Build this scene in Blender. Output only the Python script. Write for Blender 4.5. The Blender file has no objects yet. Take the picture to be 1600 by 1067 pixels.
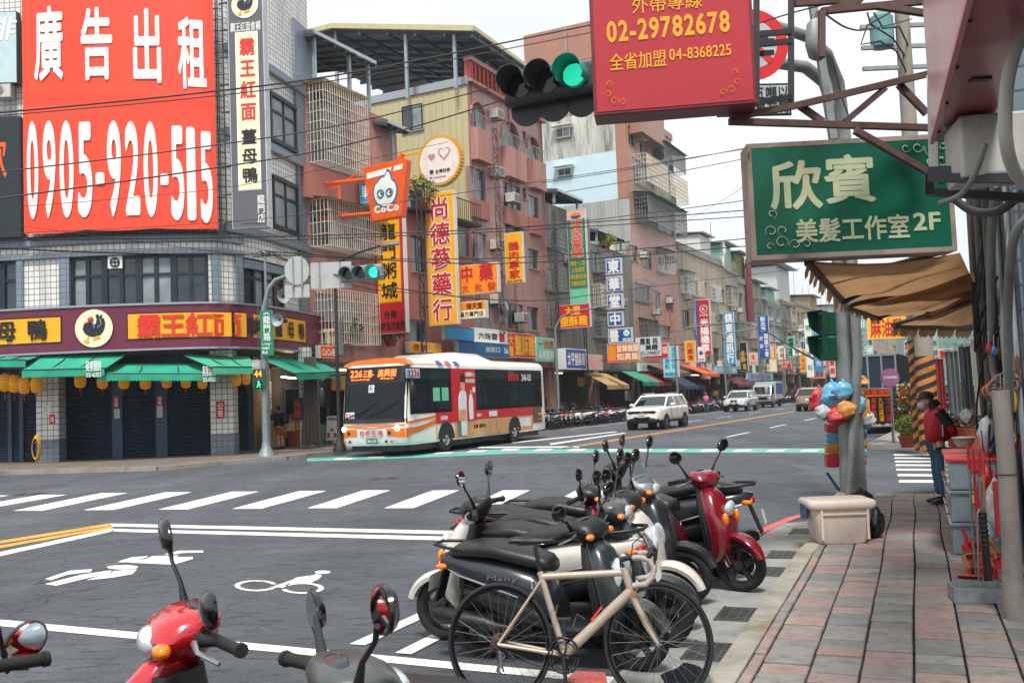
import bpy,bmesh,math,random
from math import sin,cos,pi,radians,atan,atan2,sqrt
from mathutils import Vector,Matrix
random.seed(7)
S=bpy.context.scene
COL=S.collection
FPX,CAM_H,ROLL=1500.0,1.72,0.04
PITCH=atan(89.5*cos(ROLL)/FPX)
CF=Vector((0,cos(PITCH),sin(PITCH)))
_R0=Vector((1,0,0));_U0=Vector((0,-sin(PITCH),cos(PITCH)))
CR=_R0*cos(ROLL)-_U0*sin(ROLL)
CU=_U0*cos(ROLL)+_R0*sin(ROLL)
CC=Vector((0,0,CAM_H))
cam_d=bpy.data.cameras.new('camera');cam=bpy.data.objects.new('camera',cam_d);COL.objects.link(cam)
cam_d.sensor_width=36;cam_d.lens=36*FPX/1600;cam_d.clip_start=.05;cam_d.clip_end=6000
cam.matrix_world=Matrix(((CR.x,CU.x,-CF.x,0),(CR.y,CU.y,-CF.y,0),(CR.z,CU.z,-CF.z,CAM_H),(0,0,0,1)))
S.camera=cam
cam_d.dof.use_dof=True;cam_d.dof.focus_distance=13.0;cam_d.dof.aperture_fstop=8
SUN_EL,SUN_AZ=60,184
wd=bpy.data.worlds.new('World');S.world=wd;wd.use_nodes=True
nt=wd.node_tree;nt.nodes.clear()
_o=nt.nodes.new('ShaderNodeOutputWorld');_b=nt.nodes.new('ShaderNodeBackground')
_s=nt.nodes.new('ShaderNodeTexSky');_s.sky_type='NISHITA';_s.sun_disc=False
_s.sun_elevation=radians(SUN_EL);_s.sun_rotation=radians(SUN_AZ);_s.air_density=1.0;_s.dust_density=2.5
_m=nt.nodes.new('ShaderNodeMix');_m.data_type='RGBA'
_tc=nt.nodes.new('ShaderNodeTexCoord');_mp=nt.nodes.new('ShaderNodeMapping');_mp.inputs['Scale'].default_value=(1.2,1.2,3.5)
_n=nt.nodes.new('ShaderNodeTexNoise');_n.inputs['Scale'].default_value=2.2;_n.inputs['Detail'].default_value=5
_cr=nt.nodes.new('ShaderNodeValToRGB')
_cr.color_ramp.elements[0].position=.33;_cr.color_ramp.elements[0].color=(.8,.8,.8,1)
_cr.color_ramp.elements[1].position=.62;_cr.color_ramp.elements[1].color=(.97,.97,.97,1)
nt.links.new(_tc.outputs['Generated'],_mp.inputs[0]);nt.links.new(_mp.outputs[0],_n.inputs['Vector'])
nt.links.new(_n.outputs[0],_cr.inputs[0]);nt.links.new(_cr.outputs[0],_m.inputs[0])
nt.links.new(_s.outputs[0],_m.inputs[6]);_m.inputs[7].default_value=(8.3,8.5,8.65,1)
nt.links.new(_m.outputs[2],_b.inputs[0]);nt.links.new(_b.outputs[0],_o.inputs[0])
_b.inputs['Strength'].default_value=.09
sun_d=bpy.data.lights.new('sun','SUN');sun=bpy.data.objects.new('sun',sun_d);COL.objects.link(sun)
sun_d.energy=3.0;sun_d.angle=radians(11);sun_d.color=(1,.97,.92)
_a,_e=radians(SUN_AZ),radians(SUN_EL)
sun.rotation_euler=Vector((sin(_a)*cos(_e),cos(_a)*cos(_e),sin(_e))).to_track_quat('Z','Y').to_euler()
S.view_settings.view_transform='Standard';S.view_settings.look='None'
S.view_settings.exposure=0.62;S.view_settings.gamma=1;S.view_settings.use_curve_mapping=False
S.render.engine='CYCLES'
S.cycles.max_bounces=6;S.cycles.diffuse_bounces=3;S.cycles.glossy_bounces=3;S.cycles.transmission_bounces=4
S.cycles.transparent_max_bounces=12;S.cycles.caustics_reflective=False;S.cycles.caustics_refractive=False
S.cycles.sample_clamp_indirect=6
def ray(px,py):return(CF*FPX+CR*(px-800)-CU*(py-533.5)).normalized()
def G(px,py,z=0.0):
 d=ray(px,py);t=(z-CAM_H)/d.z;return CC+d*t
def AZ(px,py):d=ray(px,py);return atan2(d.x,d.y)
class Fr:
 """vertical plane: x along azimuth a, y to its left, z up"""
 def __init__(s,o,a):
  s.o=Vector((o[0],o[1],0));s.a=a
  s.d=Vector((sin(a),cos(a),0));s.n=Vector((-cos(a),sin(a),0));s.rz=pi/2-a
  s.M=Matrix.Translation(s.o)@Matrix.Rotation(s.rz,4,'Z')
 def px(s,x,y,off=0.0):
  d=ray(x,y);P0=s.o+s.n*off;t=(P0-CC).dot(s.n)/d.dot(s.n);P=CC+d*t
  return(P-s.o).dot(s.d),P.z
 def px_u(s,x,y,u):
  d=ray(x,y);P0=s.o+s.d*u;t=(P0-CC).dot(s.d)/d.dot(s.d);P=CC+d*t
  return(P-s.o).dot(s.n),P.z
 def w(s,u,v=0,z=0):return s.o+s.d*u+s.n*v+Vector((0,0,z))
 def loc(s,P):q=Vector((P[0],P[1],0))-s.o;return q.dot(s.d),q.dot(s.n)
 def at(s,u,v=0,z=0,turn=0):return Matrix.Translation(s.w(u,v,z))@Matrix.Rotation(s.rz+turn,4,'Z')
I4=Matrix.Identity(4)
def hx(h):
 h=h.lstrip('#');c=[int(h[i:i+2],16)/255 for i in(0,2,4)]
 return tuple(x/12.92 if x<=.04045 else((x+.055)/1.055)**2.4 for x in c)
MATS={}
def M(name,col,rough=.5,metal=0,var=.12,scale=3.0,bump=0.0,coat=0,emit=0,alpha=1,trans=0,dirt=None,dirt_amt=.0,streak=False,tint=None,spec=.5):
 """principled with noise-driven tone variation, optional dirt in blotches or vertical streaks"""
 if name in MATS:return MATS[name]
 if isinstance(col,str):col=hx(col)
 m=bpy.data.materials.new(name);m.use_nodes=True;nt=m.node_tree;N=nt.nodes;L=nt.links
 bs=N['Principled BSDF']
 bs.inputs['Roughness'].default_value=rough;bs.inputs['Metallic'].default_value=metal
 bs.inputs['Coat Weight'].default_value=coat;bs.inputs['Coat Roughness'].default_value=.08
 bs.inputs['Specular IOR Level'].default_value=spec
 bs.inputs['Transmission Weight'].default_value=trans;bs.inputs['Alpha'].default_value=alpha
 ge=N.new('ShaderNodeNewGeometry')
 n1=N.new('ShaderNodeTexNoise');n1.inputs['Scale'].default_value=scale;n1.inputs['Detail'].default_value=6;n1.inputs['Roughness'].default_value=.62
 src=ge.outputs['Position']
 if streak:
  mp=N.new('ShaderNodeMapping');mp.inputs['Scale'].default_value=(1,1,.13);L.new(src,mp.inputs[0]);src=mp.outputs[0]
 L.new(src,n1.inputs['Vector'])
 mr=N.new('ShaderNodeMapRange');mr.inputs[1].default_value=.28;mr.inputs[2].default_value=.72
 mr.inputs[3].default_value=1-var;mr.inputs[4].default_value=1+var;L.new(n1.outputs[0],mr.inputs[0])
 mx=N.new('ShaderNodeMix');mx.data_type='RGBA';mx.blend_type='MULTIPLY';mx.inputs[0].default_value=1
 mx.inputs[6].default_value=(*col,1);L.new(mr.outputs[0],mx.inputs[7]);out=mx.outputs[2]
 if tint:
  oi=N.new('ShaderNodeObjectInfo');m2=N.new('ShaderNodeMix');m2.data_type='RGBA'
  cr=N.new('ShaderNodeValToRGB');cr.color_ramp.interpolation='CONSTANT';els=cr.color_ramp.elements
  for i,t in enumerate(tint):
   e=els[i]if i<2 else els.new(i/len(tint))
   e.position=i/len(tint);e.color=(*(hx(t)if isinstance(t,str)else t),1)
  ad=N.new('ShaderNodeMath');ad.operation='ADD';L.new(oi.outputs['Random'],ad.inputs[0]);L.new(ge.outputs['Random Per Island'],ad.inputs[1])
  fc=N.new('ShaderNodeMath');fc.operation='FRACT';L.new(ad.outputs[0],fc.inputs[0]);L.new(fc.outputs[0],cr.inputs[0]);L.new(cr.outputs[0],mx.inputs[6])
 if dirt_amt>0:
  d=hx(dirt)if isinstance(dirt,str)else(dirt or(.05,.045,.04))
  n2=N.new('ShaderNodeTexNoise');n2.inputs['Scale'].default_value=scale*.6;n2.inputs['Detail'].default_value=8;n2.inputs['Roughness'].default_value=.7
  L.new(src,n2.inputs['Vector'])
  m3=N.new('ShaderNodeMapRange');m3.inputs[1].default_value=.5;m3.inputs[2].default_value=.68;m3.inputs[4].default_value=dirt_amt
  L.new(n2.outputs[0],m3.inputs[0]);m4=N.new('ShaderNodeMix');m4.data_type='RGBA'
  L.new(m3.outputs[0],m4.inputs[0]);L.new(out,m4.inputs[6]);m4.inputs[7].default_value=(*d,1);out=m4.outputs[2]
 L.new(out,bs.inputs['Base Color'])
 if emit:
  L.new(out,bs.inputs['Emission Color']);bs.inputs['Emission Strength'].default_value=emit
 if bump:
  bp=N.new('ShaderNodeBump');bp.inputs['Strength'].default_value=bump;bp.inputs['Distance'].default_value=.02
  n3=N.new('ShaderNodeTexNoise');n3.inputs['Scale'].default_value=scale*8;n3.inputs['Detail'].default_value=4
  L.new(ge.outputs['Position'],n3.inputs['Vector']);L.new(n3.outputs[0],bp.inputs['Height']);L.new(bp.outputs[0],bs.inputs['Normal'])
 MATS[name]=m;return m
def M_tile(name,c1,mortar,w,h,frame_rz=0,rough=.35,var=.1,mort=.03,offset=0.0,dirt=.35):
 """wall tiles: brick texture in object space (x + y along the wall, z up)"""
 if name in MATS:return MATS[name]
 m=bpy.data.materials.new(name);m.use_nodes=True;N=m.node_tree.nodes;L=m.node_tree.links;bs=N['Principled BSDF']
 bs.inputs['Roughness'].default_value=rough
 ge=N.new('ShaderNodeUVMap')
 br=N.new('ShaderNodeTexBrick');br.offset=offset;br.inputs['Scale'].default_value=1;br.inputs['Mortar Size'].default_value=mort
 br.inputs['Brick Width'].default_value=w;br.inputs['Row Height'].default_value=h;br.inputs['Mortar Smooth'].default_value=.1
 c=hx(c1);br.inputs['Color1'].default_value=(*[x*(1-var)for x in c],1);br.inputs['Color2'].default_value=(*[min(1,x*(1+var))for x in c],1)
 br.inputs['Mortar'].default_value=(*hx(mortar),1)
 L.new(ge.outputs[0],br.inputs['Vector'])
 g2=N.new('ShaderNodeNewGeometry');mp=N.new('ShaderNodeMapping');mp.inputs['Scale'].default_value=(1,1,.2);L.new(g2.outputs['Position'],mp.inputs[0])
 n=N.new('ShaderNodeTexNoise');n.inputs['Scale'].default_value=1.6;n.inputs['Detail'].default_value=7;L.new(mp.outputs[0],n.inputs['Vector'])
 mr=N.new('ShaderNodeMapRange');mr.inputs[1].default_value=.45;mr.inputs[2].default_value=.75;mr.inputs[4].default_value=dirt;L.new(n.outputs[0],mr.inputs[0])
 mx=N.new('ShaderNodeMix');mx.data_type='RGBA';L.new(mr.outputs[0],mx.inputs[0]);L.new(br.outputs[0],mx.inputs[6]);mx.inputs[7].default_value=(.09,.08,.075,1)
 L.new(mx.outputs[2],bs.inputs['Base Color'])
 bp=N.new('ShaderNodeBump');bp.inputs['Strength'].default_value=.4;bp.inputs['Distance'].default_value=.01;bp.invert=True
 L.new(br.outputs['Fac'],bp.inputs['Height']);L.new(bp.outputs[0],bs.inputs['Normal'])
 MATS[name]=m;return m
def M_ribs(name,col,pitch,rough=.45,depth=.6,dirt=.3,axis='U'):
 """corrugated sheet: wave relief along uv"""
 if name in MATS:return MATS[name]
 m=bpy.data.materials.new(name);m.use_nodes=True;N=m.node_tree.nodes;L=m.node_tree.links;bs=N['Principled BSDF']
 bs.inputs['Roughness'].default_value=rough
 uv=N.new('ShaderNodeUVMap');sp=N.new('ShaderNodeSeparateXYZ');L.new(uv.outputs[0],sp.inputs[0])
 k=N.new('ShaderNodeMath');k.operation='MULTIPLY';k.inputs[1].default_value=1/pitch;L.new(sp.outputs[0 if axis=='U' else 1],k.inputs[0])
 fr=N.new('ShaderNodeMath');fr.operation='PINGPONG';fr.inputs[1].default_value=.5;L.new(k.outputs[0],fr.inputs[0])
 sm=N.new('ShaderNodeMapRange');sm.inputs[1].default_value=.1;sm.inputs[2].default_value=.2;L.new(fr.outputs[0],sm.inputs[0])
 bp=N.new('ShaderNodeBump');bp.inputs['Strength'].default_value=1;bp.inputs['Distance'].default_value=.04*depth;L.new(sm.outputs[0],bp.inputs['Height']);L.new(bp.outputs[0],bs.inputs['Normal'])
 g2=N.new('ShaderNodeNewGeometry');mp=N.new('ShaderNodeMapping');mp.inputs['Scale'].default_value=(1,1,.15);L.new(g2.outputs['Position'],mp.inputs[0])
 n=N.new('ShaderNodeTexNoise');n.inputs['Scale'].default_value=1.4;n.inputs['Detail'].default_value=7;L.new(mp.outputs[0],n.inputs['Vector'])
 mr=N.new('ShaderNodeMapRange');mr.inputs[1].default_value=.45;mr.inputs[2].default_value=.75;mr.inputs[4].default_value=dirt;L.new(n.outputs[0],mr.inputs[0])
 mx=N.new('ShaderNodeMix');mx.data_type='RGBA';L.new(mr.outputs[0],mx.inputs[0]);mx.inputs[6].default_value=(*hx(col),1);mx.inputs[7].default_value=(*[x*.45 for x in hx(col)],1)
 L.new(mx.outputs[2],bs.inputs['Base Color']);MATS[name]=m;return m
WM={};KD={}
def KIDS(o):return list(KD.get(o.name,()))
def kid(o,par):o.parent=par;KD.setdefault(par.name,[]).append(o)
def wm(o):return WM.get(o.name,I4)if o is not None else I4
class MB:
 def __init__(s,T=None):s.v=[];s.f=[];s.T=T;s.uv=[];s.mi=[];s.cm=0
 def add(s,vs,fs,uvs=None):
  b=len(s.v)
  s.v+=[(s.T@Vector(p)if s.T else Vector(p))for p in vs]
  for i,f in enumerate(fs):
   s.f.append(tuple(b+k for k in f));s.uv.append(uvs[i]if uvs else None);s.mi.append(s.cm)
  return s
 def box(s,x0,x1,y0,y1,z0,z1,skip=''):
  x0,x1=min(x0,x1),max(x0,x1);y0,y1=min(y0,y1),max(y0,y1);z0,z1=min(z0,z1),max(z0,z1)
  v=[(x0,y0,z0),(x1,y0,z0),(x1,y1,z0),(x0,y1,z0),(x0,y0,z1),(x1,y0,z1),(x1,y1,z1),(x0,y1,z1)]
  f=[(0,3,2,1),(4,5,6,7),(0,1,5,4),(1,2,6,5),(2,3,7,6),(3,0,4,7)]
  uv=[[(v[k][0],v[k][1])for k in f[0]],[(v[k][0],v[k][1])for k in f[1]]]+[[(v[k][0],v[k][2])if i in(0,2)else(v[k][1],v[k][2])for k in f[2+i]]for i in range(4)]
  return s.add(v,f,uv)
 def bx(s,c,d,rot=None):
  m=Matrix.Translation(c)@(rot.to_matrix().to_4x4()if rot is not None else I4)
  T0=s.T;s.T=(T0@m)if T0 else m;s.box(-d[0]/2,d[0]/2,-d[1]/2,d[1]/2,-d[2]/2,d[2]/2);s.T=T0;return s
 def bar(s,a,b,w,h=None):
  a,b=Vector(a),Vector(b);h=h or w;d=b-a;L=d.length
  if L<1e-6:return s
  q=d.to_track_quat('X','Z');return s.bx((a+b)/2,(L,w,h),q)
 def tube(s,pts,r,n=8,caps=True):
  pts=[Vector(p)for p in pts];rs=r if isinstance(r,(list,tuple))else[r]*len(pts)
  up=None;rings=[]
  for i,p in enumerate(pts):
   t=(pts[min(i+1,len(pts)-1)]-pts[max(i-1,0)])
   if t.length<1e-9:t=Vector((0,0,1))
   t.normalize()
   if up is None:up=Vector((0,0,1))if abs(t.z)<.9 else Vector((1,0,0))
   a=t.cross(up)
   if a.length<1e-6:a=t.orthogonal()
   a.normalize();c=a.cross(t).normalized();up=c
   rings.append([p+a*cos(2*pi*k/n)*rs[i]+c*sin(2*pi*k/n)*rs[i]for k in range(n)])
  return s.rings(rings,caps)
 def rings(s,rings,caps=True,closed=False):
  n=len(rings[0]);v=[p for r in rings for p in r];f=[]
  m=len(rings)
  for i in range(m if closed else m-1):
   j=(i+1)%m
   for k in range(n):
    l=(k+1)%n;f.append((i*n+k,i*n+l,j*n+l,j*n+k))
  if caps and not closed:f.append(tuple(range(n-1,-1,-1)));f.append(tuple((m-1)*n+k for k in range(n)))
  return s.add(v,f)
 def cyl(s,a,b,r,r2=None,n=16,caps=True):return s.tube([a,b],[r,r if r2 is None else r2],n,caps)
 def lathe(s,prof,c=(0,0,0),axis='Z',n=20,caps=False):
  c=Vector(c);rings=[]
  for r,h in prof:
   ring=[]
   for k in range(n):
    t=2*pi*k/n;x,y=r*cos(t),r*sin(t)
    ring.append(c+(Vector((x,y,h))if axis=='Z' else Vector((x,h,-y))if axis=='Y' else Vector((h,x,y))))
   rings.append(ring)
  return s.rings(rings,caps)
 def torus(s,c,R_,r,axis='Y',n=32,m=8,sq=1.0):
  prof=[(R_+r*cos(2*pi*k/m),r*sq*sin(2*pi*k/m))for k in range(m)]
  c=Vector(c);rings=[]
  for k in range(n):
   t=2*pi*k/n;ring=[]
   for R2,h in prof:
    x,y=R2*cos(t),R2*sin(t)
    ring.append(c+(Vector((x,h,y))if axis=='Y' else Vector((x,y,h))if axis=='Z' else Vector((h,x,y))))
   rings.append(ring)
  return s.rings(rings,False,True)
 def loft(s,secs,n=16,p=2.5,caps=True,ax='x'):
  """secs: (x, yc, zc, hw, hh[, tilt]) superellipse sections across x"""
  rings=[]
  for q in secs:
   x,yc,zc,hw,hh=q[:5];tl=q[5]if len(q)>5 else 0;pw=q[6]if len(q)>6 else p;ring=[]
   for k in range(n):
    t=2*pi*(k+.5)/n;c_,s_=cos(t),sin(t)
    a=math.copysign(abs(c_)**(2/pw),c_)*hw;b=math.copysign(abs(s_)**(2/pw),s_)*hh
    P=Vector((x+b*sin(tl),yc+a,zc+b*cos(tl)))
    if ax=='z':P=Vector((yc+b,-a if False else a,x))+Vector((zc,0,0))-Vector((yc,0,0))+Vector((0,yc,0))
    ring.append(P)
   rings.append(ring)
  return s.rings(rings,caps)
 def ell(s,c,r,n=16,m=10,rot=None):
  c=Vector(c);rings=[]
  for i in range(1,m):
   t=pi*i/m;ring=[]
   for k in range(n):
    a=2*pi*k/n;P=Vector((r[0]*sin(t)*cos(a),r[1]*sin(t)*sin(a),r[2]*cos(t)))
    if rot is not None:P=rot@P
    ring.append(c+P)
   rings.append(ring)
  return s.rings(rings)
 def prism(s,poly,y0,y1,plane='xz'):
  """polygon outline in xz (or xy) given thickness"""
  def P(a,b,t):return(a,t,b)if plane=='xz' else(a,b,t)if plane=='xy' else(t,a,b)
  n=len(poly);v=[P(a,b,y0)for a,b in poly]+[P(a,b,y1)for a,b in poly]
  f=[tuple(range(n)),tuple(range(2*n-1,n-1,-1))]+[(i,i+n,(i+1)%n+n,(i+1)%n)for i in range(n)]
  uv=[[(poly[k%n][0],poly[k%n][1])for k in g]for g in f]
  return s.add(v,f,uv)
 def poly(s,pts,uv=None):return s.add(pts,[tuple(range(len(pts)))],[uv]if uv else None)
 def grid(s,fn,nu,nv,uvf=None):
  v=[fn(i/nu,j/nv)for j in range(nv+1)for i in range(nu+1)]
  f=[(j*(nu+1)+i,j*(nu+1)+i+1,(j+1)*(nu+1)+i+1,(j+1)*(nu+1)+i)for j in range(nv)for i in range(nu)]
  uv=None
  if uvf:uv=[[uvf(k%(nu+1)/nu,k//(nu+1)/nv)for k in q]for q in f]
  return s.add(v,f,uv)
 def build(s,name,mat,parent=None,smooth=False,bevel=0,label=None,cat=None,group=None,kind=None,local=False,recalc=True,orig=None,seg=2):
  me=bpy.data.meshes.new(name)
  if parent is not None:inv=wm(parent).inverted()if(s.T or not local)else I4
  else:
   if orig is None:
    n=max(1,len(s.v));cx=sum(p.x for p in s.v)/n;cy=sum(p.y for p in s.v)/n;cz=min((p.z for p in s.v),default=0);orig=Vector((cx,cy,cz))
   inv=Matrix.Translation(-Vector(orig))
  if local:inv=I4 if parent is not None else inv
  me.from_pydata([inv@p for p in s.v],[],s.f)
  if any(u is not None for u in s.uv):
   ul=me.uv_layers.new(name='UVMap');k=0;dat=[]
   for f,u in zip(s.f,s.uv):
    for j in range(len(f)):dat+=list(u[j])if u else[0,0]
   ul.data.foreach_set('uv',dat)
  mats=mat if isinstance(mat,(list,tuple))else[mat]
  for m_ in mats:me.materials.append(m_)
  if len(mats)>1:me.polygons.foreach_set('material_index',s.mi)
  if recalc or bevel:
   bm=bmesh.new();bm.from_mesh(me)
   if recalc:bmesh.ops.recalc_face_normals(bm,faces=bm.faces)
   if bevel:
    bm.edges.ensure_lookup_table()
    es=[e for e in bm.edges if len(e.link_faces)==2 and e.calc_face_angle(0)>.5]
    bmesh.ops.bevel(bm,geom=es,offset=bevel,segments=seg,affect='EDGES',profile=.6,clamp_overlap=True)
   bm.to_mesh(me);bm.free()
  if smooth:
   me.polygons.foreach_set('use_smooth',[True]*len(me.polygons))
   try:me.set_sharp_from_angle(angle=radians(smooth if smooth is not True else 50))
   except Exception:pass
  o=bpy.data.objects.new(name,me);COL.objects.link(o)
  if parent is not None:kid(o,parent);WM[o.name]=wm(parent)
  else:
   o.location=orig;WM[o.name]=Matrix.Translation(Vector(orig))
  tag(o,label,cat,group,kind);return o
def tag(o,label=None,cat=None,group=None,kind=None):
 if label:o['label']=label
 if cat:o['category']=cat
 if group:o['group']=group
 if kind:o['kind']=kind
 return o
def E(name,label,cat,T=I4,group=None):
 o=bpy.data.objects.new(name,None);COL.objects.link(o);o.empty_display_size=.2
 if isinstance(T,Vector):T=Matrix.Translation(T)
 o.matrix_basis=T;WM[o.name]=T.copy();return tag(o,label,cat,group)
def dup(root,T,label=None,group=None,mats=None,skip=()):
 def rec(o,par):
  c=o.copy();COL.objects.link(c)
  if par is None:WM[c.name]=T.copy()
  if par is not None:kid(c,par);WM[c.name]=WM[par.name]
  for ch in list(KIDS(o)):
   if ch.name.split('.')[0]in skip:continue
   rec(ch,c)
  return c
 r=rec(root,None);r.matrix_basis=T;WM[r.name]=T.copy()
 if label:r['label']=label
 if group:r['group']=group
 if mats:
  def rm(o):
   for ch in KIDS(o):
    k=ch.name.split('.')[0]
    if k in mats:
     ch.data=ch.data.copy();ch.data.materials.clear();ch.data.materials.append(mats[k])
    rm(ch)
  rm(r)
 return r
_GL={}
def glyph(ch,off=0.0):
 """outline glyph; weight is added by stacking shifted copies a hair apart"""
 k=(ch,off)
 if k in _GL:return _GL[k]
 if off:
  vs,fs,a,b,c,d=glyph(ch);o=off*(.8 if is_cjk(ch)else 1);V=[];F_=[]
  for i,(dx,dy)in enumerate([(0,0)]+[(o*cos(q*pi/4),o*sin(q*pi/4))for q in range(8)]):
   n=len(V);V+=[(p[0]+dx,p[1]+dy,.0007*i)for p in vs];F_+=[tuple(q+n for q in f)for f in fs]
  _GL[k]=(V,F_,a-o,b+o,c-o,d+o);return _GL[k]
 c=bpy.data.curves.new('t','FONT');c.body=ch;c.size=1;c.resolution_u=3 if is_cjk(ch)else 8;c.fill_mode='FRONT'
 o=bpy.data.objects.new('t',c);me=o.to_mesh()
 vs=[(v.co.x,v.co.y,0)for v in me.vertices];fs=[tuple(p.vertices)for p in me.polygons]
 o.to_mesh_clear();bpy.data.objects.remove(o);bpy.data.curves.remove(c)
 xs=[p[0]for p in vs]or[0,.3];ys=[p[1]for p in vs]or[0,.3]
 _GL[k]=(vs,fs,min(xs),max(xs),min(ys),max(ys));return _GL[k]
def is_cjk(ch):return ord(ch)>0x2e80
def text_mb(mb,s,x0,x1,z0,z1,y=0.0,off=.02,vert=False,gap=.08,slant=0,fill=True):
 """lay a string into the rectangle, facing -y. vert: one character under another"""
 n=len(s)
 if vert:
  h=(z1-z0)/n
  for i,ch in enumerate(s):
   if ch==' ':continue
   vs,fs,a,b,c,d=glyph(ch,off)
   zc0=z1-(i+1)*h+h*gap/2;zc1=z1-i*h-h*gap/2
   if is_cjk(ch):a,b,c,d=.04,.96,-.08,.84
   k=min((x1-x0)/(b-a),(zc1-zc0)/(d-c));kx=(x1-x0)/(b-a)if fill else k;kx=min(kx,k*1.35);kz=min((zc1-zc0)/(d-c),kx*1.35)
   cx,cz=(x0+x1)/2,(zc0+zc1)/2
   mb.add([(cx+(p[0]-(a+b)/2)*kx,y-p[2],cz+(p[1]-(c+d)/2)*kz)for p in vs],fs)
  return mb
 adv=[];X=0
 for ch in s:
  if ch==' ':adv.append((None,X));X+=.4;continue
  vs,fs,a,b,c,d=glyph(ch,off)
  if is_cjk(ch):adv.append(((vs,fs),X-.04));X+=1.0+gap-.08
  else:adv.append(((vs,fs),X-a));X+=(b-a)+max(gap,.06)
 X-=gap if gap>.06 else .06
 cj=any(is_cjk(c)for c in s);lo,hi=(-.08,.84)if cj else(0,.72)
 if not cj:
  lo=min([glyph(c,off)[4]for c in s if c.strip()]);hi=max([glyph(c,off)[5]for c in s if c.strip()])
 kx=(x1-x0)/X;kz=(z1-z0)/(hi-lo)
 for g,ox in adv:
  if g is None:continue
  mb.add([(x0+(p[0]+ox)*kx+slant*(p[1]-lo)*kz,y-p[2],z0+(p[1]-lo)*kz)for p in g[0]],g[1])
 return mb
def letter(s,T,rect,mat,parent,y=-.008,name='lettering',**kw):
 mb=MB(T);text_mb(mb,s,*rect,y=y,**kw);return mb.build(name,mat,parent,recalc=False)
# ================================================================ frames of the place
A1,A2=AZ(1430,598),AZ(1560,592)
LF=Fr(G(870,662),A2)
KF=Fr(G(1120,1067),A1)
steel=M('galvanised_steel','#8d9496',.45,.6,.15,6,dirt='#5b4a3c',dirt_amt=.3)
steel_dark=M('dark_steel','#3a3c40',.5,.5,.15,6,dirt='#5a3b2a',dirt_amt=.4)
rust=M('rusty_steel','#5b4440',.7,.2,.3,5,dirt='#3a2018',dirt_amt=.6)
black=M('black_plastic','#15171a',.45,0,.12,8)
black_g=M('gloss_black','#0c0d10',.18,0,.05,8,coat=.4)
rubber=M('tyre_rubber','#17181a',.8,0,.2,12,dirt='#4a4640',dirt_amt=.25)
chrome=M('chrome','#c9ccd0',.15,1,.03,5)
alu=M('brushed_alu','#a9adb2',.35,.9,.08,9)
white_p=M('white_paint','#d9dad6',.5,0,.08,4,dirt='#6d6a62',dirt_amt=.35,streak=True)
glass_d=M('dark_glass','#11181d',.06,0,.2,.5,spec=.8)
glass_w=M('house_glass','#26343c',.08,0,.45,.6,spec=.8)
curtain=M('curtain_behind_glass','#7d8a8c',.3,0,.35,1.5,spec=.7)
mirror_g=M('mirror_glass','#b5bec4',.03,1,.02,1)
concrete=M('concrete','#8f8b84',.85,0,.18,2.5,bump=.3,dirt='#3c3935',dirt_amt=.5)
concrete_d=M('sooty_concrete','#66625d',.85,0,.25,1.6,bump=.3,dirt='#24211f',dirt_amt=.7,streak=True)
cable_m=M('cable_black','#101113',.6,0,.1,5)
beige_bar=M('beige_bars','#d8cdbd',.5,0,.1,4,dirt='#7a6a58',dirt_amt=.4)
grey_bar=M('grey_bars','#8b8d8c',.5,.3,.1,4,dirt='#5a4334',dirt_amt=.4)
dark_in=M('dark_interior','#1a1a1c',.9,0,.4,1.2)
teal_awn=M('teal_canvas','#1f9a7c',.75,0,.18,2.0,dirt='#14503f',dirt_amt=.5)
green_awn=M('green_sheet','#2f8f6e',.6,0,.15,2.0)
orange_m=M('orange_enamel','#e85a1c',.4,0,.06,3)
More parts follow.
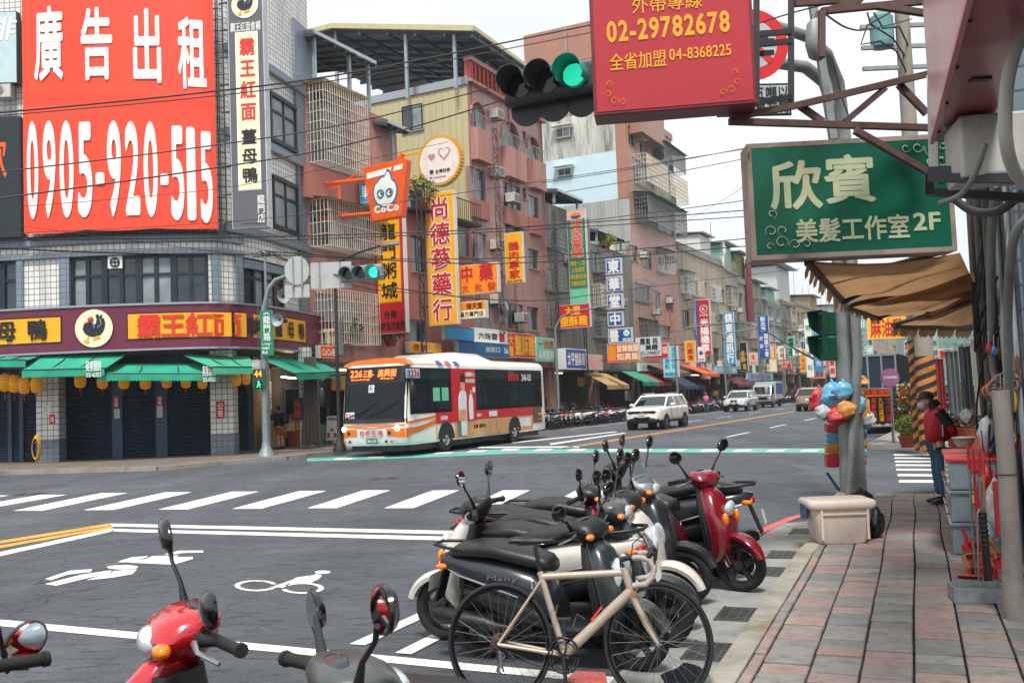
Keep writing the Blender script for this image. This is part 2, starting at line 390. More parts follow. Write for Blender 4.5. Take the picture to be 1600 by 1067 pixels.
def asphalt():
 m=bpy.data.materials.new('asphalt');m.use_nodes=True;N=m.node_tree.nodes;L=m.node_tree.links;bs=N['Principled BSDF']
 ge=N.new('ShaderNodeNewGeometry')
 def noise(sc,det=6,rg=.6,st=None):
  n=N.new('ShaderNodeTexNoise');n.inputs['Scale'].default_value=sc;n.inputs['Detail'].default_value=det;n.inputs['Roughness'].default_value=rg
  if st:
   mp=N.new('ShaderNodeMapping');mp.inputs['Rotation'].default_value=(0,0,st[1]);mp.inputs['Scale'].default_value=st[0];L.new(ge.outputs['Position'],mp.inputs[0]);L.new(mp.outputs[0],n.inputs['Vector'])
  else:L.new(ge.outputs['Position'],n.inputs['Vector'])
  return n.outputs[0]
 def rng(x,a,b,c,d):
  r=N.new('ShaderNodeMapRange');r.inputs[1].default_value=a;r.inputs[2].default_value=b;r.inputs[3].default_value=c;r.inputs[4].default_value=d;L.new(x,r.inputs[0]);return r.outputs[0]
 def mul(a,b):
  k=N.new('ShaderNodeMath');k.operation='MULTIPLY';L.new(a,k.inputs[0]);L.new(b,k.inputs[1]);return k.outputs[0]
 big=rng(noise(.16,4),.3,.7,.72,1.25)
 lane=rng(noise(.9,5,.6,((1,.06,1),-A1)),.3,.7,.76,1.2)
 cross=rng(noise(2.2,6,.65,((.25,1,1),.05)),.3,.75,1.14,.74)
 fine=rng(noise(55,3,.7),.25,.8,.5,1.7)
 vor=N.new('ShaderNodeTexVoronoi');vor.inputs['Scale'].default_value=70;L.new(ge.outputs['Position'],vor.inputs['Vector'])
 sp=rng(vor.outputs['Distance'],0,.28,1.7,1.0)
 dash=rng(noise(9,4,.75,((.4,1.5,1),0)),.52,.64,1,.42);v=mul(mul(mul(mul(big,lane),mul(fine,cross)),sp),dash)
 mx=N.new('ShaderNodeMix');mx.data_type='RGBA';mx.blend_type='MULTIPLY';mx.inputs[0].default_value=1
 mx.inputs[6].default_value=(.094,.106,.122,1);L.new(v,mx.inputs[7])
 wv=N.new('ShaderNodeTexVoronoi');wv.feature='DISTANCE_TO_EDGE';wv.inputs['Scale'].default_value=.55;L.new(ge.outputs['Position'],wv.inputs['Vector'])
 wn=N.new('ShaderNodeTexNoise');wn.inputs['Scale'].default_value=1.2;L.new(ge.outputs['Position'],wn.inputs['Vector'])
 add=N.new('ShaderNodeVectorMath');add.operation='MULTIPLY_ADD';L.new(wn.outputs['Color'],add.inputs[0]);add.inputs[1].default_value=(1.3,1.3,0);L.new(ge.outputs['Position'],add.inputs[2]);L.new(add.outputs[0],wv.inputs['Vector'])
 ck=rng(wv.outputs['Distance'],.002,.012,.7,0)
 gate=rng(noise(.3,2),.5,.6,0,1);ck2=mul(ck,gate)
 m2=N.new('ShaderNodeMix');m2.data_type='RGBA';L.new(ck2,m2.inputs[0]);L.new(mx.outputs[2],m2.inputs[6]);m2.inputs[7].default_value=(.015,.015,.017,1)
 L.new(m2.outputs[2],bs.inputs['Base Color'])
 L.new(rng(noise(1.1,4),.3,.7,.62,.9),bs.inputs['Roughness'])
 bp=N.new('ShaderNodeBump');bp.inputs['Strength'].default_value=1;bp.inputs['Distance'].default_value=.014
 L.new(mul(fine,sp),bp.inputs['Height']);L.new(bp.outputs[0],bs.inputs['Normal']);return m
asph=asphalt()
def paint(name,col,wear=.45):
 """road paint, worn through to the asphalt in speckles"""
 m=M(name,col,.7,0,.1,3,dirt='#3a3d42',dirt_amt=0)
 N=m.node_tree.nodes;L=m.node_tree.links;bs=N['Principled BSDF']
 ge=N.new('ShaderNodeNewGeometry')
 n=N.new('ShaderNodeTexNoise');n.inputs['Scale'].default_value=26;n.inputs['Detail'].default_value=5;n.inputs['Roughness'].default_value=.7;L.new(ge.outputs['Position'],n.inputs['Vector'])
 n2=N.new('ShaderNodeTexNoise');n2.inputs['Scale'].default_value=1.3;n2.inputs['Detail'].default_value=4;L.new(ge.outputs['Position'],n2.inputs['Vector'])
 ad=N.new('ShaderNodeMath');ad.operation='ADD';L.new(n.outputs[0],ad.inputs[0]);L.new(n2.outputs[0],ad.inputs[1])
 mr=N.new('ShaderNodeMapRange');mr.inputs[1].default_value=1.05;mr.inputs[2].default_value=1.25;mr.inputs[4].default_value=wear;L.new(ad.outputs[0],mr.inputs[0])
 src=bs.inputs['Base Color'].links[0].from_socket
 mx=N.new('ShaderNodeMix');mx.data_type='RGBA';L.new(mr.outputs[0],mx.inputs[0]);L.new(src,mx.inputs[6]);mx.inputs[7].default_value=(.07,.075,.082,1);L.new(mx.outputs[2],bs.inputs['Base Color'])
 return m
w_paint=paint('white_road_paint','#dcdbd4',.7);y_paint=paint('yellow_road_paint','#d99a38',.6)
r_paint=paint('red_kerb_paint','#c9605a',.6);t_paint=paint('teal_lane_paint','#5fa99c',.8)
MB().poly([(-2500,-300,-.03),(2500,-300,-.03),(2500,4000,-.03),(-2500,4000,-.03)]).build('ground',concrete,kind='structure',orig=(0,0,-.03))
MB().poly([(-60,-8,0),(60,-8,0),(200,420,0),(-60,420,0)]).build('road',asph,kind='structure',orig=(0,0,0))
def mark(name,pts,mat,z=.005,h=None):
 P=[G(*p)for p in pts];mb=MB();mb.poly([(p.x,p.y,z)for p in P])
 return mb.build(name,mat,kind='structure')
def line(px0,px1,w,mat,name='lane_line',z=.005):
 a,b=G(*px0),G(*px1);d=(b-a).normalized();n=Vector((-d.y,d.x,0))*w/2
 if name=='bay_line':z=.008
 MB().poly([(p.x,p.y,z)for p in(a-n,b-n,b+n,a+n)]).build(name,mat,kind='structure')
BL=[-215,-97,20,130,247,362,480,600,722,845];BY=[802,800,798,797,796,795,794,794,795,796]
TR=[-70,15,105,200,300,405,510,610,718,828,940];TY=[776,774,773,770,769,768,767,766,766,766,767]
for i in range(10):
 mark('crosswalk_stripe',[(BL[i],BY[i]),(BL[i]+46,BY[i]),(TR[i+1],TY[i+1]),(TR[i+1]-42,TY[i+1])],w_paint)
mark('stop_line',[(172,818),(175,822.5),(1010,842),(1010,836)],w_paint)
mark('stop_line',[(172,826),(176,830.5),(1010,853),(1010,846)],w_paint)
mark('lane_line',[(-200,905),(-200,913),(178,830),(172,826)],w_paint)
mark('centre_line',[(-200,877),(-200,882),(175,821),(172,817.6)],y_paint)
mark('centre_line',[(-200,887),(-200,892),(178,825),(174,822)],y_paint)
mark('stop_line',[(-300,940),(-300,950),(1010,1074),(1010,1063)],w_paint)
line((558,1008),(770,911),.13,w_paint,'bay_line');line((630,1022),(820,925),.13,w_paint,'bay_line')
mark('bay_line',[(1085,892),(1085,896),(1147,898),(1147,893)],w_paint);mark('bay_line',[(1100,938),(1098,944),(1150,944),(1152,938)],w_paint)
mark('red_patch',[(900,1050),(880,1067),(950,1072),(945,1052)],r_paint,.009)
def cr(pts):return[(x/2.286,780+y/2.286)for x,y in pts]
def ell_px(cx,cy,rx,ry,n=20,a0=0,a1=2*pi):return[(cx+rx*cos(a0+(a1-a0)*k/n),cy+ry*sin(a0+(a1-a0)*k/n))for k in range(n+(a1-a0<6))]
def ring_px(cx,cy,rx,ry,t,a0,a1,name):
 o=ell_px(cx,cy,rx,ry,14,a0,a1);i=ell_px(cx,cy,rx-t*1.6,ry-t*.42,14,a0,a1)
 mb=MB()
 for k in range(len(o)-1):
  q=[G(*p)for p in cr([o[k],o[k+1],i[k+1],i[k]])];mb.poly([(p.x,p.y,.005)for p in q])
 mb.build(name,w_paint,kind='structure')
for q in([(160,285),(250,255),(330,249),(325,260),(240,270),(182,290)],[(160,303),(290,270),(395,254),(402,262),(310,283),(200,309)],[(308,290),(410,256),(490,250),(472,268),(405,280)],ell_px(437,243,57,8),[(357,236),(440,226),(620,234),(690,213),(688,206),(630,207),(640,200),(545,203),(520,214),(400,230)],[(418,224),(470,208),(528,203),(522,209),(455,225)],[(585,197),(640,184),(725,183),(727,191),
(660,
193),
(620,
199)]):
 mark('motorcycle_pictogram',cr(q),w_paint)
ring_px(915,309,78,20,12,.3,6.0,'bicycle_pictogram');ring_px(1080,318,78,20,12,-2.6,2.9,'bicycle_pictogram')
for q in([(975,312),(1040,290),(1060,280),(1120,272),(1128,266),(1150,272),(1140,284),(1112,298),(1040,302),(1010,318)],ell_px(1153,261,28,6)):
 mark('bicycle_pictogram',cr(q),w_paint)
for pts,zz in(([(470,748),(640,743),(690,752),(490,759)],.003),([(900,722),(1180,716),(1270,735),(980,748)],.003)):
 mark('asphalt_patch',pts,M('patch_asphalt','#474a4f',.85,0,.3,30,bump=.4),zz)
for(x,y,lab)in((46,772,'round iron manhole cover left of the crosswalk'),(600,748,'round iron manhole cover in the middle of the junction'),(1020,728,'round manhole cover before the teal band')):
 P=G(x,y);t=E('manhole_cover',lab,'manhole cover',Matrix.Translation(P));MB(WM[t.name]).lathe([(0,.008),(.33,.008),(.35,.006),(.35,0)],n=28).build('lid',M('iron_lid','#4a4845',.6,.5,.2,9),t)
 mb=MB(WM[t.name]);[mb.torus((0,0,.009),.07*k,.006,'Z',24,4)for k in range(1,5)];mb.build('relief',M('iron_lid','#4a4845'),t)
mark('cycle_lane_band',[(480,721),(480,716),(640,710),(780,702),(1300,700.5),(1300,708),(1000,707),(800,709),(640,716)],t_paint,.008)
for x in range(520,1290,52):
 y=718.5-(x-480)*.06 if x<780 else 701.5+(x-780)*.0035
 y2=y+(2.6 if x<700 else 3.2);mark('cycle_band_dash',[(x,y2),(x+26,y2-.4),(x+34,y-.2),(x+8,y)],w_paint,.012)
mark('stop_line',[(745,700),(750,698),(905,697),(905,699.5)],w_paint)
for v in(-12.28,-12.55):
 MB(LF.M).poly([(-27.0,v-.07,.005),(300,v-.07,.005),(300,v+.07,.005),(-27.0,v+.07,.005)]).build('centre_line',y_paint,kind='structure')
mark('lane_line',[(858,693),(862,695),(978,677),(975,676)],w_paint)
mark('lane_line',[(800,691),(800,692.5),(965,675),(962,674)],w_paint)
for v,us in((-9.6,[-3.6,3.2,12,21,30,40,52]),(-16.5,[-21.5,-14,-5.5,3,12,21,30,42]),(-5.6,[])):
 for u in us:MB(LF.M).poly([(u,v-.07,.005),(u+3.6,v-.07,.005),(u+3.6,v+.07,.005),(u,v+.07,.005)]).build('lane_dash',w_paint,kind='structure')
for v in(-5.3,-20.2):MB(LF.M).poly([(-10,v-.06,.005),(220,v-.06,.005),(220,v+.06,.005),(-10,v+.06,.005)]).build('edge_line',w_paint,kind='structure')
for y,h,xl in((709.5,2.2,1397),(714.6,2,1398),(719.8,2.4,1399),(725.4,2.6,1400),(732.2,3,1401),(740.6,3.4,1403),(750,4,1405)):
 mark('crosswalk_stripe',[(xl,y),(xl-1,y+h),(1660,y+h+1.5),(1660,y+1.5)],w_paint)
moss_c=M('mossy_concrete','#918d83',.9,0,.3,2.2,bump=.9,dirt='#6a5a1c',dirt_amt=.9)
gut_c=M('gutter_concrete','#8c8d8a',.85,0,.2,3,bump=.4,dirt='#4a4a45',dirt_amt=.6)
joint=M('joint_sand','#25241f',.95,0,.3,6,bump=.5,dirt='#5f5a28',dirt_amt=.5)
kerb_line=[(-3.0,0),(4.3,0),(5.3,-.06),(6.6,-.16),(8,-.3),(9.0,-.35),(9.9,-.75),(10.4,-1.5),(10.7,-2.6),(11.1,-4.5),(11.6,-8)]
sw=MB(KF.M);base=[(u,v-.02,.062)for u,v in kerb_line]+[(-3,-8,.062)]
sw.poly(base);walk=sw.build('pavement',joint,kind='structure',recalc=False)
if walk.data.polygons[0].normal.z<0:walk.data.flip_normals()
def resample(line_,step):
 pts=[Vector((a,b,0))for a,b in line_];out=[pts[0]];acc=0;cur=pts[0];i=1
 while i<len(pts):
  d=(pts[i]-cur).length
  if acc+d>=step:cur=cur+(pts[i]-cur)*((step-acc)/d);out.append(cur);acc=0
  else:acc+=d;cur=pts[i];i+=1
 out.append(pts[-1]);return out
ks=resample(kerb_line,.6)
for a,b in zip(ks[:-1],ks[1:]):
 if(b-a).length<.2:continue
 d=(b-a).normalized();ang=atan2(d.y,d.x);mid=(a+b)/2
 low=.1 if a.x<5.5 else max(.035,.1-(a.x-5.5)*.03)
 mb=MB(KF.M@Matrix.Translation((mid.x,mid.y,0))@Matrix.Rotation(ang,4,'Z'));L_=(b-a).length/2-.004
 mb.box(-L_,L_,-.16,0,0,low+random.uniform(-.004,.004));mb.build('kerb_stone',moss_c,walk,bevel=.012)
pav=M('paver_concrete','#8a8a85',.8,0,.13,14,bump=.5,dirt='#4a4741',dirt_amt=.5,tint=['#83807c','#957f79','#7d7c79','#8f7a75','#878480','#907f79','#777876','#9a857d'])
cols=[-.165,-.245,-.525,-.80,-1.08,-1.355,-1.63,-1.91,-2.19]
def pav_h(u):return .1 if u<5.5 else max(.068,.1-(u-5.5)*.008)
cells=[]
for ci in range(len(cols)-1):
 a,b=cols[ci+1],cols[ci];u=-2.0+random.uniform(0,.1)
 while u<10.6:
  d=.195 if ci else .39
  lim=9.6 if ci<2 else 10.1 if ci<5 else 10.4
  if u+d<lim:cells.append((u,u+d,a,b))
  u+=d
cells.sort(key=lambda c:abs((c[0]+.1)-0.0)if c[0]<0 else c[0])
vis=[c for c in cells if c[0]>-.45][:298];rest=[c for c in cells if c not in vis]
def wob(u,v):return .018*sin(u*1.7+v)*(u/10)
pm={}
for(u0,u1,v0,v1)in vis:
 k=(round(u1-u0,2),round(v1-v0,2),random.randint(0,2))
 if k not in pm:
  mb=MB();w,h=(u1-u0)/2-.011,(v1-v0)/2-.007;mb.box(-w,w,-h,h,-.045,0)
  o=mb.build('paver',pav,walk,bevel=.006,seg=1,local=True);pm[k]=o.data;new=o
 else:
  new=bpy.data.objects.new('paver',pm[k]);COL.objects.link(new);kid(new,walk)
 uc,vc=(u0+u1)/2,(v0+v1)/2
 new.matrix_basis=wm(walk).inverted()@KF.M@Matrix.Translation((uc,vc+wob(uc,vc),pav_h(uc)+random.uniform(-.004,.004)))@Matrix.Rotation(random.uniform(-.012,.012),4,'X')@Matrix.Rotation(random.uniform(-.012,.012),4,'Y')@Matrix.Rotation(random.uniform(-.006,.006),4,'Z')
mb=MB(KF.M)
for(u0,u1,v0,v1)in rest:
 o_=wob((u0+u1)/2,(v0+v1)/2);z=pav_h(u0)+random.uniform(-.003,.003);mb.box(u0+.004,u1-.004,v0+.006+o_,v1-.006+o_,.05,z)
mb.build('farther_pavers',pav,walk,kind='stuff')
mb=MB(KF.M);mb.box(9.75,10.7,-5.5,-2.25,.04,.075);mb.box(-2,9.7,-2.22,-5,.04,.09);mb.build('shop_floor',concrete,walk)
gut=MB(KF.M).poly([(-3,0,.006),(4.5,0,.006),(6.6,-.14,.006),(7.2,.1,.006),(6.9,.5,.006),(5.2,.62,.006),(-3,.6,.006)]).build('gutter_strip',gut_c,kind='structure')
grate_m=M('grate_steel','#6d6f70',.5,.6,.2,8,dirt='#3b2b22',dirt_amt=.5);pit=M('drain_pit','#08090a',.9)
for i,(u,v,lab)in enumerate(((.65,.16,'steel drain grate in the gutter beside the bicycle front wheel'),(1.75,.16,'steel drain grate in the gutter under the maroon scooter wheel'),(3.55,.17,'steel drain grate on the gutter left of the storage tub'),(4.5,.17,'steel drain grate in the gutter right before the tub corner'),(6.2,.14,'steel drain grate farthest along the gutter, behind the tub'))):
 T=KF.at(u,v);t=E('drain_grate',lab,'drain grate',T,'drain grates in the gutter')
 MB(T).poly([(-.22,-.14,.009),(.22,-.14,.009),(.22,.14,.009),(-.22,.14,.009)]).build('pit',pit,t)
 mb=MB(T)
 for k in range(10):mb.box(-.22+k*.0475,-.208+k*.0475,-.14,.14,.0,.016)
 for k in range(5):mb.box(-.22,.222,-.14+k*.068,-.132+k*.068,.0,.014)
 mb.build('bars',grate_m,t);MB(T).box(-.235,.235,-.155,-.14,0,.02).box(-.235,.235,.14,.155,0,.02).build('frame',grate_m,t)
red=[(3.8,.62),(5.2,.72),(6.3,.62),(7.4,.42),(8.6,.0),(9.6,-.2),(10.2,-.62),(10.55,-1.5),(10.85,-2.6),(11.2,-4.5),(11.7,-8)]
rr=resample(red,.4);mb=MB(KF.M)
for i in range(len(rr)-1):
 d=(rr[i+1]-rr[i]).normalized();n=Vector((-d.y,d.x,0))*.07;j=min(i+2,len(rr)-1);d2=(rr[j]-rr[i+1]);n2=Vector((-d2.y,d2.x,0)).normalized()*.07 if d2.length>0 else n
 mb.poly([(rr[i]-n)+Vector((0,0,.01)),(rr[i+1]-n2)+Vector((0,0,.01)),(rr[i+1]+n2)+Vector((0,0,.01)),(rr[i]+n)+Vector((0,0,.01))])
mb.build('red_line',r_paint,kind='structure')
MB(KF.M).poly([(4.4,.05,.01),(6.4,.3,.01),(7.1,.0,.01),(8.3,-.25,.01),(8,-.35,.01),(5.3,-.08,.01)]).build('apron',moss_c,kind='structure')
MB(KF.M).poly([(.05+(.26+.06*sin(3*a))*cos(a),.2+.13*sin(a)+.02*sin(5*a),.013)for a in[k*pi/14 for k in range(28)]]).build('puddle',M('puddle_water','#20262a',.03,0,.1,2,spec=1),kind='structure')
def slab(name,pts,h,mat,step=.9,kname='kerb_stone',kmat=None,pieces=True):
 P=[Vector((p[0],p[1],0))for p in pts]
 mb=MB();mb.prism([(p.x,p.y)for p in P],0,h,'xy');return mb.build(name,mat,kind='structure')
kl=[G(-500,757),G(0,742),G(250,735),G(400,722),G(450,718),G(530,709)];kl=[(p.x,p.y)for p in kl]
kl+=[tuple(LF.w(-21,-2.6)[:2]),tuple(LF.w(260,-2.6)[:2]),tuple(LF.w(260,14)[:2]),tuple(LF.w(-20,14)[:2]),(-60,60)]
tile_pav=M('far_paving','#6d6258',.85,0,.2,2,bump=.3,dirt='#3b2d2a',dirt_amt=.4)
slab('far_pavement',kl,.12,tile_pav)
kp=resample([kl[i]for i in range(7)],1.0);mb=MB()
fk=MB()
for a,b in zip(kp[:-1],kp[1:]):
 fk.bar((a.x,a.y,.066),(b.x-(b.x-a.x)*.01,b.y-(b.y-a.y)*.01,.066),.16,.135)
fk.build('far_kerb',concrete,kind='structure')
MB(LF.M).box(-21,260,-2.72,-2.6,0,.135).build('far_kerb',concrete,kind='structure')
rp=[G(1352,704),G(1500,700)];rp=[LF.w(-29.5,-22.4),LF.w(260,-22.4),LF.w(260,-48),LF.w(-29.5,-48)]
slab('right_pavement',[tuple(p[:2])for p in rp],.12,concrete)
MB(LF.M).box(-29,260,-22.4,-22.27,0,.13).build('right_kerb',concrete,kind='structure')
MB(LF.M).poly([(-29.0,-22.2,.006),(-24.5,-22.2,.006),(-24.5,-22.05,.006),(-29.0,-22.05,.006)]).build('red_line',r_paint,kind='structure')
# ================================================================ corner building with the rounded front
_cpx=[(-330,34.6),(-160,34.4),(0,34.1),(100,33.85),(190,33.8),(330,34.2),(387,35.4),(440,37.6),(495,41.0)]
_pts=[Vector((tan_*y,y,0))for(px,y)in _cpx for tan_ in[math.tan(AZ(px,560))]]
CBP=[]
for i in range(len(_pts)-1):
 p0,p1,p2,p3=_pts[max(i-1,0)],_pts[i],_pts[i+1],_pts[min(i+2,len(_pts)-1)]
 for k in range(12):
  t=k/12;CBP.append(.5*((2*p1)+(p2-p0)*t+(2*p0-5*p1+4*p2-p3)*t*t+(-p0+3*p1-3*p2+p3)*t**3))
CBP.append(_pts[-1]);CBS=[0]
for a,b in zip(CBP[:-1],CBP[1:]):CBS.append(CBS[-1]+(b-a).length)
SMAX=CBS[-1]
def cb(s,off=0.0):
 import bisect
 s_=min(max(s,0),SMAX-1e-6);i=min(bisect.bisect_right(CBS,s_)-1,len(CBP)-2)
 t=(s_-CBS[i])/(CBS[i+1]-CBS[i])
 def tn(j):a,b=CBP[max(j-1,0)],CBP[min(j+1,len(CBP)-1)];return(b-a).normalized()
 d=tn(i).lerp(tn(i+1),t).normalized();n=Vector((d.y,-d.x,0));P=CBP[i].lerp(CBP[i+1],t)+d*(s-s_)
 return P+n*off,d,n
def cbs(px,py,off=0.0):
 d=ray(px,py);a=atan2(d.x,d.y);lo,hi=-3,SMAX+3
 for _ in range(40):
  m=(lo+hi)/2;P=cb(m,off)[0]
  if atan2(P.x,P.y)<a:lo=m
  else:hi=m
 P=cb(lo,off)[0];h=sqrt(P.x**2+P.y**2)/sqrt(d.x**2+d.y**2);return lo,CAM_H+d.z*h
def strip(mb,s0,s1,z0,z1,o0,o1,n=None):
 """curved slab between outward offsets o0 < o1"""
 n=n or max(1,int((s1-s0)/.6)+1)
 v=[];
 for k in range(n+1):
  s=s0+(s1-s0)*k/n;a=cb(s,o0)[0];b=cb(s,o1)[0]
  v+=[(a.x,a.y,z0),(b.x,b.y,z0),(b.x,b.y,z1),(a.x,a.y,z1)]
 f=[];uv=[]
 for k in range(n):
  S0=s0+(s1-s0)*k/n;S1=s0+(s1-s0)*(k+1)/n;i=4*k;j=i+4
  f+=[(i+1,j+1,j+2,i+2),(i+2,j+2,j+3,i+3),(i,i+1,i+2,i+3)if k==0 else None,(i,j,j+1,i+1),(i,i+3,j+3,j)]
  uv+=[[(S0,z0),(S1,z0),(S1,z1),(S0,z1)],[(S0,0),(S1,0),(S1,.2),(S0,.2)],[(0,z0),(.2,z0),(.2,z1),(0,z1)]if k==0 else None,[(S0,0),(S1,0),(S1,.2),(S0,.2)],[(S0,z0),(S0,z1),(S1,z1),(S1,z0)]]
 f.append((4*n+3,4*n+2,4*n+1,4*n));uv.append([(0,z1),(.2,z1),(.2,z0),(0,z0)])
 fu=[(a,b)for a,b in zip(f,uv)if a is not None]
 mb.add(v,[a for a,_ in fu],[b for _,b in fu]);return mb
wt=M_tile('white_wall_tile','#deded9','#7c8184',.21,.21,mort=.016)
bt=M_tile('blue_grey_wall_tile','#778692','#55606a',.21,.21,mort=.015)
frame_dk=M('dark_window_frame','#1c2a38',.45,.2,.1,4)
shut_m=M('navy_shutter','#1b2c40',.45,.3,.15,2,dirt='#0f161e',dirt_amt=.5)
P0=cb(SMAX*.55)[0]
CBM=Matrix.Translation((P0.x,P0.y,0))
cbd=E('corner_building','white and blue-grey tiled corner building with a rounded front and dark shuttered ground floor','building',CBM)
z_ft=cbs(190,480)[1];z_fb=cbs(190,547)[1]
sA=-1.0;sE=SMAX
def spx(px,py=440):return cbs(px,py)[0]
def zpx(px,py):return cbs(px,py)[1]
zw0,zw1=zpx(200,479),zpx(200,399);zb1,zb2,zb3=zpx(200,392),zpx(200,379),zpx(200,365)
ZT=21.0
def T_I():return MB(I4)
wm_=T_I();wb=T_I()
wins2=[(-330+20,-250),(-240,-60),(-50,27),(110,326),(379,445)]
pil=[(27,38),(94,110),(331,344),(367,378)]
solid=[(-400,-310),(-250,-240),(-60,-50),(27,110),(326,379),(445,495)]
for a,b in solid:strip(wm_,spx(a),spx(b)if b<495 else sE,z_ft-.3,zw1,-.35,0)
for a,b in wins2:strip(wm_,spx(a),spx(b),z_ft-.3,zw0,-.35,-.01)
strip(wm_,sA,sE,zw1,ZT,-.35,0)
wm_.build('wall',wt,cbd)
for a,b in pil:strip(wb,spx(a),spx(b),zw0-.1,zw1-.002,-.1,.09)
strip(wb,sA,spx(378),zw1,zb1,-.05,.12);strip(wb,sA,spx(378),zb2,zb3,-.05,.14)
strip(wb,spx(380),sE,zw1-.4,zw1-.1,-.05,.12)
wb.build('blue_tile_band',bt,cbd)
def cwin(px0,px1,z0,z1,cols_,split=.62,parent=cbd,off=-.12):
 s0,s1=spx(px0),spx(px1);f=T_I()
 strip(f,s0,s1,z0,z0+.1,off-.06,off+.06);strip(f,s0,s1,z1-.1,z1,off-.06,off+.06)
 zs=z0+(z1-z0)*split;strip(f,s0,s1,zs-.05,zs+.05,off-.05,off+.05)
 for k in range(cols_+1):
  s=s0+(s1-s0)*k/cols_;w=.07 if k%2 else .11;strip(f,max(s0,s-w),min(s1,s+w),z0,z1,off-.06,off+.07,1)
 w_=f.build('window',frame_dk,parent)
 for k in range(cols_):
  a=s0+(s1-s0)*k/cols_+.06;b=s0+(s1-s0)*(k+1)/cols_-.06
  g=T_I();strip(g,a,b,z0+.08,zs-.04,off-.03,off-.01,1);strip(g,a,b,zs+.04,z1-.08,off-.03,off-.01,1)
  g.build('pane',curtain if(k*7+cols_)%5 in(1,3)else glass_w,w_)
for(a,b),c in zip(wins2,(2,5,3,8,4)):cwin(a,b,zw0,zw1,c)
t_s,t_z=cbs(180,410);p_,d_,n_=cb(t_s,-.05)
fan=MB(Matrix.Translation((p_.x,p_.y,t_z))@Matrix.Rotation(atan2(d_.y,d_.x),4,'Z'))
fan.box(-.25,.25,-.08,.05,-.22,.22);fo=fan.build('exhaust_fan',white_p,cbd)
fan2=MB(fan.T).torus((0,-.1,0),.15,.03,'Y',16,6).box(-.14,.14,-.1,-.085,-.025,.025).box(-.025,.025,-.1,-.085,-.14,.14);fan2.build('grille',steel_dark,fo)
for(x0,y0,x1,y1)in((422,150,458,214),(426,280,461,350),(386,150,402,214)):
 s0=spx(x0,(y0+y1)/2);s1=spx(x1,(y0+y1)/2);z0,z1=zpx(x0,y1),zpx(x0,y0);mb=T_I()
 strip(mb,s0-.12,s1+.12,z0-.15,z0,0,.14);strip(mb,s0-.12,s1+.12,z1,z1+.15,0,.14);strip(mb,s0-.1,s0,z0,z1,0,.12,1);strip(mb,s1,s1+.1,z0,z1,0,.12,1)
 w_=mb.build('window',frame_dk,cbd);g=T_I();strip(g,s0,s1,z0,z1,.005,.03);g.build('pane',curtain,w_)
 g=T_I();sm=(s0+s1)/2;strip(g,sm-.05,sm+.05,z0,z1,.03,.08,1);strip(g,s0,s1,(z0+z1*2)/3-.05,(z0+z1*2)/3+.05,.03,.08);g.build('frame',frame_dk,w_)
mb=T_I();
for y in(118,236,372):z=zpx(440,y);strip(mb,spx(350,y),sE+.3,z-.3,z,0,.22)
strip(mb,spx(460,200),sE+.1,z_ft,ZT-3.0,0,.12);mb.build('blue_tile_band',bt,cbd)
pe,de,ne=cb(sE);mb=T_I();mb.add([(pe.x,pe.y,3.6),(pe.x-9,pe.y+7,3.6),(pe.x-9,pe.y+7,ZT),(pe.x,pe.y,ZT)],[(0,1,2,3)],[[(0,3.6),(11,3.6),(11,ZT),(0,ZT)]]);mb.build('wall',wt,cbd)
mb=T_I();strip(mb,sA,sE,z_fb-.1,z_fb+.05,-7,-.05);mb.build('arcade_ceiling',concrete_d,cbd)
mb=T_I();strip(mb,sA,spx(388),.12,z_fb,-2.6,-2.4);mb.build('back_wall',M('back_wall','#4b5560',.7,0,.3,1.5),cbd)
cz=zpx(470,25);mb=T_I()
s0=spx(390,20);mb2=T_I();strip(mb2,s0,sE+.6,zpx(450,62),ZT+.0,-.3,-.1)
def ribbed_plane(mb,a,b,c,d):mb.add([a,b,c,d],[(0,1,2,3)],[[(0,0),((Vector(b)-Vector(a)).length,0),((Vector(b)-Vector(a)).length,(Vector(d)-Vector(a)).length),(0,(Vector(d)-Vector(a)).length)]])
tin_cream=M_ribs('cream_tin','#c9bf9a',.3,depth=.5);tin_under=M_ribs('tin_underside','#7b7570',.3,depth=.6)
maroon=M('maroon_sign','#6b2440',.4,0,.08,2,dirt='#43182a',dirt_amt=.3);yel=M('sign_yellow','#f2a90f',.45,0,.05,3)
cream=M('sign_cream','#e9dfbd',.5,0,.05,3);ink=M('ink_black','#151618',.5,0,.05,3);redp=M('sign_red','#d8311f',.45,0,.05,3);whitep=M('sign_white','#e8e8e4',.45,0,.04,3,dirt='#a8a49a',dirt_amt=.3)
fs=E('shop_fascia_sign','long curved maroon and yellow shop sign with a black duck above the teal awnings','shop sign',Matrix.Translation(cb(spx(190))[0]+Vector((0,0,z_fb))))
mb=T_I();s1f=cbs(388,520)[0];strip(mb,sA,s1f,z_fb,z_ft,.0,.42);mb.build('sign_box',maroon,fs)
mb=T_I();strip(mb,s1f+.03,sE-.1,z_fb,z_ft,.0,.40);mb.build('sign_box',maroon,fs)
mb=T_I();strip(mb,sA,sE-.1,z_ft,z_ft+.07,.0,.47);strip(mb,sA,sE-.1,z_fb-.07,z_fb,.0,.47);strip(mb,s1f,s1f+.03,z_fb,z_ft,0,.45);mb.build('metal_trim',alu,fs)
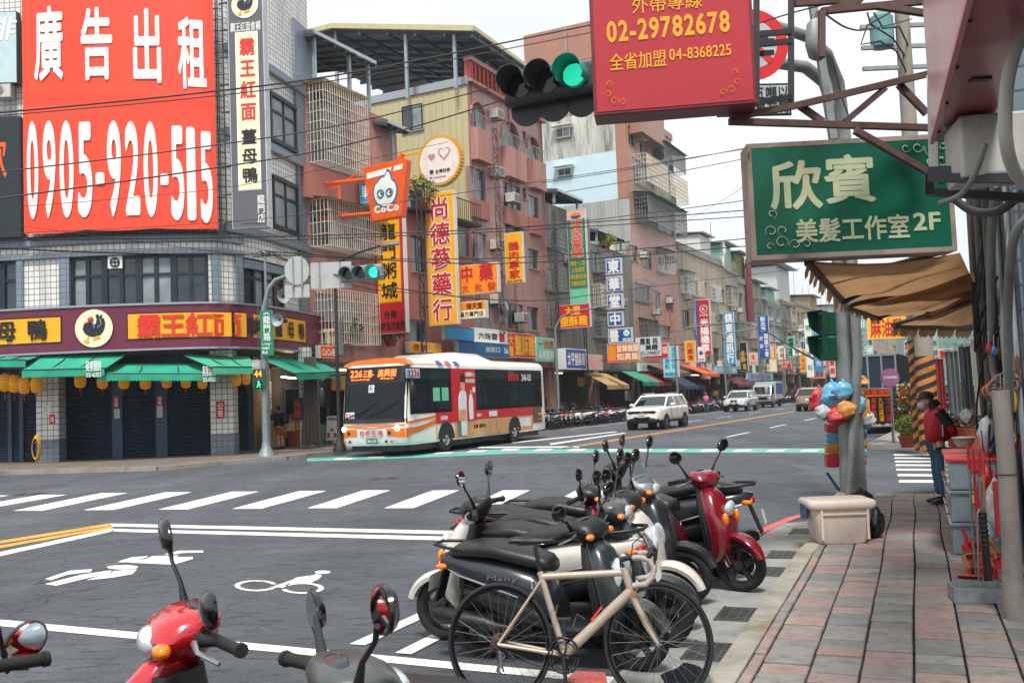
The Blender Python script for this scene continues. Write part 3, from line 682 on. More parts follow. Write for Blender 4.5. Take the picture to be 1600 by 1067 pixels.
def curved_text(s,sa,sb,z0,z1,off,mat,parent,boff=.02,sy=1.0,gapf=None):
 """characters set one by one along the curve, each on its own tangent"""
 chars=list(s);n=len(chars);
 for i,ch in enumerate(chars):
  if ch==' ':continue
  sc=sa+(sb-sa)*(i+.5)/n;w=(z1-z0)*sy;a,b=cb(sc-w/2,off)[0],cb(sc+w/2,off)[0]
  mb=MB(Matrix.Translation((a.x,a.y,0))@Matrix.Rotation(atan2(b.y-a.y,b.x-a.x),4,'Z'));text_mb(mb,ch,0,(b-a).length,z0,z1,y=-.01,off=boff);mb.build('lettering',mat,parent,recalc=False)
hF=z_ft-z_fb
for(x0,x1)in((-300,97),(198,386),(390,477)):
 o_=.42 if x1<387 else .40;sa,sb=cbs(x0,510,o_)[0],cbs(x1,510,o_)[0]
 mb=T_I();strip(mb,sa,sb,z_fb+hF*.2,z_ft-hF*.17,o_,o_+.015);mb.build('black_border',ink,fs)
 mb=T_I();strip(mb,sa+.05,sb-.05,z_fb+hF*.2+.05,z_ft-hF*.17-.05,o_,o_+.022);mb.build('yellow_field',yel,fs)
def ctx(s,x0,x1,mat,k0=.3,k1=.74,off=.475,bo=.03,sy=1.0):curved_text(s,cbs(x0,515,.42)[0],cbs(x1,515,.42)[0],z_fb+hF*k0,z_fb+hF*k1,off,mat,fs,bo,sy)
ctx('霸王紅面',215,376,redp,.24,.78,sy=.95);ctx('母鴨',-12,84,ink,.3,.76);ctx('碳烤',388,408,ink,.3,.7,.465,sy=.7)
ctx('薑母鴨',424,477,ink,.3,.72,.465,sy=.75);ctx('薑',-70,-25,ink)
ds,dz=cbs(147,513,.44);p_,d_,n_=cb(ds,.45);DM=Matrix.Translation((p_.x,p_.y,dz))@Matrix.Rotation(atan2(d_.y,d_.x),4,'Z')
def duck(T,parent,R_):
 k=R_/82.
 def P(pts):return[((x-412)*k,-(y-428)*k)for x,y in pts]
 MB(T).prism([(R_*cos(2*pi*i/32),R_*sin(2*pi*i/32))for i in range(32)],-.01,0).build('medallion',cream,parent)
 mb=MB(T)
 body=[(395,380),(405,378),(412,390),(410,405),(420,412),(425,390),(420,372),(432,366),(436,380),(443,370),(450,372),(448,388),(457,385),(459,400),(462,398),(460,425),(452,445),(438,460),(415,466),(390,462),(372,448),(364,430),(368,412),(380,402),(388,392)]
 mb.prism(P(body),-.02,-.011);mb.build('duck_body',M('duck_navy','#16222e',.5),parent)
 MB(T).prism(P([(385,385),(400,378),(408,384),(404,394),(388,398)]),-.028,-.021).build('duck_head',redp,parent)
 MB(T).prism(P([(366,402),(384,396),(392,400),(372,406)]),-.028,-.021).build('duck_bill',yel,parent);MB(T).prism(P([(385,462),(392,466),(390,476),(392,490),(378,492),(366,482),(382,474)]),-.028,-.021).build('duck_foot',yel,parent);MB(T).prism(P([(420,464),(436,460),(442,472),(430,474),(410,482),(408,474)]),-.028,-.021).build('duck_foot',yel,parent)
 MB(T).tube([Vector((x,-.03,z))for x,z in P([(404,398),(412,410),(414,425)])],.012*R_,5).tube([Vector((x,-.03,z))for x,z in P([(440,385),(445,410),(430,425)])],.012*R_,5).build('duck_line',whitep,parent)
duck(DM,fs,82/2.807/1500*34.0)
PSG='projecting shop signs along the left row'
for i,(x0,x1,yb,ysplit)in enumerate(((64,86,727,686),(336,361,716,677),(-190,-160,730,690))):
 a=G(x0,yb);b=G(x1,yb);c=(a+b)/2;w=(b-a).length;zs=CAM_H+ray((x0+x1)/2,ysplit).z/ray((x0+x1)/2,ysplit).y*c.y
 MB(Matrix.Translation(c)).box(-w/2,w/2,0,.55,zs,z_fb).build('column',wt,cbd)
 MB(Matrix.Translation(c)).box(-w/2-.01,w/2+.01,-.01,.56,.1,zs).build('column_base',bt,cbd)
def shutter(px0,px1,parent,off=-1.7,pyb=716,name='shutter'):
 s0,s1=cbs(px0,660,off)[0],cbs(px1,660,off)[0];mb=T_I();z=.13;n=max(1,int((s1-s0)/1.2))
 zz=[];k=0
 while z<z_fb-.25:zz.append((z,0.0));zz.append((z+.045,.03));zz.append((z+.09,.0));z+=.1
 v=[];f=[]
 for i in range(n+1):
  s=s0+(s1-s0)*i/n
  for(z,o_)in zz:p=cb(s,off+o_)[0];v.append((p.x,p.y,z))
 m=len(zz)
 for i in range(n):
  for j in range(m-1):f.append((i*m+j,(i+1)*m+j,(i+1)*m+j+1,i*m+j+1))
 mb.add(v,f);return mb.build(name,shut_m,parent,recalc=False)
for a,b in((-320,-170),(-150,-12),(-8,12),(18,30),(36,60),(89,175),(191,243),(261,336),(341,388)):shutter(a,b,cbd)
for a,b in((12,18),(30,36),(60,66),(175,191),(243,261),(388,396)):
 s0,s1=cbs(a,660,-1.6)[0],cbs(b,660,-1.6)[0];mb=T_I();strip(mb,s0,s1,.12,z_fb,-1.85,-1.6,1);mb.build('door_post',M('post_blue','#25425c',.5,0,.2,2),cbd)
mb=T_I();strip(mb,cbs(-330,660,-1.6)[0],cbs(396,660,-1.6)[0],z_fb-.45,z_fb-.05,-1.9,-1.55);mb.build('shutter_box',frame_dk,cbd)
notice_r=M('notice_red','#b8262c',.5);notice_w=M('notice_paper','#c9cbc8',.6,0,.15,9)
for(px,py,w,h,off,mt,s)in((182,628,.2,.42,-1.58,notice_r,'出租'),(183,646,.2,.35,-1.58,notice_w,''),(250,626,.2,.36,-1.58,notice_r,'招租'),(250,643,.2,.42,-1.58,notice_w,''),(82,655,.22,.35,.02,notice_r,'店'),(73,640,.3,.3,.02,notice_w,''),(344,640,.3,.62,.03,notice_r,'公告'),(398,630,.12,.25,-1.55,notice_w,'')):
 s_,z_=cbs(px,py,off);p_,d_,n_=cb(s_,off+.012);T=Matrix.Translation((p_.x,p_.y,z_))@Matrix.Rotation(atan2(d_.y,d_.x),4,'Z')
 n1=MB(T).box(-w/2,w/2,-.008,.0,-h/2,h/2).build('notice',mt,cbd)
 if s:letter(s,T,(-w*.3,w*.3,-h*.4,h*.4),whitep,n1,y=-.012,vert=True)
 else:
  mb=MB(T)
  for k in range(5):mb.box(-w*.38,w*(.2+.15*sin(k*3)),-.0115,-.0105,h*(.35-k*.17),h*(.39-k*.17))
  mb.build('print',M('print_grey','#6a6c70',.6),n1)
hs,hz=cbs(58,700,.05);hp=cb(hs,.05)[0];t=E('coiled_hose','yellow coiled hose hanging on the left arcade column','hose',Matrix.Translation((hp.x,hp.y,hz)))
mb=MB(WM[t.name])
for k in range(4):mb.torus((0,-.02-k*.035,0),.30-k*.02,.022,'Y',20,6)
h_=mb.build('coil',M('hose_yellow','#d79a12',.5),t);h_.data.transform(Matrix.Diagonal((.5,1,1.5,1)))
MB(WM[t.name]).cyl((0,.1,.2),(0,-.12,.2),.02).build('hook',steel,t)
AW='teal awnings of the corner building'
def awning(tl,tr,br,bl,off_t,off_b,label,mat,txt=None,group=AW,val=.28):
 P=[]
 for(px,py),o_ in((tl,off_t),(tr,off_t),(br,off_b),(bl,off_b)):
  s,z=cbs(px,py,o_);q=cb(s,o_)[0];P.append(Vector((q.x,q.y,z)))
 c=(P[0]+P[1])/2;t=E('awning',label,'awning',Matrix.Translation(c),group)
 mb=MB(I4);nu,nv=16,6
 def fn(u,v):
  a=P[0].lerp(P[1],u);b=P[3].lerp(P[2],u);q=a.lerp(b,v);q.z-=.07*sin(pi*v)+.02*sin(u*19)*v;return q
 mb.grid(fn,nu,nv);mb.build('canvas',mat,t,recalc=False,smooth=True)
 mb=MB(I4);n=36
 d=(P[2]-P[3]);
 for k in range(n):
  a=P[3].lerp(P[2],k/n);b=P[3].lerp(P[2],(k+1)/n);m=(a+b)/2;a2,b2,m2=a.copy(),b.copy(),m.copy();a2.z-=val*.8;b2.z-=val*.8;m2.z-=val
  mb.add([a,b,b2,m2,a2],[(0,1,2,3,4)])
 mb.build('valance',mat,t,recalc=False)
 mb=MB(I4);
 for k in range(4):a=P[0].lerp(P[1],k/3);b=P[3].lerp(P[2],k/3);a.z-=.05;b.z-=.05;mb.tube([a,b],.02,6)
 mb.tube([P[3],P[2]],.02,6);mb.tube([P[0]-Vector((0,0,.08)),P[1]-Vector((0,0,.08))],.045,8);mb.build('frame',steel_dark,t)
 if txt:
  u0,u1=txt[1];a=P[3].lerp(P[2],u0);b=P[3].lerp(P[2],u1);T=Matrix.Translation(a)@Matrix.Rotation(atan2(b.y-a.y,b.x-a.x),4,'Z');L_=(b-a).length
  mb=MB(T);text_mb(mb,txt[0],0,L_,-.1,.25,y=-.03);mb.build('lettering',whitep,t,recalc=False)
  mb=MB(T);text_mb(mb,'02-6352',0.02,L_,-.3,-.15,y=-.03);mb.build('lettering',whitep,t,recalc=False)
 return t
awning((4,551),(70,552),(40,562),(-60,562),.1,1.2,'short teal awning at the far left end of the corner building',teal_awn)
awning((66,553),(198,552),(163,575),(34,578),.1,1.6,'teal scalloped awning over the shutter right of the hose column',teal_awn,('吳家麵館',(.78,.97)))
awning((170,568),(330,568),(343,583),(152,583),.1,1.5,'widest teal awning, hanging low over the middle shutters',teal_awn,('吳家麵館',(.86,.97)))
awning((285,553),(388,556),(408,573),(332,573),.15,1.7,'faded teal awning with a brown stain beside the countdown signal',M('teal_canvas_stained','#3aa583',.75,0,.2,2,dirt='#7a6a3c',dirt_amt=.7),('吳家麵館',(.8,.98)))
awning((404,557),(497,560),(533,580),(462,583),.2,1.9,'teal awning over the open snack shop at the building corner',teal_awn)
lan=M('lantern_yellow','#d9951a',.6,0,.1,6,emit=.12);lan_o=M('lantern_orange_ink','#b0501a',.6)
lsp=[(22,668,27,46),(63,672,24,48),(106,680,24,42),(160,676,25,42),(352,655,25,40),(450,664,24,34),(543,668,24,30),(638,670,24,30),(731,665,22,30),(815,665,22,30),(888,668,22,30),(1037,655,22,32),(1080,650,20,32)]
l0=None
where=['leftmost yellow lantern at the photo edge under the corner awning','second yellow lantern from the left edge','third yellow lantern from the left, before the tiled column','yellow lantern just left of the hose column','yellow lantern under the right end of the first full awning','yellow lantern at the left end of the widest awning','yellow lantern above the post with two notices','yellow lantern hanging before the middle of the second shutter',
'yellow lantern over the post between the shutters',
'yellow lantern before the third shutter',
'yellow lantern nearest the tiled column with the red notice',
'left one of the lantern pair right of the tiled column',
'right one of the lantern pair beside the countdown signal']
for i,(x,y,rw,rh)in enumerate(lsp):
 px,py=x/2.807,360+y/2.807;s_,z_=cbs(px,py,.25);q=cb(s_,.25)[0];T=Matrix.Translation((q.x,q.y,z_))
 if l0 is None:
  l0=E('paper_lantern',where[0],'lantern',T,'yellow lanterns under the awnings');mb=MB(T)
  prof=[(.02,-.30),(.1,-.30),(.17,-.25),(.2,-.12),(.205,0),(.2,.12),(.17,.25),(.1,.30),(.02,.30)]
  mb.lathe(prof,n=14);mb.build('shade',lan,l0,smooth=True)
  mb=MB(T)
  for h in(-.2,-.1,0,.1,.2):mb.torus((0,0,h),.2 if abs(h)<.15 else .186,.006,'Z',14,4)
  mb.build('rib',lan_o,l0);mb=MB(T);mb.lathe([(.0,.3),(.08,.3),(.08,.35),(0,.35)],n=10).cyl((0,0,.35),(0,0,.8),.008,n=5).lathe([(0,-.34),(.07,-.34),(.07,-.3),(0,-.3)],n=10).cyl((0,0,-.34),(0,0,-.6),.012,n=5).build('tassel',lan_o,l0)
 else:dup(l0,T@Matrix.Diagonal((rw/26,rw/26,min(1,rh/44),1)),where[i])
ban_m=M('banner_vinyl','#ee4326',.45,0,.03,.8,bump=.05)
t=E('rental_banner','huge red vinyl banner with white characters and a phone number on the rounded facade','banner',Matrix.Translation(cb(spx(190,200),.5)[0]+Vector((0,0,zpx(190,360)))))
BO=.55
bs0,bs1=cbs(36,200,BO)[0],cbs(337,200,BO)[0];bzb=cbs(190,358,BO)[1];bzt=cbs(190,-14,BO)[1]
def bwrap(off):return BO+off
mb=MB(I4)
def bfn(u,v):
 s=bs0+(bs1-bs0)*u;z=bzb+(bzt-bzb)*v;fold=.008*sin(z*1.3+u*2.5)*sin(pi*v)+.006*sin(u*14+z*.5)+.018*math.exp(-((z-bzb-5.0+u*.4)/.18)**2)
 if v==0:z-=.05*abs(sin(u*9))
 q=cb(s,BO+fold)[0];return(q.x,q.y,z)
mb.grid(bfn,60,60);mb.build('vinyl',ban_m,t,recalc=False,smooth=True)
def bpz(y):return cbs(190,y,BO)[1]
def bchar(ch,x0,x1,ya,yb_,bo=.03):
 y0,y1=max(ya,yb_),min(ya,yb_)
 s0,z0=cbs(x0,(y0+y1)/2,BO)[0],cbs((x0+x1)/2,y0,BO)[1];s1,z1=cbs(x1,(y0+y1)/2,BO)[0],cbs((x0+x1)/2,y1,BO)[1]
 vs,fs_,a,b,c,d=glyph(ch,bo);kx,kz=(s1-s0)/(b-a),(z1-z0)/(d-c);V=[]
 for p in vs:
  q=cb(s0+(p[0]-a)*kx,BO+.038+p[2])[0];V.append((q.x,q.y,z0+(p[1]-c)*kz))
 mb=MB(I4);mb.add(V,fs_);mb.build('lettering',whitep,t,recalc=False)
for ch,x0,x1,y0,y1 in(('廣',54,99,10,127),('告',127,176,12,126),('出',208,252,14,131),('租',278,322,27,140)):bchar(ch,x0,x1,y1,y0,.03)
for ch,x0,x1,y0,y1 in(('0',43,61,190,343),('9',68,88,189,342),('0',94,116,189,341),('5',122,145,191,340),('-',150,164,270,290),('9',168,190,189,340),('2',196,219,190,337),('0',225,247,190,340),('-',251,264,272,290),('5',267,288,197,345),('1',292,306,199,345),('5',313,332,206,349)):bchar(ch,x0,x1,y1,y0,.03)
mb=MB(I4)
for z in(bzb-.12,(bzb+bzt)/2,bzt):
 pts=[Vector((*cb(bs0+(bs1-bs0)*k/12,.3)[0][:2],z))for k in range(13)];mb.tube(pts,.035,6)
for k in range(7):s=bs0+(bs1-bs0)*k/6;a=cb(s,.05)[0];b=cb(s,.45)[0];mb.bar((a.x,a.y,bzb-.12),(b.x,b.y,bzb-.12),.05)
mb.build('frame',steel_dark,t)
def truss(name,label,P,Q,w,n,r,mat,dirv,group=None,cat='truss',diag=True):
 P,Q,dv=Vector(P),Vector(Q),Vector(dirv).normalized()*w;t=E(name,label,cat,Matrix.Translation(P),group)
 mb=MB(I4);mb.bar(P,Q,r*2);mb.bar(P+dv,Q+dv,r*2);mb.build('rail',mat,t);mb=MB(I4)
 for k in range(n+1):
  a=P.lerp(Q,k/n);mb.bar(a,a+dv,r*1.5)
  if diag and k<n:b=P.lerp(Q,(k+1)/n);mb.bar(a if k%2 else a+dv,b+dv if k%2 else b,r*1.3)
 mb.build('rung',mat,t);return t
for x,lab in((336,'dark steel ladder frame against the banner right edge'),(344,'dark steel ladder frame behind the grey vertical sign')):
 s,z0=cbs(x,362,.35);z1=cbs(x,-20,.35)[1];q=cb(s,.35)[0];d_=cb(s)[1]
 truss('sign_truss',lab,(q.x,q.y,z0),(q.x,q.y,z1),.24,22,.018,steel_dark,d_,'sign trusses on the corner building',diag=False)
SIGNS=[]
def tri_text(T,w,h,items,parent,y=-.012):
 for it in items:
  s,(a,b,c,d),mt=it[:3];kw=it[3]if len(it)>3 else{}
  letter(s,T,(a*w,b*w,c*h,d*h),mt,parent,y=kw.pop('y',y),**kw)
def board(label,T,w,h,th,face,side,items=(),name='projecting_sign',cat='sign',group=PSG,border=None,bracket=None,fields=()):
 t=E(name,label,cat,T,group)
 MB(T).box(0,w,0,th,0,h).build('sign_box',side,t,bevel=.008,seg=1);MB(T).box(.03,w-.03,-.006,-.001,.03,h-.03).build('face',face,t)
 if border is not None:
  mb=MB(T);b=border[1];g=border[2]if len(border)>2 else .06
  mb.box(g,w-g,-.009,-.0065,g,g+b).box(g,w-g,-.009,-.0065,h-g-b,h-g).box(g,g+b,-.009,-.0065,g+b,h-g-b).box(w-g-b,w-g,-.009,-.0065,g+b,h-g-b);mb.build('border',border[0],t)
 for i,(a,b,c,d,mt)in enumerate(fields):MB(T).box(a*w,b*w,-.0080-.0012*i,-.0063,c*h,d*h).build('field',mt,t)
 tri_text(T,w,h,items,t)
 if bracket:
  mb=MB(T)
  for z in(h*.15,h*.85):mb.bar((-bracket,th/2,z),(0,th/2,z),.06)
  mb.build('bracket',steel_dark,t)
 return t
PF=Fr((0,0),A2);PF_rz=-A2
def perp(x0,y0,x1,y1,off=.4,u=None,v_shift=0):
 """pixel box of a sign standing square to the facade -> (matrix at its lower left corner, width, height, u)"""
 ym=(y0+y1)/2
 if u is None:u=LF.px(x0,ym,off=-off)[0]
 va,zt=LF.px_u(x0,y0,u);vb,_=LF.px_u(x1,ym,u);va=LF.px_u(x0,ym,u)[0];zb=LF.px_u(x0,y1,u)[1]
 T=Matrix.Translation(LF.w(u,va,zb))@Matrix.Rotation(LF.rz-pi/2,4,'Z')
 return T,abs(vb-va),zt-zb,u
grey_s=M('sign_slate','#5e5a62',.45,0,.06,2)
s0_,zt_=cbs(352,100,1.0);q0=cb(s0_,1.0)[0];dd=ray(352,200);s1_,_=cbs(412,100,1.2);q1=cb(s1_,1.25)[0]
ang=-.12;zb_=CAM_H+ray(362,358).z/sqrt(1-ray(362,358).z**2)*q0.length;zt_=CAM_H+ray(350,-30).z/sqrt(1-ray(350,-30).z**2)*q0.length
w_=1.32;h_=zt_-zb_;T=Matrix.Translation((q0.x+.12,q0.y,zb_))@Matrix.Rotation(ang,4,'Z')
def yz(py):return(CAM_H+ray(385,py).z/sqrt(1-ray(385,py).z**2)*q0.length-zb_)/h_
t=E('vertical_sign','tall slate-grey restaurant sign with a duck medallion beside the red banner','sign',T,PSG)
MB(T).box(0,w_,0,.45,0,h_).build('sign_box',M('sign_white_side','#c8cacb',.5,0,.06,4,dirt='#7c7d7f',dirt_amt=.4),t,bevel=.01)
MB(T).box(.03,w_-.03,-.01,-.002,.03,h_-.03).build('face',grey_s,t)
MB(T).box(.26*w_,.86*w_,-.022,-.012,yz(302),yz(302)+0.01,).build('seam',ink,t)
zc0,zc1=yz(300)*h_,yz(55)*h_
MB(T).box(.20*w_,.84*w_,-.018,-.012,zc0,zc1).build('border',whitep,t);MB(T).box(.225*w_,.815*w_,-.026,-.019,zc0+.04,zc1-.04).build('field',cream,t)
letter('霸王紅面',T,(.33*w_,.74*w_,yz(195)*h_,yz(62)*h_),redp,t,y=-.03,vert=True,off=.035,gap=.2)
letter('薑母鴨',T,(.33*w_,.74*w_,yz(292)*h_,yz(203)*h_),ink,t,y=-.03,vert=True,off=.03,gap=.22)
letter('霸王紅面食補',T,(.08*w_,.92*w_,yz(54)*h_,yz(40)*h_),whitep,t,y=-.02)
letter('龍門店',T,(.72*w_,.92*w_,yz(352)*h_,yz(308)*h_),whitep,t,y=-.02,vert=True)
duck(T@Matrix.Translation((.5*w_,-.02,yz(13)*h_)),t,.5)
mb=MB(T)
for k in range(9):z=.3+k*h_/9;mb.bar((-.45,.3,z),(0,.3,z),.05)
mb.build('bracket',steel_dark,t)
T=Matrix.Translation((cb(sE-.1,.1)[0].x+.05,cb(sE-.1,.1)[0].y-.3,z_fb-.15))@Matrix.Rotation(-.35,4,'Z')
board('small maroon box sign with a cream panel at the end of the duck fascia',T,1.05,1.5,.35,M('brown_sign','#5e2a26',.45,0,.08,3),alu,[('霸王紅面',(.58,.8,.1,.72),redp,dict(vert=True,y=-.02)),('薑母鴨',(.26,.44,.12,.68),ink,dict(vert=True,y=-.02)),('現',(.1,.28,.8,.92),redp),('市',(.7,.88,.8,.92),redp)],group=PSG,fields=[(.16,.86,.07,.76,cream)])
inr=M('shop_wall_cream','#c9a987',.6,0,.15,2);warm=M('warm_tube','#ffd9a0',.5,emit=3.0)
a=cb(cbs(396,640,-2)[0],-2)[0];b=LF.w(-23.5,3.2)
si=E('snack_shop','open snack shop interior with tiled wall and counter under the last teal awning','shop',Matrix.Translation((a.x,a.y,.12)))
mb=MB(I4);mb.add([(a.x,a.y,.12),(b.x,b.y,.12),(b.x,b.y,z_fb),(a.x,a.y,z_fb)],[(0,1,2,3)],[[(0,0),(6,0),(6,4),(0,4)]]);mb.build('back_wall',M_tile('marble_tile','#c9b08f','#8a7258',.6,.6,mort=.01,dirt=.15),si,recalc=False)
c=(a+b)/2;dv=(b-a).normalized();nv=Vector((dv.y,-dv.x,0))
T=Matrix.Translation(a+dv*.6+nv*1.2)@Matrix.Rotation(atan2(dv.y,dv.x),4,'Z');MB(T).box(-.4,1.7,0,.7,.12,1.15).build('counter',inr,si,bevel=.02);MB(T).box(-.45,1.75,-.05,.75,1.15,1.2).build('counter_top',alu,si)
mb=MB(T)
for k in range(5):mb.lathe([(0,0),(.08,0),(.09,.2),(.06,.24),(0,.24)],(.0+k*.32,.3,1.2),n=10)
mb.build('jars',M('jar_brown','#6d4a30',.3),si)
MB(T).box(1.2,2.2,1.1,1.14,1.7,2.9).build('price_board',whitep,si);
mb=MB(T)
for k in range(7):mb.box(1.3,1.95+.2*sin(k),1.085,1.095,1.85+k*.14,1.9+k*.14)
mb.build('print',ink,si)
MB(T).box(.4,3.2,.2,.26,3.0,3.05).build('shop_glow_bar',M('added_warm_glow','#ffe2b8',.5,emit=14),si);MB(T).box(3.2,5,1.3,1.36,2.6,3.2).build('light_box',M('lit_yellow','#f0b52a',.4,emit=1.2),si)  # warm glowing bar is added only to brighten the dark snack shop interior
MB(T).box(3.1,4.9,.6,1.2,.12,1.25).build('cabinet',M('cabinet_yellow','#c98f22',.4),si)
q=G(478,705);T=Matrix.Translation((q.x,q.y+.6,.12))
MB(T).box(-.35,.1,0,.5,0,z_fb).build('pillar',wt,si)
tarp=M('tarp_grey','#5b5450',.8,0,.25,3);mb=MB(T)
for k in range(5):mb.tube([(-.05+k*.1,-.12,z_fb-.4),(-.08+k*.12,-.16,1.6),(-.16+k*.15,-.2,.1)],[.05,.075,.11],7)
mb.build('rolled_tarp',tarp,si,smooth=True)
sg=MB(T).box(-.55,-.2,-.16,-.12,1.1,2.0).build('poster',ink,si);letter('外送',T,(-.5,-.25,1.2,1.9),redp,sg,y=-.17,vert=True)
def bucket(name,label,T,r0,r1,h,mat,lid=None,cat='bin',group=None):
 t=E(name,label,cat,T,group);MB(T).lathe([(0,.01),(r0,.01),(r1,h),(r1+.02,h),(r1+.02,h+.02),(r1-.015,h+.02),(r0-.015,.03),(0,.03)],n=18).build('body',mat,t,smooth=True)
 MB(T).torus((0,0,h*.85),r1+.005,.012,'Z',18,5).build('rim',lid or mat,t);return t
q=G(461,702);bucket('waste_bin','orange plastic bin standing before the snack shop pillar',Matrix.Translation((q.x,q.y,.12)),.24,.32,.62,M('bin_orange','#a2532a',.5))
q=G(447,702);bucket('bucket','small dark red bucket beside the orange bin',Matrix.Translation((q.x,q.y,.12)),.12,.17,.34,M('bucket_red','#6e1d24',.5))
q=G(518,700);T=Matrix.Translation((q.x,q.y+.1,.12))@Matrix.Rotation(-.25,4,'Z');t=E('menu_board','white A-board menu with drink pictures beside the bus front','sign board',T)
mb=MB(T);mb.bar((-.3,.0,0),(-.26,.2,1.25),.04);mb.bar((.3,.0,0),(.26,.2,1.25),.04);mb.bar((-.3,.45,0),(-.26,.2,1.25),.04);mb.bar((.3,.45,0),(.26,.2,1.25),.04);mb.build('leg',black,t)
TT=T@Matrix.Rotation(-.16,4,'X');MB(TT).box(-.27,.27,-.03,-.01,.2,1.2).build('panel',whitep,t)
letter('MENU',TT,(-.2,.2,1.02,1.14),ink,t,y=-.04);MB(TT).prism([(.07*cos(k),.62+.07*sin(k))for k in[i*.63 for i in range(10)]],-.045,-.035).prism([(.1,.3),(.2,.3),(.22,.5),(.08,.5)],-.045,-.035).prism([(-.2,.3),(-.1,.3),(-.08,.5),(-.22,.5)],-.045,-.035).build('picture',M('drink_brown','#a0683a',.5),t)
s_,z0=cbs(12,370,.6);z1=cbs(12,180,.6)[1]
T=Matrix.Translation(cb(cbs(-80,300,.7)[0],.7)[0]+Vector((0,0,z0)));wS=cbs(24,270,.7)[0]-cbs(-80,270,.7)[0]
board('dark teal shop sign at the left photo edge beside the red banner',T@Matrix.Rotation(.03,4,'Z'),wS,z1-z0,.3,M('sign_dark_teal','#17252c',.4),steel_dark,[('02-8521',(.1,.7,.15,.28),whitep),('餐飲',(.2,.8,.5,.85),orange_m)],name='wall_sign',group=None)
z0,z1=cbs(8,128,.6)[1],cbs(8,15,.6)[1];wS2=cbs(18,70,.7)[0]-cbs(-90,70,.7)[0]
board('pale blue sign at the top left edge above the air conditioner',Matrix.Translation(cb(cbs(-90,70,.7)[0],.7)[0]+Vector((0,0,z0)))@Matrix.Rotation(.03,4,'Z'),wS2,z1-z0,.3,M('sign_pale_blue','#b7cfd3',.4),steel_dark,[('咖啡',(.15,.95,.6,.92),whitep,dict(slant=.2))],name='wall_sign',group=None)
ac_w=M('ac_white','#bdbdb6',.5,0,.08,5,dirt='#6e675c',dirt_amt=.5);ac_d=M('ac_grille','#3a3c3e',.5)
AC0=[]
def ac(T,label,parent=None,w=.8,h=.55,d=.35):
 """outdoor unit; front faces -y, origin at the bottom centre of its back"""
 if parent is not None:
  o=MB(T).box(-w/2,w/2,-d,0,0,h).build('air_conditioner',ac_w,parent,bevel=.02,seg=1)
  mb=MB(T)
  for k in range(5):mb.box(-w*.42,w*.42,-d-.012,-d-.002,h*(.15+k*.16),h*(.22+k*.16))
  mb.build('grille',ac_d,o);mb=MB(T);mb.bar((-w*.4,-d,-.03),(-w*.4,0,-.03),.04);mb.bar((w*.4,-d,-.03),(w*.4,0,-.03),.04);mb.build('bracket',steel_dark,o);return o
 t=E('air_conditioner',label,'air conditioner',T);MB(T).box(-w/2,w/2,-d,0,0,h).build('casing',ac_w,t,bevel=.02)
 mb=MB(T);cx=-w*.12;R_=h*.42
 for k in range(4):mb.torus((cx,-d-.01,h/2),R_*(k+1)/4,.006,'Y',20,4)
 for k in range(8):a_=k*pi/8;mb.bar((cx-R_*cos(a_),-d-.012,h/2-R_*sin(a_)),(cx+R_*cos(a_),-d-.012,h/2+R_*sin(a_)),.007)
 mb.build('fan_grille',ac_d,t);return t
s_,z_=cbs(8,157,.1);q=cb(s_,.1)[0];ac(Matrix.Translation((q.x,q.y,z_)),'small air conditioner on the wall at the top left edge',w=.75,h=.5)
def along(px,py,y):
 d=ray(px,py);return CC+d*(y/d.y)
pb=G(416,712,.12);PY=pb.y
t=E('signal_pole','grey signal pole with a curved arm on the far pavement corner','signal pole',Matrix.Translation(pb));
mb=MB(I4);mb.lathe([(.3,.0),(.28,.05),(.16,.28),(.12,.5),(.11,1.2)],pb,n=14)
arm=[along(414,500,PY),along(415,470,PY),along(419,452,PY),along(430,438,PY),along(446,432,PY-.1),along(475,431,PY-.4),along(520,429,PY-.9),along(600,430,PY-1.7)]
arm=[Vector((pb.x,PY,1.2)),Vector((pb.x,PY,4.5))]+[Vector((pb.x,PY,arm[0].z+.2))]+arm[1:]
mb.tube(arm,[.11,.1,.09,.085,.085,.08,.075,.06,.05,.045],12);mb.build('pole',M('pole_grey','#7d8a8e',.5,.3,.15,4,dirt='#4b4a45',dirt_amt=.4),t,smooth=True)
sp=E('service_pole','thin grey service pole with a cluster of cables on its head above the Longmen sign','utility pole',Matrix.Translation((pb.x+.02,PY+.25,.12)))
zt2=along(418,396,PY).z;MB(I4).cyl((pb.x+.06,PY+.25,.12),(pb.x+.06,PY+.25,zt2),.05,.045,10).build('pole',steel,sp,smooth=True)
mb=MB(I4)
for k in range(6):a_=k*1.05;mb.tube([(pb.x+.06,PY+.25,zt2-.1),(pb.x+.06+.18*cos(a_),PY+.25+.18*sin(a_),zt2+.12),(pb.x+.06+.3*cos(a_),PY+.25+.2*sin(a_),zt2+.05)],.02,5)
mb.bar((pb.x-.35,PY+.25,zt2-.05),(pb.x+.5,PY+.25,zt2-.05),.04);mb.build('bracket',steel_dark,sp)
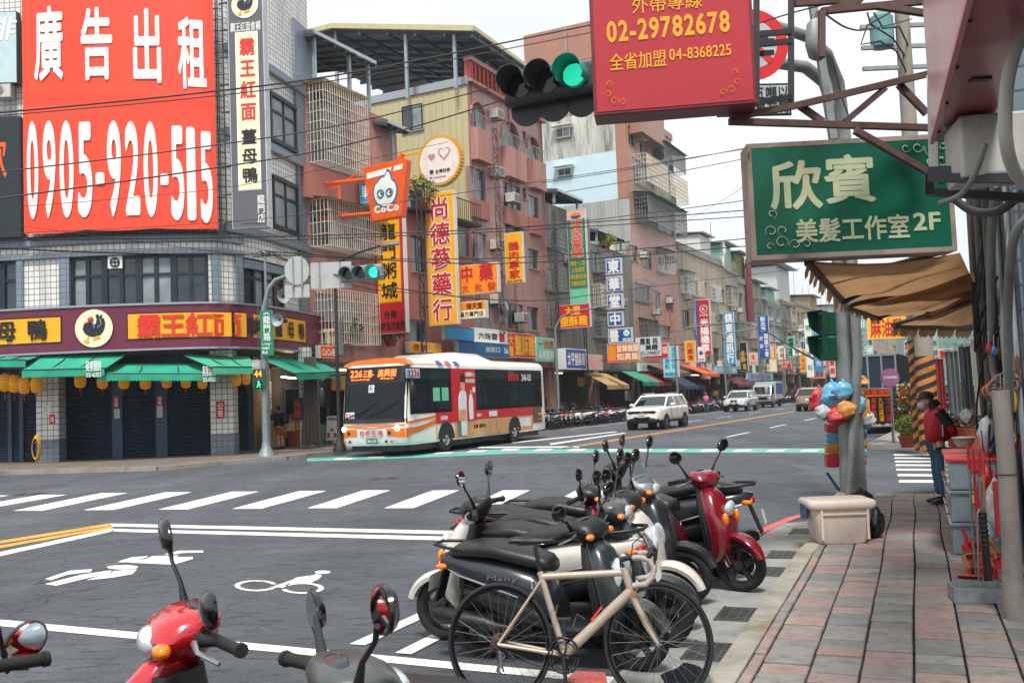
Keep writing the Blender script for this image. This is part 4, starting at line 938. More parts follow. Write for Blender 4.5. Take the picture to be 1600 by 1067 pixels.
def plate_at(px0,py0,px1,py1,y,name,label,mat,cat,items=(),group=None,th=.02,stiff=None,round_=False,rz=0,parts=True):
 a=along(px0,py1,y);b=along(px1,py1,y);c=along(px0,py0,y);T=Matrix.Translation(a)@Matrix.Rotation(rz,4,'Z');w=(b-a).length;h=c.z-a.z
 t=E(name,label,cat,T,group)
 if round_:MB(T).prism([(w/2+w/2*cos(k*pi/16),h/2+h/2*sin(k*pi/16))for k in range(32)],0,th).build('plate',mat,t,bevel=.003,seg=1)
 else:MB(T).box(0,w,0,th,0,h).build('plate',mat,t,bevel=.005,seg=1)
 if stiff:
  mb=MB(T)
  for k in stiff:mb.box(k*w-.025,k*w+.025,-.035,-.001,-.05*h,1.0*h)
  mb.build('channel',steel,t)
 tri_text(T,w,h,items,t,y=-.006);return t,T,w,h
alp=M('plate_back_alu','#b3b5b2',.45,.3,.08,3,dirt='#7d7a72',dirt_amt=.3)
plate_at(445,401,484,446,PY-.6,'road_sign','round road sign seen from its bare aluminium back',alp,'road sign',round_=True,stiff=(.35,.7))
plate_at(445,446,484,466,PY-.55,'road_sign','small bare plate below the round sign back',alp,'road sign',stiff=(.35,.7))
plate_at(486,411,550,452,PY-.95,'road_sign','wide bare aluminium sign back left of the far traffic light',alp,'road sign',stiff=(.22,.72))
green_s=M('street_sign_green','#0e7a5c',.4,0,.04,3)
t2,T,w,h=plate_at(407.5,485,428,556,PY-.18,'street_name_sign','vertical green street name sign reading 龍門路 on the signal pole',green_s,'street sign',[('龍門路',(.25,.78,.32,.88),whitep,dict(vert=True)),('Long-',(.14,.82,.22,.29),whitep),('men',(.14,.66,.135,.19),whitep),('Rd',(.14,.5,.04,.11),whitep)])
MB(T).prism([(.5*w,.955*h),(.22*w,.9*h),(.36*w,.905*h),(.5*w,.93*h),(.64*w,.905*h),(.78*w,.9*h)],-.01,-.003).build('arrow',whitep,t2)
sig_d=M('signal_grey','#3d4548',.5,0,.1,4);sig_b=M('signal_black','#1b1f22',.5);lens_off=M('lens_dark','#14181a',.15,0,.1,3)
lens_on=M('lens_green_lit','#19c7a0',.4,emit=1.4)
def signal(T,label,pitch=.36,r=.15,n=3,lit=2,body=sig_d,dots=False,visor=.26,group=None):
 """horizontal head facing -y, first lens at x=0"""
 t=E('traffic_light',label,'traffic light',T,group);mb=MB(T);mb.loft([(-r*1.25,.13,0,.09,r*1.15),(-r*1.1,.13,0,.11,r*1.22),(pitch*(n-1)+r*1.1,.13,0,.11,r*1.22),(pitch*(n-1)+r*1.25,.13,0,.09,r*1.15)],20,5);mb.build('housing',sig_b if dots else body,t,smooth=True)
 for k in range(n):
  x=k*pitch;lm=lens_on if k==lit else lens_off;
  ln=MB(T).lathe([(0,.0),(r*.82,.01),(r*.86,.03)],(x,0,0),'Y',24).build('lens',lm if not(dots and k==lit)else lens_off,t)
  if dots and k==lit:
   mb=MB(T);
   for i in range(-7,8):
    for j in range(-7,8):
     xx,zz=(i+(j%2)*.5)*r*.105,j*r*.1
     if xx*xx+zz*zz<(r*.78)**2:mb.prism([(x+xx+r*.036*cos(q*pi/3),zz+r*.036*sin(q*pi/3))for q in range(6)],-.05,-.045)
   mb.build('led_dots',lens_on,ln)
   MB(T).lathe([(0,-.03),(r*.8,-.03),(r*.84,.03)],(x,0,0),'Y',24).build('led_glow',M('led_base','#0c7a66',.3,emit=.3),ln)
  vm=MB(T);N_=22
  v=[]
  for q in range(N_+1):
   a_=-pi*.18+(pi*1.36)*q/N_;
   for yy,rr in((.04,r),(-visor,r*1.04),(-visor,r*.99),(.04,r*.95)):v.append((x+rr*cos(a_),yy if sin(a_)>-.1 else yy*.7,rr*sin(a_)))
  f=[]
  for q in range(N_):
   for w_ in range(4):f.append((q*4+w_,q*4+(w_+1)%4,q*4+4+(w_+1)%4,q*4+4+w_))
  f+=[(0,1,2,3),(4*N_,4*N_+3,4*N_+2,4*N_+1)];vm.add(v,f);vm.build('visor',body if not dots else M('visor_lens_glow','#12766a',.35)if k==lit else sig_d,t,smooth=40)  # green light of the lit lens is put into its visor's colour
 return t
a=along(543,428,PY-1.4)
signal(Matrix.Translation(a)@Matrix.Rotation(-.25,4,'Z'),'far traffic light with a green lens lit on the arm of the corner pole',pitch=.46,r=.215,body=M('signal_pale','#6f7d80',.45,0,.1,4))
q=along(405,592,PY-.2);T=Matrix.Translation(q);t=E('pedestrian_signal','green pedestrian signal with an orange 44 countdown on the corner pole','pedestrian signal',T)
MB(T).box(-.22,.2,0,.25,-.35,.35).build('housing',M('signal_green_box','#15563f',.5),t,bevel=.02)
MB(T).box(-.18,.12,-.012,-.002,.04,.32).box(-.18,.12,-.012,-.002,-.32,-.04).build('display',black_g,t)
letter('44',T,(-.15,.09,.07,.29),M('led_orange','#ff7a1e',.5,emit=2.5),t,y=-.018,off=.01)
MB(T).ell((-.02,-.02,-.1),(.028,.01,.028),8,6).bar((-.02,-.02,-.13),(-.03,-.02,-.2),.03).bar((-.03,-.02,-.2),(-.08,-.02,-.28),.018).bar((-.03,-.02,-.2),(.03,-.02,-.28),.018).bar((-.02,-.02,-.14),(.05,-.02,-.2),.016).build('walking_man',M('led_green','#25e08f',.5,emit=2.0),t)
def horn(px,py,y,s,rz,label):
 p_=along(px,py,y);T=Matrix.Translation(p_)@Matrix.Rotation(rz,4,'Z');t=E('horn_speaker',label,'loudspeaker',T)
 MB(T).lathe([(.03*s,.2*s),(.05*s,.1*s),(.09*s,0),(.17*s,-.12*s),(.19*s,-.13*s),(.16*s,-.1*s),(.03*s,0)],(0,0,0),'Y',18).build('horn',M('horn_grey','#8d969b',.5),t,smooth=True)
 MB(T).cyl((0,.18*s,0),(0,.32*s,0),.07*s,n=12).box(-.3*s,0,.2*s,.24*s,-.02,.02).build('driver',steel_dark,t)
horn(443,463,PY-.2,1.4,.5,'horn loudspeaker on the curve of the signal arm');horn(437,500,PY-.2,1.2,-.3,'dark horn loudspeaker right of the green street sign')
lb=G(531,705,.12);t=E('street_lamp','slim street lamp pole with a long arm behind the bus front','street lamp',Matrix.Translation(lb));zt=along(527,420,lb.y).z
mb=MB(I4);mb.lathe([(.24,0),(.24,.1),(.13,.35),(.075,.6),(.07,1)],lb,n=12);mb.tube([lb+Vector((0,0,.9)),Vector((lb.x,lb.y,zt-.6)),along(532,408,lb.y),along(560,395,lb.y-.5),along(598,383,lb.y-1)],[.07,.055,.05,.04,.035],10);mb.build('pole',steel_dark,t,smooth=True)
mb=MB(I4);a,b=along(596,384,lb.y-1),along(624,380,lb.y-1.4);mb.tube([a,a.lerp(b,.3),b],[.05,.1,.06],10);mb.build('lamp_head',alu,t,smooth=True)
# ================================================================ the left row of houses
def wall_grid(mb,u0,u1,z0,z1,ops,v=0.0,rev=.28):
 us=sorted({u0,u1}|{min(max(o[k],u0),u1)for o in ops for k in(0,1)});zs=sorted({z0,z1}|{min(max(o[k],z0),z1)for o in ops for k in(2,3)})
 for i in range(len(us)-1):
  run=None
  for j in range(len(zs)-1):
   a,b,c,d=us[i],us[i+1],zs[j],zs[j+1];cu,cz_=(a+b)/2,(c+d)/2
   if any(o[0]<cu<o[1]and o[2]<cz_<o[3]for o in ops):continue
   mb.add([(a,v,c),(b,v,c),(b,v,d),(a,v,d)],[(0,1,2,3)],[[(a,c),(b,c),(b,d),(a,d)]])
 for(a,b,c,d)in[o[:4]for o in ops]:
  r=v+rev;vv=[(a,v,c),(b,v,c),(b,v,d),(a,v,d),(a,r,c),(b,r,c),(b,r,d),(a,r,d)]
  mb.add(vv,[(0,4,5,1),(1,5,6,2),(2,6,7,3),(3,7,4,0)],[[(0,0),(0,.3),(1,.3),(1,0)]]*4)
FRM={'dark':frame_dk,'alu':alu,'white':white_p}
def window(fr,parent,a,b,c,d,cols_=2,fm='alu',v=.14,arch=False,split=0,seed=0):
 mb=MB(fr);t=.055
 mb.box(a,b,v-.03,v+.03,c,c+t).box(a,b,v-.03,v+.03,d-t,d).box(a,a+t,v-.03,v+.03,c+t,d-t).box(b-t,b,v-.03,v+.03,c+t,d-t)
 for k in range(1,cols_):x=a+(b-a)*k/cols_;mb.box(x-t/2,x+t/2,v-.035,v+.035,c+t,d-t)
 if split:z=c+(d-c)*split;mb.box(a+t,b-t,v-.032,v+.032,z-t/2,z+t/2)
 w=mb.build('window',FRM[fm],parent)
 for k in range(cols_):
  x0,x1=a+(b-a)*k/cols_,a+(b-a)*(k+1)/cols_;MB(fr).box(x0+.02,x1-.02,v-.004,v+.004,c+.02,d-.02).build('pane',curtain if random.random()<.4 else glass_w,w)
 mb=MB(fr).box(a-.06,b+.06,-.07,.1,c-.07,c-.002);mb.build('sill',concrete,w)
 return w
def cage(fr,parent,a,b,c,d,dep=.7,mat=None,roof=None,step=.13,rows=5,name='window_cage',solid=.0):
 mat=mat or beige_bar;mb=MB(fr);r=.012
 for x in[a+(b-a)*k/max(1,int((b-a)/step))for k in range(int((b-a)/step)+1)]:mb.box(x-r,x+r,-dep-r,-dep+r,c,d)
 for y in[-dep*k/5 for k in range(1,5)]:mb.box(a-r,a+r,y-r,y+r,c,d).box(b-r,b+r,y-r,y+r,c,d)
 for k in range(rows+1):
  z=c+(d-c)*k/rows;mb.box(a,b,-dep-r*1.3,-dep+r*1.3,z-r,z+r).box(a-r*1.3,a+r*1.3,-dep,0,z-r,z+r).box(b-r*1.3,b+r*1.3,-dep,0,z-r,z+r)
 for k in range(6):y=-dep*k/6;mb.box(a,b,y-r,y+r,c-r,c+r)
 o=mb.build(name,mat,parent)
 if roof is not None:
  mb=MB(fr);mb.add([(a-.1,.0,d+.22),(b+.1,.0,d+.22),(b+.1,-dep-.25,d-.02),(a-.1,-dep-.25,d-.02)],[(0,1,2,3)]);
  mb.add([(a-.1,.0,d+.2),(b+.1,.0,d+.2),(b+.1,-dep-.25,d-.04),(a-.1,-dep-.25,d-.04)],[(0,3,2,1)]);mb.build('canopy',roof,o,recalc=False)
 return o
clut=[M('clutter_red','#7c3430',.6),M('clutter_blue','#33516b',.6),M('clutter_grey','#7c7c78',.7),M('clutter_yellow','#a98838',.6),M('clutter_brown','#5c4636',.8),M('clutter_green','#44604a',.7),M('clutter_white','#a8a8a2',.6)]
lit_w=M('shop_tube_light','#fff3d8',.5,emit=3.5)
def shopfront(fr,parent,u0,u1,h=3.5,v=3.2,seed=0,light=True):
 """recessed ground floor: columns, shop front behind, goods"""
 R_=random.Random(seed);w=u1-u0
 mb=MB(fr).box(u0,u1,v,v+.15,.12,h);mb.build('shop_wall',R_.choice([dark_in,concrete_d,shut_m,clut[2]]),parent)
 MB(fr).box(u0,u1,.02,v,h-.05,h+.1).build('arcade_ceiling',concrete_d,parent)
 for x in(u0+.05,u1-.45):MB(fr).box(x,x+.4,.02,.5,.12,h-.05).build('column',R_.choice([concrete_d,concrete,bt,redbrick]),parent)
 n=max(2,int(w/1.6));
 for k in range(n):
  a=u0+.3+(w-.6)*k/n;b=a+(w-.6)/n-.1;kind=R_.random()
  if kind<.3:
   mb=MB(fr)
   for j in range(20):z=.15+j*.13;mb.box(a,b,v-.06+.02*(j%2),v-.02,z,z+.12)
   mb.build('shutter',R_.choice([alu,shut_m,clut[2],clut[6]]),parent)
  elif kind<.65:
   f=MB(fr).box(a,a+.06,v-.08,v-.02,.15,2.6).box(b-.06,b,v-.08,v-.02,.15,2.6).box(a,b,v-.08,v-.02,2.55,2.65).build('shop_door',alu,parent);MB(fr).box(a+.06,b-.06,v-.06,v-.04,.15,2.55).build('pane',glass_d,f)
  else:
   hh=R_.uniform(.8,2.2);MB(fr).box(a,b,v-R_.uniform(.4,1.2),v-.1,.13,hh).build('shop_goods',R_.choice(clut),parent,bevel=.03)
   mb=MB(fr)
   for j in range(5):x=a+(b-a)*(j+.5)/5;mb.box(x-.1,x+.1,v-1.25,v-.9,hh*.5,hh*.5+R_.uniform(.2,.6))
   mb.build('shop_goods',R_.choice(clut),parent)
 for k in range(int(w/.9)):
  x=u0+.5+k*.9+R_.uniform(-.2,.2);z=R_.choice([.13,.13,1.2,2.4]);hh=R_.uniform(.5,1.0);MB(fr).box(x,x+R_.uniform(.3,.7),R_.uniform(.1,.3),R_.uniform(.35,.8),z,z+hh).build('street_display',R_.choice(clut),parent,bevel=.02)
 if light and R_.random()<.8:MB(fr).box(u0+w*.3,u0+w*.6,v*.4,v*.4+.08,h-.18,h-.12).build('shop_glow_bar',lit_w,parent)
redbrick=M_tile('pink_tile_wall','#b3847c','#86625c',.24,.09,mort=.012,offset=.5,dirt=.45)
pinktile=M_tile('salmon_tile_wall','#c4907f','#94695c',.24,.09,mort=.012,offset=.5,dirt=.35)
pinkpl=M('pink_render','#b37f77',.7,0,.15,1.5,dirt='#4a2c2a',dirt_amt=.5,streak=True,bump=.1)
redpl=M('red_render','#a3665b',.7,0,.15,1.5,dirt='#4a2420',dirt_amt=.4,streak=True)
greypl=M('grey_render','#8f8a80',.8,0,.2,1.3,dirt='#3d3a36',dirt_amt=.65,streak=True,bump=.15)
beigepl=M('beige_render','#a59a86',.8,0,.2,1.3,dirt='#484038',dirt_amt=.6,streak=True,bump=.15)
darkpl=M('dark_render','#7c7770',.85,0,.25,1.3,dirt='#26231f',dirt_amt=.6,streak=True,bump=.15)
tin_y=M_ribs('khaki_tin','#b5ac84',.42,depth=.6,dirt=.2);tin_g=M_ribs('grey_tin','#a6a8a4',.3,depth=.8,dirt=.45);tin_gr=M_ribs('mint_tin','#7fb09c',.3,depth=.6,dirt=.3);tin_w=M_ribs('white_tin','#bcc3bf',.35,depth=.6,dirt=.3)
brick_o=M_tile('orange_brick','#b5765c','#7a6a60',.24,.075,mort=.014,offset=.5,dirt=.2)
def rect(x0,y0,x1,y1,off=0.0):
 """pixel rectangle on the facade -> u0,u1,z0,z1"""
 ym,xm=(y0+y1)/2,(x0+x1)/2;return LF.px(x0,ym,-off)[0],LF.px(x1,ym,-off)[0],LF.px(xm,y1,-off)[1],LF.px(xm,y0,-off)[1]
def house(name,label,u0,u1,top,mat,ops=(),z0=3.6,depth=11,side=None,seed=0,par=.0,shop=True,cat='building',parmat=None,group=None):
 """ops: (u0,u1,z0,z1, dict) openings with their windows; returns the Empty"""
 t=E(name,label,cat,LF.at(u0,0),group);fr=LF.M
 mb=MB(fr);wall_grid(mb,u0,u1,z0,top,[o[:4]for o in ops]);mb.build('wall',mat,t,recalc=False)
 mb=MB(fr);s_=side or mat;mb.add([(u0,0,z0),(u0,depth,z0),(u0,depth,top),(u0,0,top)],[(3,2,1,0)],[[(0,top),(depth,top),(depth,z0),(0,z0)]]);mb.build('side_wall',s_,t,recalc=False);mb=MB(fr)
 mb.add([(u1,0,0),(u1,depth,0),(u1,depth,top),(u1,0,top)],[(0,1,2,3)],[[(0,0),(depth,0),(depth,top),(0,top)]]);mb.build('side_wall',s_,t,recalc=False)
 MB(fr).box(u0+.01,u1-.01,.29,depth,top-.25,top-.04).build('roof',concrete_d,t)
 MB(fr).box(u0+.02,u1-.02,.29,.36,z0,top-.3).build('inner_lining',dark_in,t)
 if par:MB(fr).box(u0-.03,u1+.03,-.12,.12,top-.05,top+par).build('parapet',parmat or concrete,t)
 for k,o in enumerate(ops):
  a,b,c,d=o[:4];kw=dict(o[4])if len(o)>4 else{}
  cg=kw.pop('cage',None);acs=kw.pop('ac',None);kw.pop('arch',None);noW=kw.pop('none',False)
  if not noW:window(fr,t,a,b,c,d,**kw)
  if cg is not None:cg=dict(cg);g=cg.pop('grow',.15);cage(fr,t,a-g,b+g,c-g,d+g,**cg)
  if acs:ac(LF.at((a+b)/2+acs[0],-.02,c+acs[1]),'',parent=t,w=.75,h=.5,d=.6)
 if shop:shopfront(fr,t,u0,u1,z0-.1,3.2,seed)
 return t
r1=rect(482,150,548,262);r2=rect(486,330,580,392);r3=rect(494,462,566,535)
zB=LF.px(500,142)[1]
hb=house('cage_house','pink house with large white barred balconies beside the corner building',-24.6,-17.6,zB,pinkpl,[(*r1,dict(cols_=3,cage=dict(dep=.9,grow=.1,rows=8,step=.16))),(*r2,dict(cols_=3,cage=dict(dep=1.0,grow=.1,rows=4,step=.14,roof=tin_w))),(*r3,dict(cols_=3,cage=dict(dep=.9,grow=.1,rows=5,step=.16,mat=beige_bar)))],side=pinkpl,seed=3)
r=rect(478,268,560,318,.3);MB(LF.M).box(r[0],r[1]+.8,-.32,-.01,r[2],r[3]).build('balcony_wall',redpl,hb)
mb=MB(LF.M);
for k in range(16):x=r1[0]-.1+k*(r1[1]-r1[0]+.2)/15;mb.box(x-.14,x+.14,-.95,.2,r1[3]+.12+.02*(k%2),r1[3]+.18+.02*(k%2))
mb.build('lattice_fringe',M('bamboo_fringe','#a89070',.8,0,.3,9),hb)
def canopy(fr,label,u0,u1,v0,v1,zf,zb,mat,under,nr=7,posts=(),zpost=0,name='roof_canopy',group='tin roof canopies of the left row',th=.07):
 """sloping sheet roof: v0 street side edge (negative is outward), v1 back edge"""
 t=E(name,label,'roof canopy',LF.at(u0,0,zf),group)
 mb=MB(fr);mb.add([(u0,v0,zf),(u1,v0,zf),(u1,v1,zb),(u0,v1,zb)],[(0,1,2,3)],[[(0,0),(u1-u0,0),(u1-u0,v1-v0),(0,v1-v0)]]);mb.build('roof_sheet',mat,t,recalc=False)
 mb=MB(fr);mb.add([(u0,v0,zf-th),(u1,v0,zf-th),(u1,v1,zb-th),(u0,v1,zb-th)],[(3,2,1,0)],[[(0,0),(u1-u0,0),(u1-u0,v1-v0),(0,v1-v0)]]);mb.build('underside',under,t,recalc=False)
 mb=MB(fr);mb.bar((u0,v0,zf-.03),(u1,v0,zf-.03),.1,.16);mb.bar((u0,v0,zf-.03),(u0,v1,zb-.03),.1,.16);mb.bar((u1,v0,zf-.03),(u1,v1,zb-.03),.1,.16);mb.build('fascia_trim',alu,t)
 mb=MB(fr)
 for k in range(nr+1):f=k/nr;mb.bar((u0+(u1-u0)*f,v0,zf-.16),(u0+(u1-u0)*f,v1,zb-.16),.08,.14)
 for f in(.05,.35,.65,.95):v=v0+(v1-v0)*f;z=zf+(zb-zf)*f-.2;mb.bar((u0,v,z),(u1,v,z),.07,.1)
 mb.build('rafters',M('rafter_blue_grey','#4b5a66',.5,.3,.1,3),t);
 for(pu,pv)in posts:MB(fr).box(pu-.07,pu+.07,pv-.07,pv+.07,zpost,zf+(zb-zf)*(pv-v0)/(v1-v0)-.15).build('post',M('post_light_blue','#8fa0ac',.5,.2,.1,3),t)
 return t
zc=LF.px(560,120)[1]
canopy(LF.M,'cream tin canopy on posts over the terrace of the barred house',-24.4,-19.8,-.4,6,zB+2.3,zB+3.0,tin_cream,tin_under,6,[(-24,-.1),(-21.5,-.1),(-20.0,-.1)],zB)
canopy(LF.M,'weathered brown sheet awning sagging over the terrace edge of the barred house',-19.6,-17.8,-.8,4,zB-.5,zB+.7,M('brown_sheet','#6d5444',.7,0,.25,3),M('brown_sheet','#6d5444'),4,[(-18.5,-.3)],zB-2.2)
MB(LF.M).box(-19.4,-17.7,.6,5,zB-2.6,zB+.3).build('roof_room',M('roof_room_white','#b9b9b5',.6,0,.15,2),hb)
zB2=LF.px(680,335)[1]
ops=[]
for(x0,y0,x1,y1,kw)in((642,370,664,425,dict(cols_=2,fm='dark')),(640,500,666,540,dict(cols_=2,ac=(0,-.8))),(716,345,732,400,dict(cols_=1))):ops.append((*rect(x0,y0,x1,y1),kw))
house('low_red_house','low red walled house partly behind the tall yellow pharmacy sign',-17.5,-10.4,zB2,redpl,ops,seed=8)
bal=E('roof_balcony','dark steel roof balcony with shrubs behind the orange cup sign','balcony',LF.at(-17,0,zB2));mb=MB(LF.M)
for k in range(30):x=-17.3+k*.22;mb.box(x-.012,x+.012,-.9,-.87,zB2-.2,zB2+.9)
mb.bar((-17.3,-.88,zB2+.9),(-10.8,-.88,zB2+.9),.05);mb.bar((-17.3,-.88,zB2-.2),(-10.8,-.88,zB2-.2),.08);mb.box(-17.3,-10.8,-.9,0,zB2-.3,zB2-.22);mb.build('railing',steel_dark,bal)
def leaf_cloud(mb,c,r,n,s,rng):
 for _ in range(n):
  while True:
   p_=Vector((rng.uniform(-1,1),rng.uniform(-1,1),rng.uniform(-1,1)))
   if p_.length<1 and rng.random()<.35+p_.length:break
  p_=Vector((c[0]+p_.x*r[0],c[1]+p_.y*r[1],c[2]+p_.z*r[2]));a=Vector((rng.gauss(0,1),rng.gauss(0,1),rng.gauss(0,.7))).normalized()*s*rng.uniform(.6,1.3);b=a.cross(Vector((rng.gauss(0,1),rng.gauss(0,1),rng.gauss(0,1)))).normalized()*s*.4
  mb.add([p_-a,p_-b*.9,p_+a,p_+b],[(0,1,2,3)])
leaf_o=M('leaf_olive','#4c5a24',.6,0,.35,5);leaf_g=M('leaf_green','#2f4a22',.6,0,.35,5);leaf_y=M('leaf_yellowgreen','#7d8a2a',.6,0,.3,5);leaf_r=M('flower_red','#a52a24',.6,0,.3,5);terra=M('terracotta_pot','#8d3a26',.7,0,.15,8);stem_m=M('plant_stem','#4a3a28',.8)
def plant(label,P,r,h,n,mats,s=.08,pot=(.2,.16,.3),cat='plant',name='potted_plant',seed=1):
 t=E(name,label,cat,Matrix.Translation(P));g=random.Random(seed)
 MB(WM[t.name]).lathe([(0,.0),(pot[1],0),(pot[0],pot[2]),(pot[0]+.02,pot[2]),(pot[0]+.02,pot[2]+.03),(pot[0]-.02,pot[2]+.03),(pot[0]-.03,pot[2]-.03),(0,pot[2]-.03)],n=14).build('pot',terra,t,smooth=True)
 mb=MB(WM[t.name])
 for k in range(6):a=k*1.05;mb.tube([(0,0,pot[2]-.03),(r*.3*cos(a),r*.3*sin(a),pot[2]+h*.5),(r*.6*cos(a),r*.6*sin(a),pot[2]+h*.85)],[.012,.01,.005],4)
 mb.build('stems',stem_m,t)
 for i,m_ in enumerate(mats):mb=MB(WM[t.name]);leaf_cloud(mb,(0,0,pot[2]+h*.55),(r,r,h*.55),n if i==0 else n//4,s,g);mb.build('foliage' if i==0 else'flowers',m_,t,recalc=False,kind='stuff')
 return t
plant('straggly olive shrub on the roof balcony behind the orange cup sign',LF.w(-16.2,-.4,zB2-.2),.9,1.3,420,[leaf_o,leaf_y],.11,pot=(.3,.25,.4),seed=4)
plant('green creeper on the balcony just below the barred window house',LF.w(-22.8,-.5,LF.px(505,560)[1]+.6),.7,.9,320,[leaf_g,leaf_y],.1,pot=(.25,.2,.25),seed=5)
plant('bushy creeper above the orange bubble tea sign',LF.w(-19.6,-.6,LF.px(575,562)[1]+.6),.9,.8,380,[leaf_g,leaf_r],.1,pot=(.3,.22,.3),seed=6)
zR=19.6;arch_ops=[]
for x0,y0,x1,y1,c_ in((735,162,757,203,2),(784,192,810,233,2),(824,216,841,251,2),(735,264,758,312,3),(787,288,813,326,3),(826,307,841,340,2),(817,206,822,222,1),(817,294,822,312,1),(738,364,760,405,2),(790,350,812,372,2),(742,470,768,520,2),(793,475,818,515,3),(826,390,842,420,2),(824,480,842,516,2)):arch_ops.append((*rect(x0,y0,x1,y1),dict(cols_=c_)))
rh=house('red_apartment_house','tall dusty red apartment house with arched top windows and a khaki ribbed side wall',-10.3,-.35,zR,redbrick,arch_ops,side=tin_y,depth=20,seed=11)
for i in(0,1,2):
 a,b,c,d=arch_ops[i][:4];R_=(b-a)/2;cx=(a+b)/2;mb=MB(LF.M)
 pts=[(cx+R_*cos(k*pi/12),d-R_+R_*sin(k*pi/12))for k in range(13)]
 for k in range(12):x0,z0=pts[k];x1,z1=pts[k+1];mb.prism([(x0,z0),(x0,d+.0),(x1,d+.0),(x1,z1)],-.004,.2)
 mb.build('arch_head',pinkpl,rh);mb=MB(LF.M);mb.tube([(cx+(R_+.06)*cos(k*pi/12),-.06,d-R_+(R_+.06)*sin(k*pi/12))for k in range(13)],.06,6);mb.build('arch_moulding',pinkpl,rh)
 MB(LF.M).box(a-.1,b+.1,-.45,-.0,c-1.9,c-.1).build('balcony_wall',pinkpl,rh)
 mb=MB(LF.M);n=int((b-a)/.22)
 for k in range(n+1):x=a-.05+(b-a+.1)*k/n;mb.box(x-.01,x+.01,-.42,-.4,c-.1,c+.75)
 mb.box(a-.05,b+.05,-.42,-.4,c+.7,c+.75).build('railing',grey_bar,rh)
for i in(3,4,5):a,b,c,d=arch_ops[i][:4];MB(LF.M).box(a-.1,b+.1,-.2,-.0,c-1.1,c-.08).build('balcony_wall',redpl,rh)
MB(LF.M).box(-10.35,-.3,-.3,.1,zR-.05,zR+.12).build('cornice',pinkpl,rh);MB(LF.M).box(-10.35,-.3,-.34,.12,zR+1.15,zR+1.4).build('parapet_cap',pinkpl,rh)
MB(LF.M).box(-10.3,-.35,.0,.12,zR+.12,zR+1.15).build('parapet',M('parapet_pink','#b0625a',.7,0,.1,2),rh)
redb=M('balustrade_red','#a0352c',.6,0,.1,3);mb=MB(LF.M)
bals=[-10.1+k*.5 for k in range(20)]
for k,x in enumerate(bals):
 w=.22 if k%7==0 else .09;MB(LF.M).box(x-w,x+w,-.22,-.02,zR+.14,zR+1.13).build('baluster',redb,rh)
MB(LF.M).box(-10.4,-10.25,-.1,20,zR-.2,zR+.25).build('tin_cap',alu,rh)
for(x,y)in((768,182),(770,272),(770,385),(794,312),(808,498),(770,470)):
 u,z=LF.px(x,y+6);ac(LF.at(u,-.02,z),'',parent=rh,w=.8,h=.55,d=.6)
mb=MB(LF.M)
for u in(-9.9,-5.3,-.7):mb.tube([(u,-.08,3.6),(u,-.08,zR)],.05,6)
mb.build('drain_pipe',M('pipe_pink','#8d5a55',.6),rh)
for(x0,y0,x1,y1)in((640,166,650,204),(640,300,648,335)):
 va,zt_=LF.px_u(x0,y0,-10.3);vb,zb_=LF.px_u(x1,y1,-10.3);T=LF.at(-10.34,0)@Matrix.Rotation(-pi/2,4,'Z')
 window(T,rh,-va-.5,-vb+.5,zb_,zt_,cols_=2,fm='dark',v=-.03)
def upt(x,y,u):v,z=LF.px_u(x,y,u);return v,z
va,za=upt(741,45,-11.2);vb,zb_=upt(520,41,-11.2);vc,zc_=upt(430,62,-11.2)
t=E('roof_canopy','large cream roofed steel canopy over the terrace of the tall red house','roof canopy',LF.at(-10.3,0,zR),'tin roof canopies of the left row')
us,ue=-11.2,0.6;ze=za-.6
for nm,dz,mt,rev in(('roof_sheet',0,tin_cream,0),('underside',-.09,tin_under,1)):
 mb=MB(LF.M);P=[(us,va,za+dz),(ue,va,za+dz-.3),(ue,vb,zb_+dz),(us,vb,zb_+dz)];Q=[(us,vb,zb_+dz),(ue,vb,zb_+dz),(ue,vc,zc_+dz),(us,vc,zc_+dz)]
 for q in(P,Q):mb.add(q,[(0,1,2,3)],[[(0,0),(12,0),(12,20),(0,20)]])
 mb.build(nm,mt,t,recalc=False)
mb=MB(LF.M);mb.bar((us,va,za),(us,vb,zb_),.2,.3);mb.bar((us,vb,zb_),(us,vc,zc_),.2,.3);mb.bar((us,va,za),(ue,va,za-.3),.15,.22);mb.build('fascia_trim',M('trim_cream','#b9b08c',.5),t)
mb=MB(LF.M)
for k in range(9):u=us+.6+k*(ue-us-.8)/8;mb.bar((u,va,za-.25),(u,vb,zb_-.3),.12,.22);mb.bar((u,vb,zb_-.3),(u,vc,zc_-.25),.12,.22)
for f in(.02,.2,.4,.6,.8,.98):v=va+(vb-va)*f;z=za+(zb_-za)*f-.4;mb.bar((us,v,z),(ue,v,z),.1,.16)
mb.build('rafters',M('rafter_blue_grey','#4b5a66'),t)
for x in(525,634,710):v,z=upt(x,55,us+.4);MB(LF.M).box(us+.3,us+.45,v-.09,v+.09,zR-.5,z).build('post',M('post_light_blue','#8fa0ac'),t)
for u in(-7,-3.4,-.2):MB(LF.M).box(u-.07,u+.07,.3,.45,zR+.1,za-.3).build('post',M('post_light_blue','#8fa0ac'),t)
MB(LF.M).box(-9,-4,12,18,zR,zR+3).build('roof_room',concrete_d,t)
for i,(x,y0,y1,lab)in enumerate(((769,200,520,'rusty lattice sign mast before the red house, behind the orange goose sign'),(650,300,560,'dark lattice sign mast right of the rice porridge sign'),(905,360,600,'lattice mast behind the tall green pawnshop sign'),(862,330,560,'lattice mast between the red house and the green pawnshop sign'))):
 u,zt_=LF.px(x,y0,-.9);z0=LF.px(x,y1,-.9)[1]
 truss('sign_truss',lab,LF.w(u,-.9,z0),LF.w(u,-.9,zt_),.55 if i==0 else .45,int((zt_-z0)/.55),.03,rust if i==0 else steel_dark,LF.d,'sign trusses on the left row')
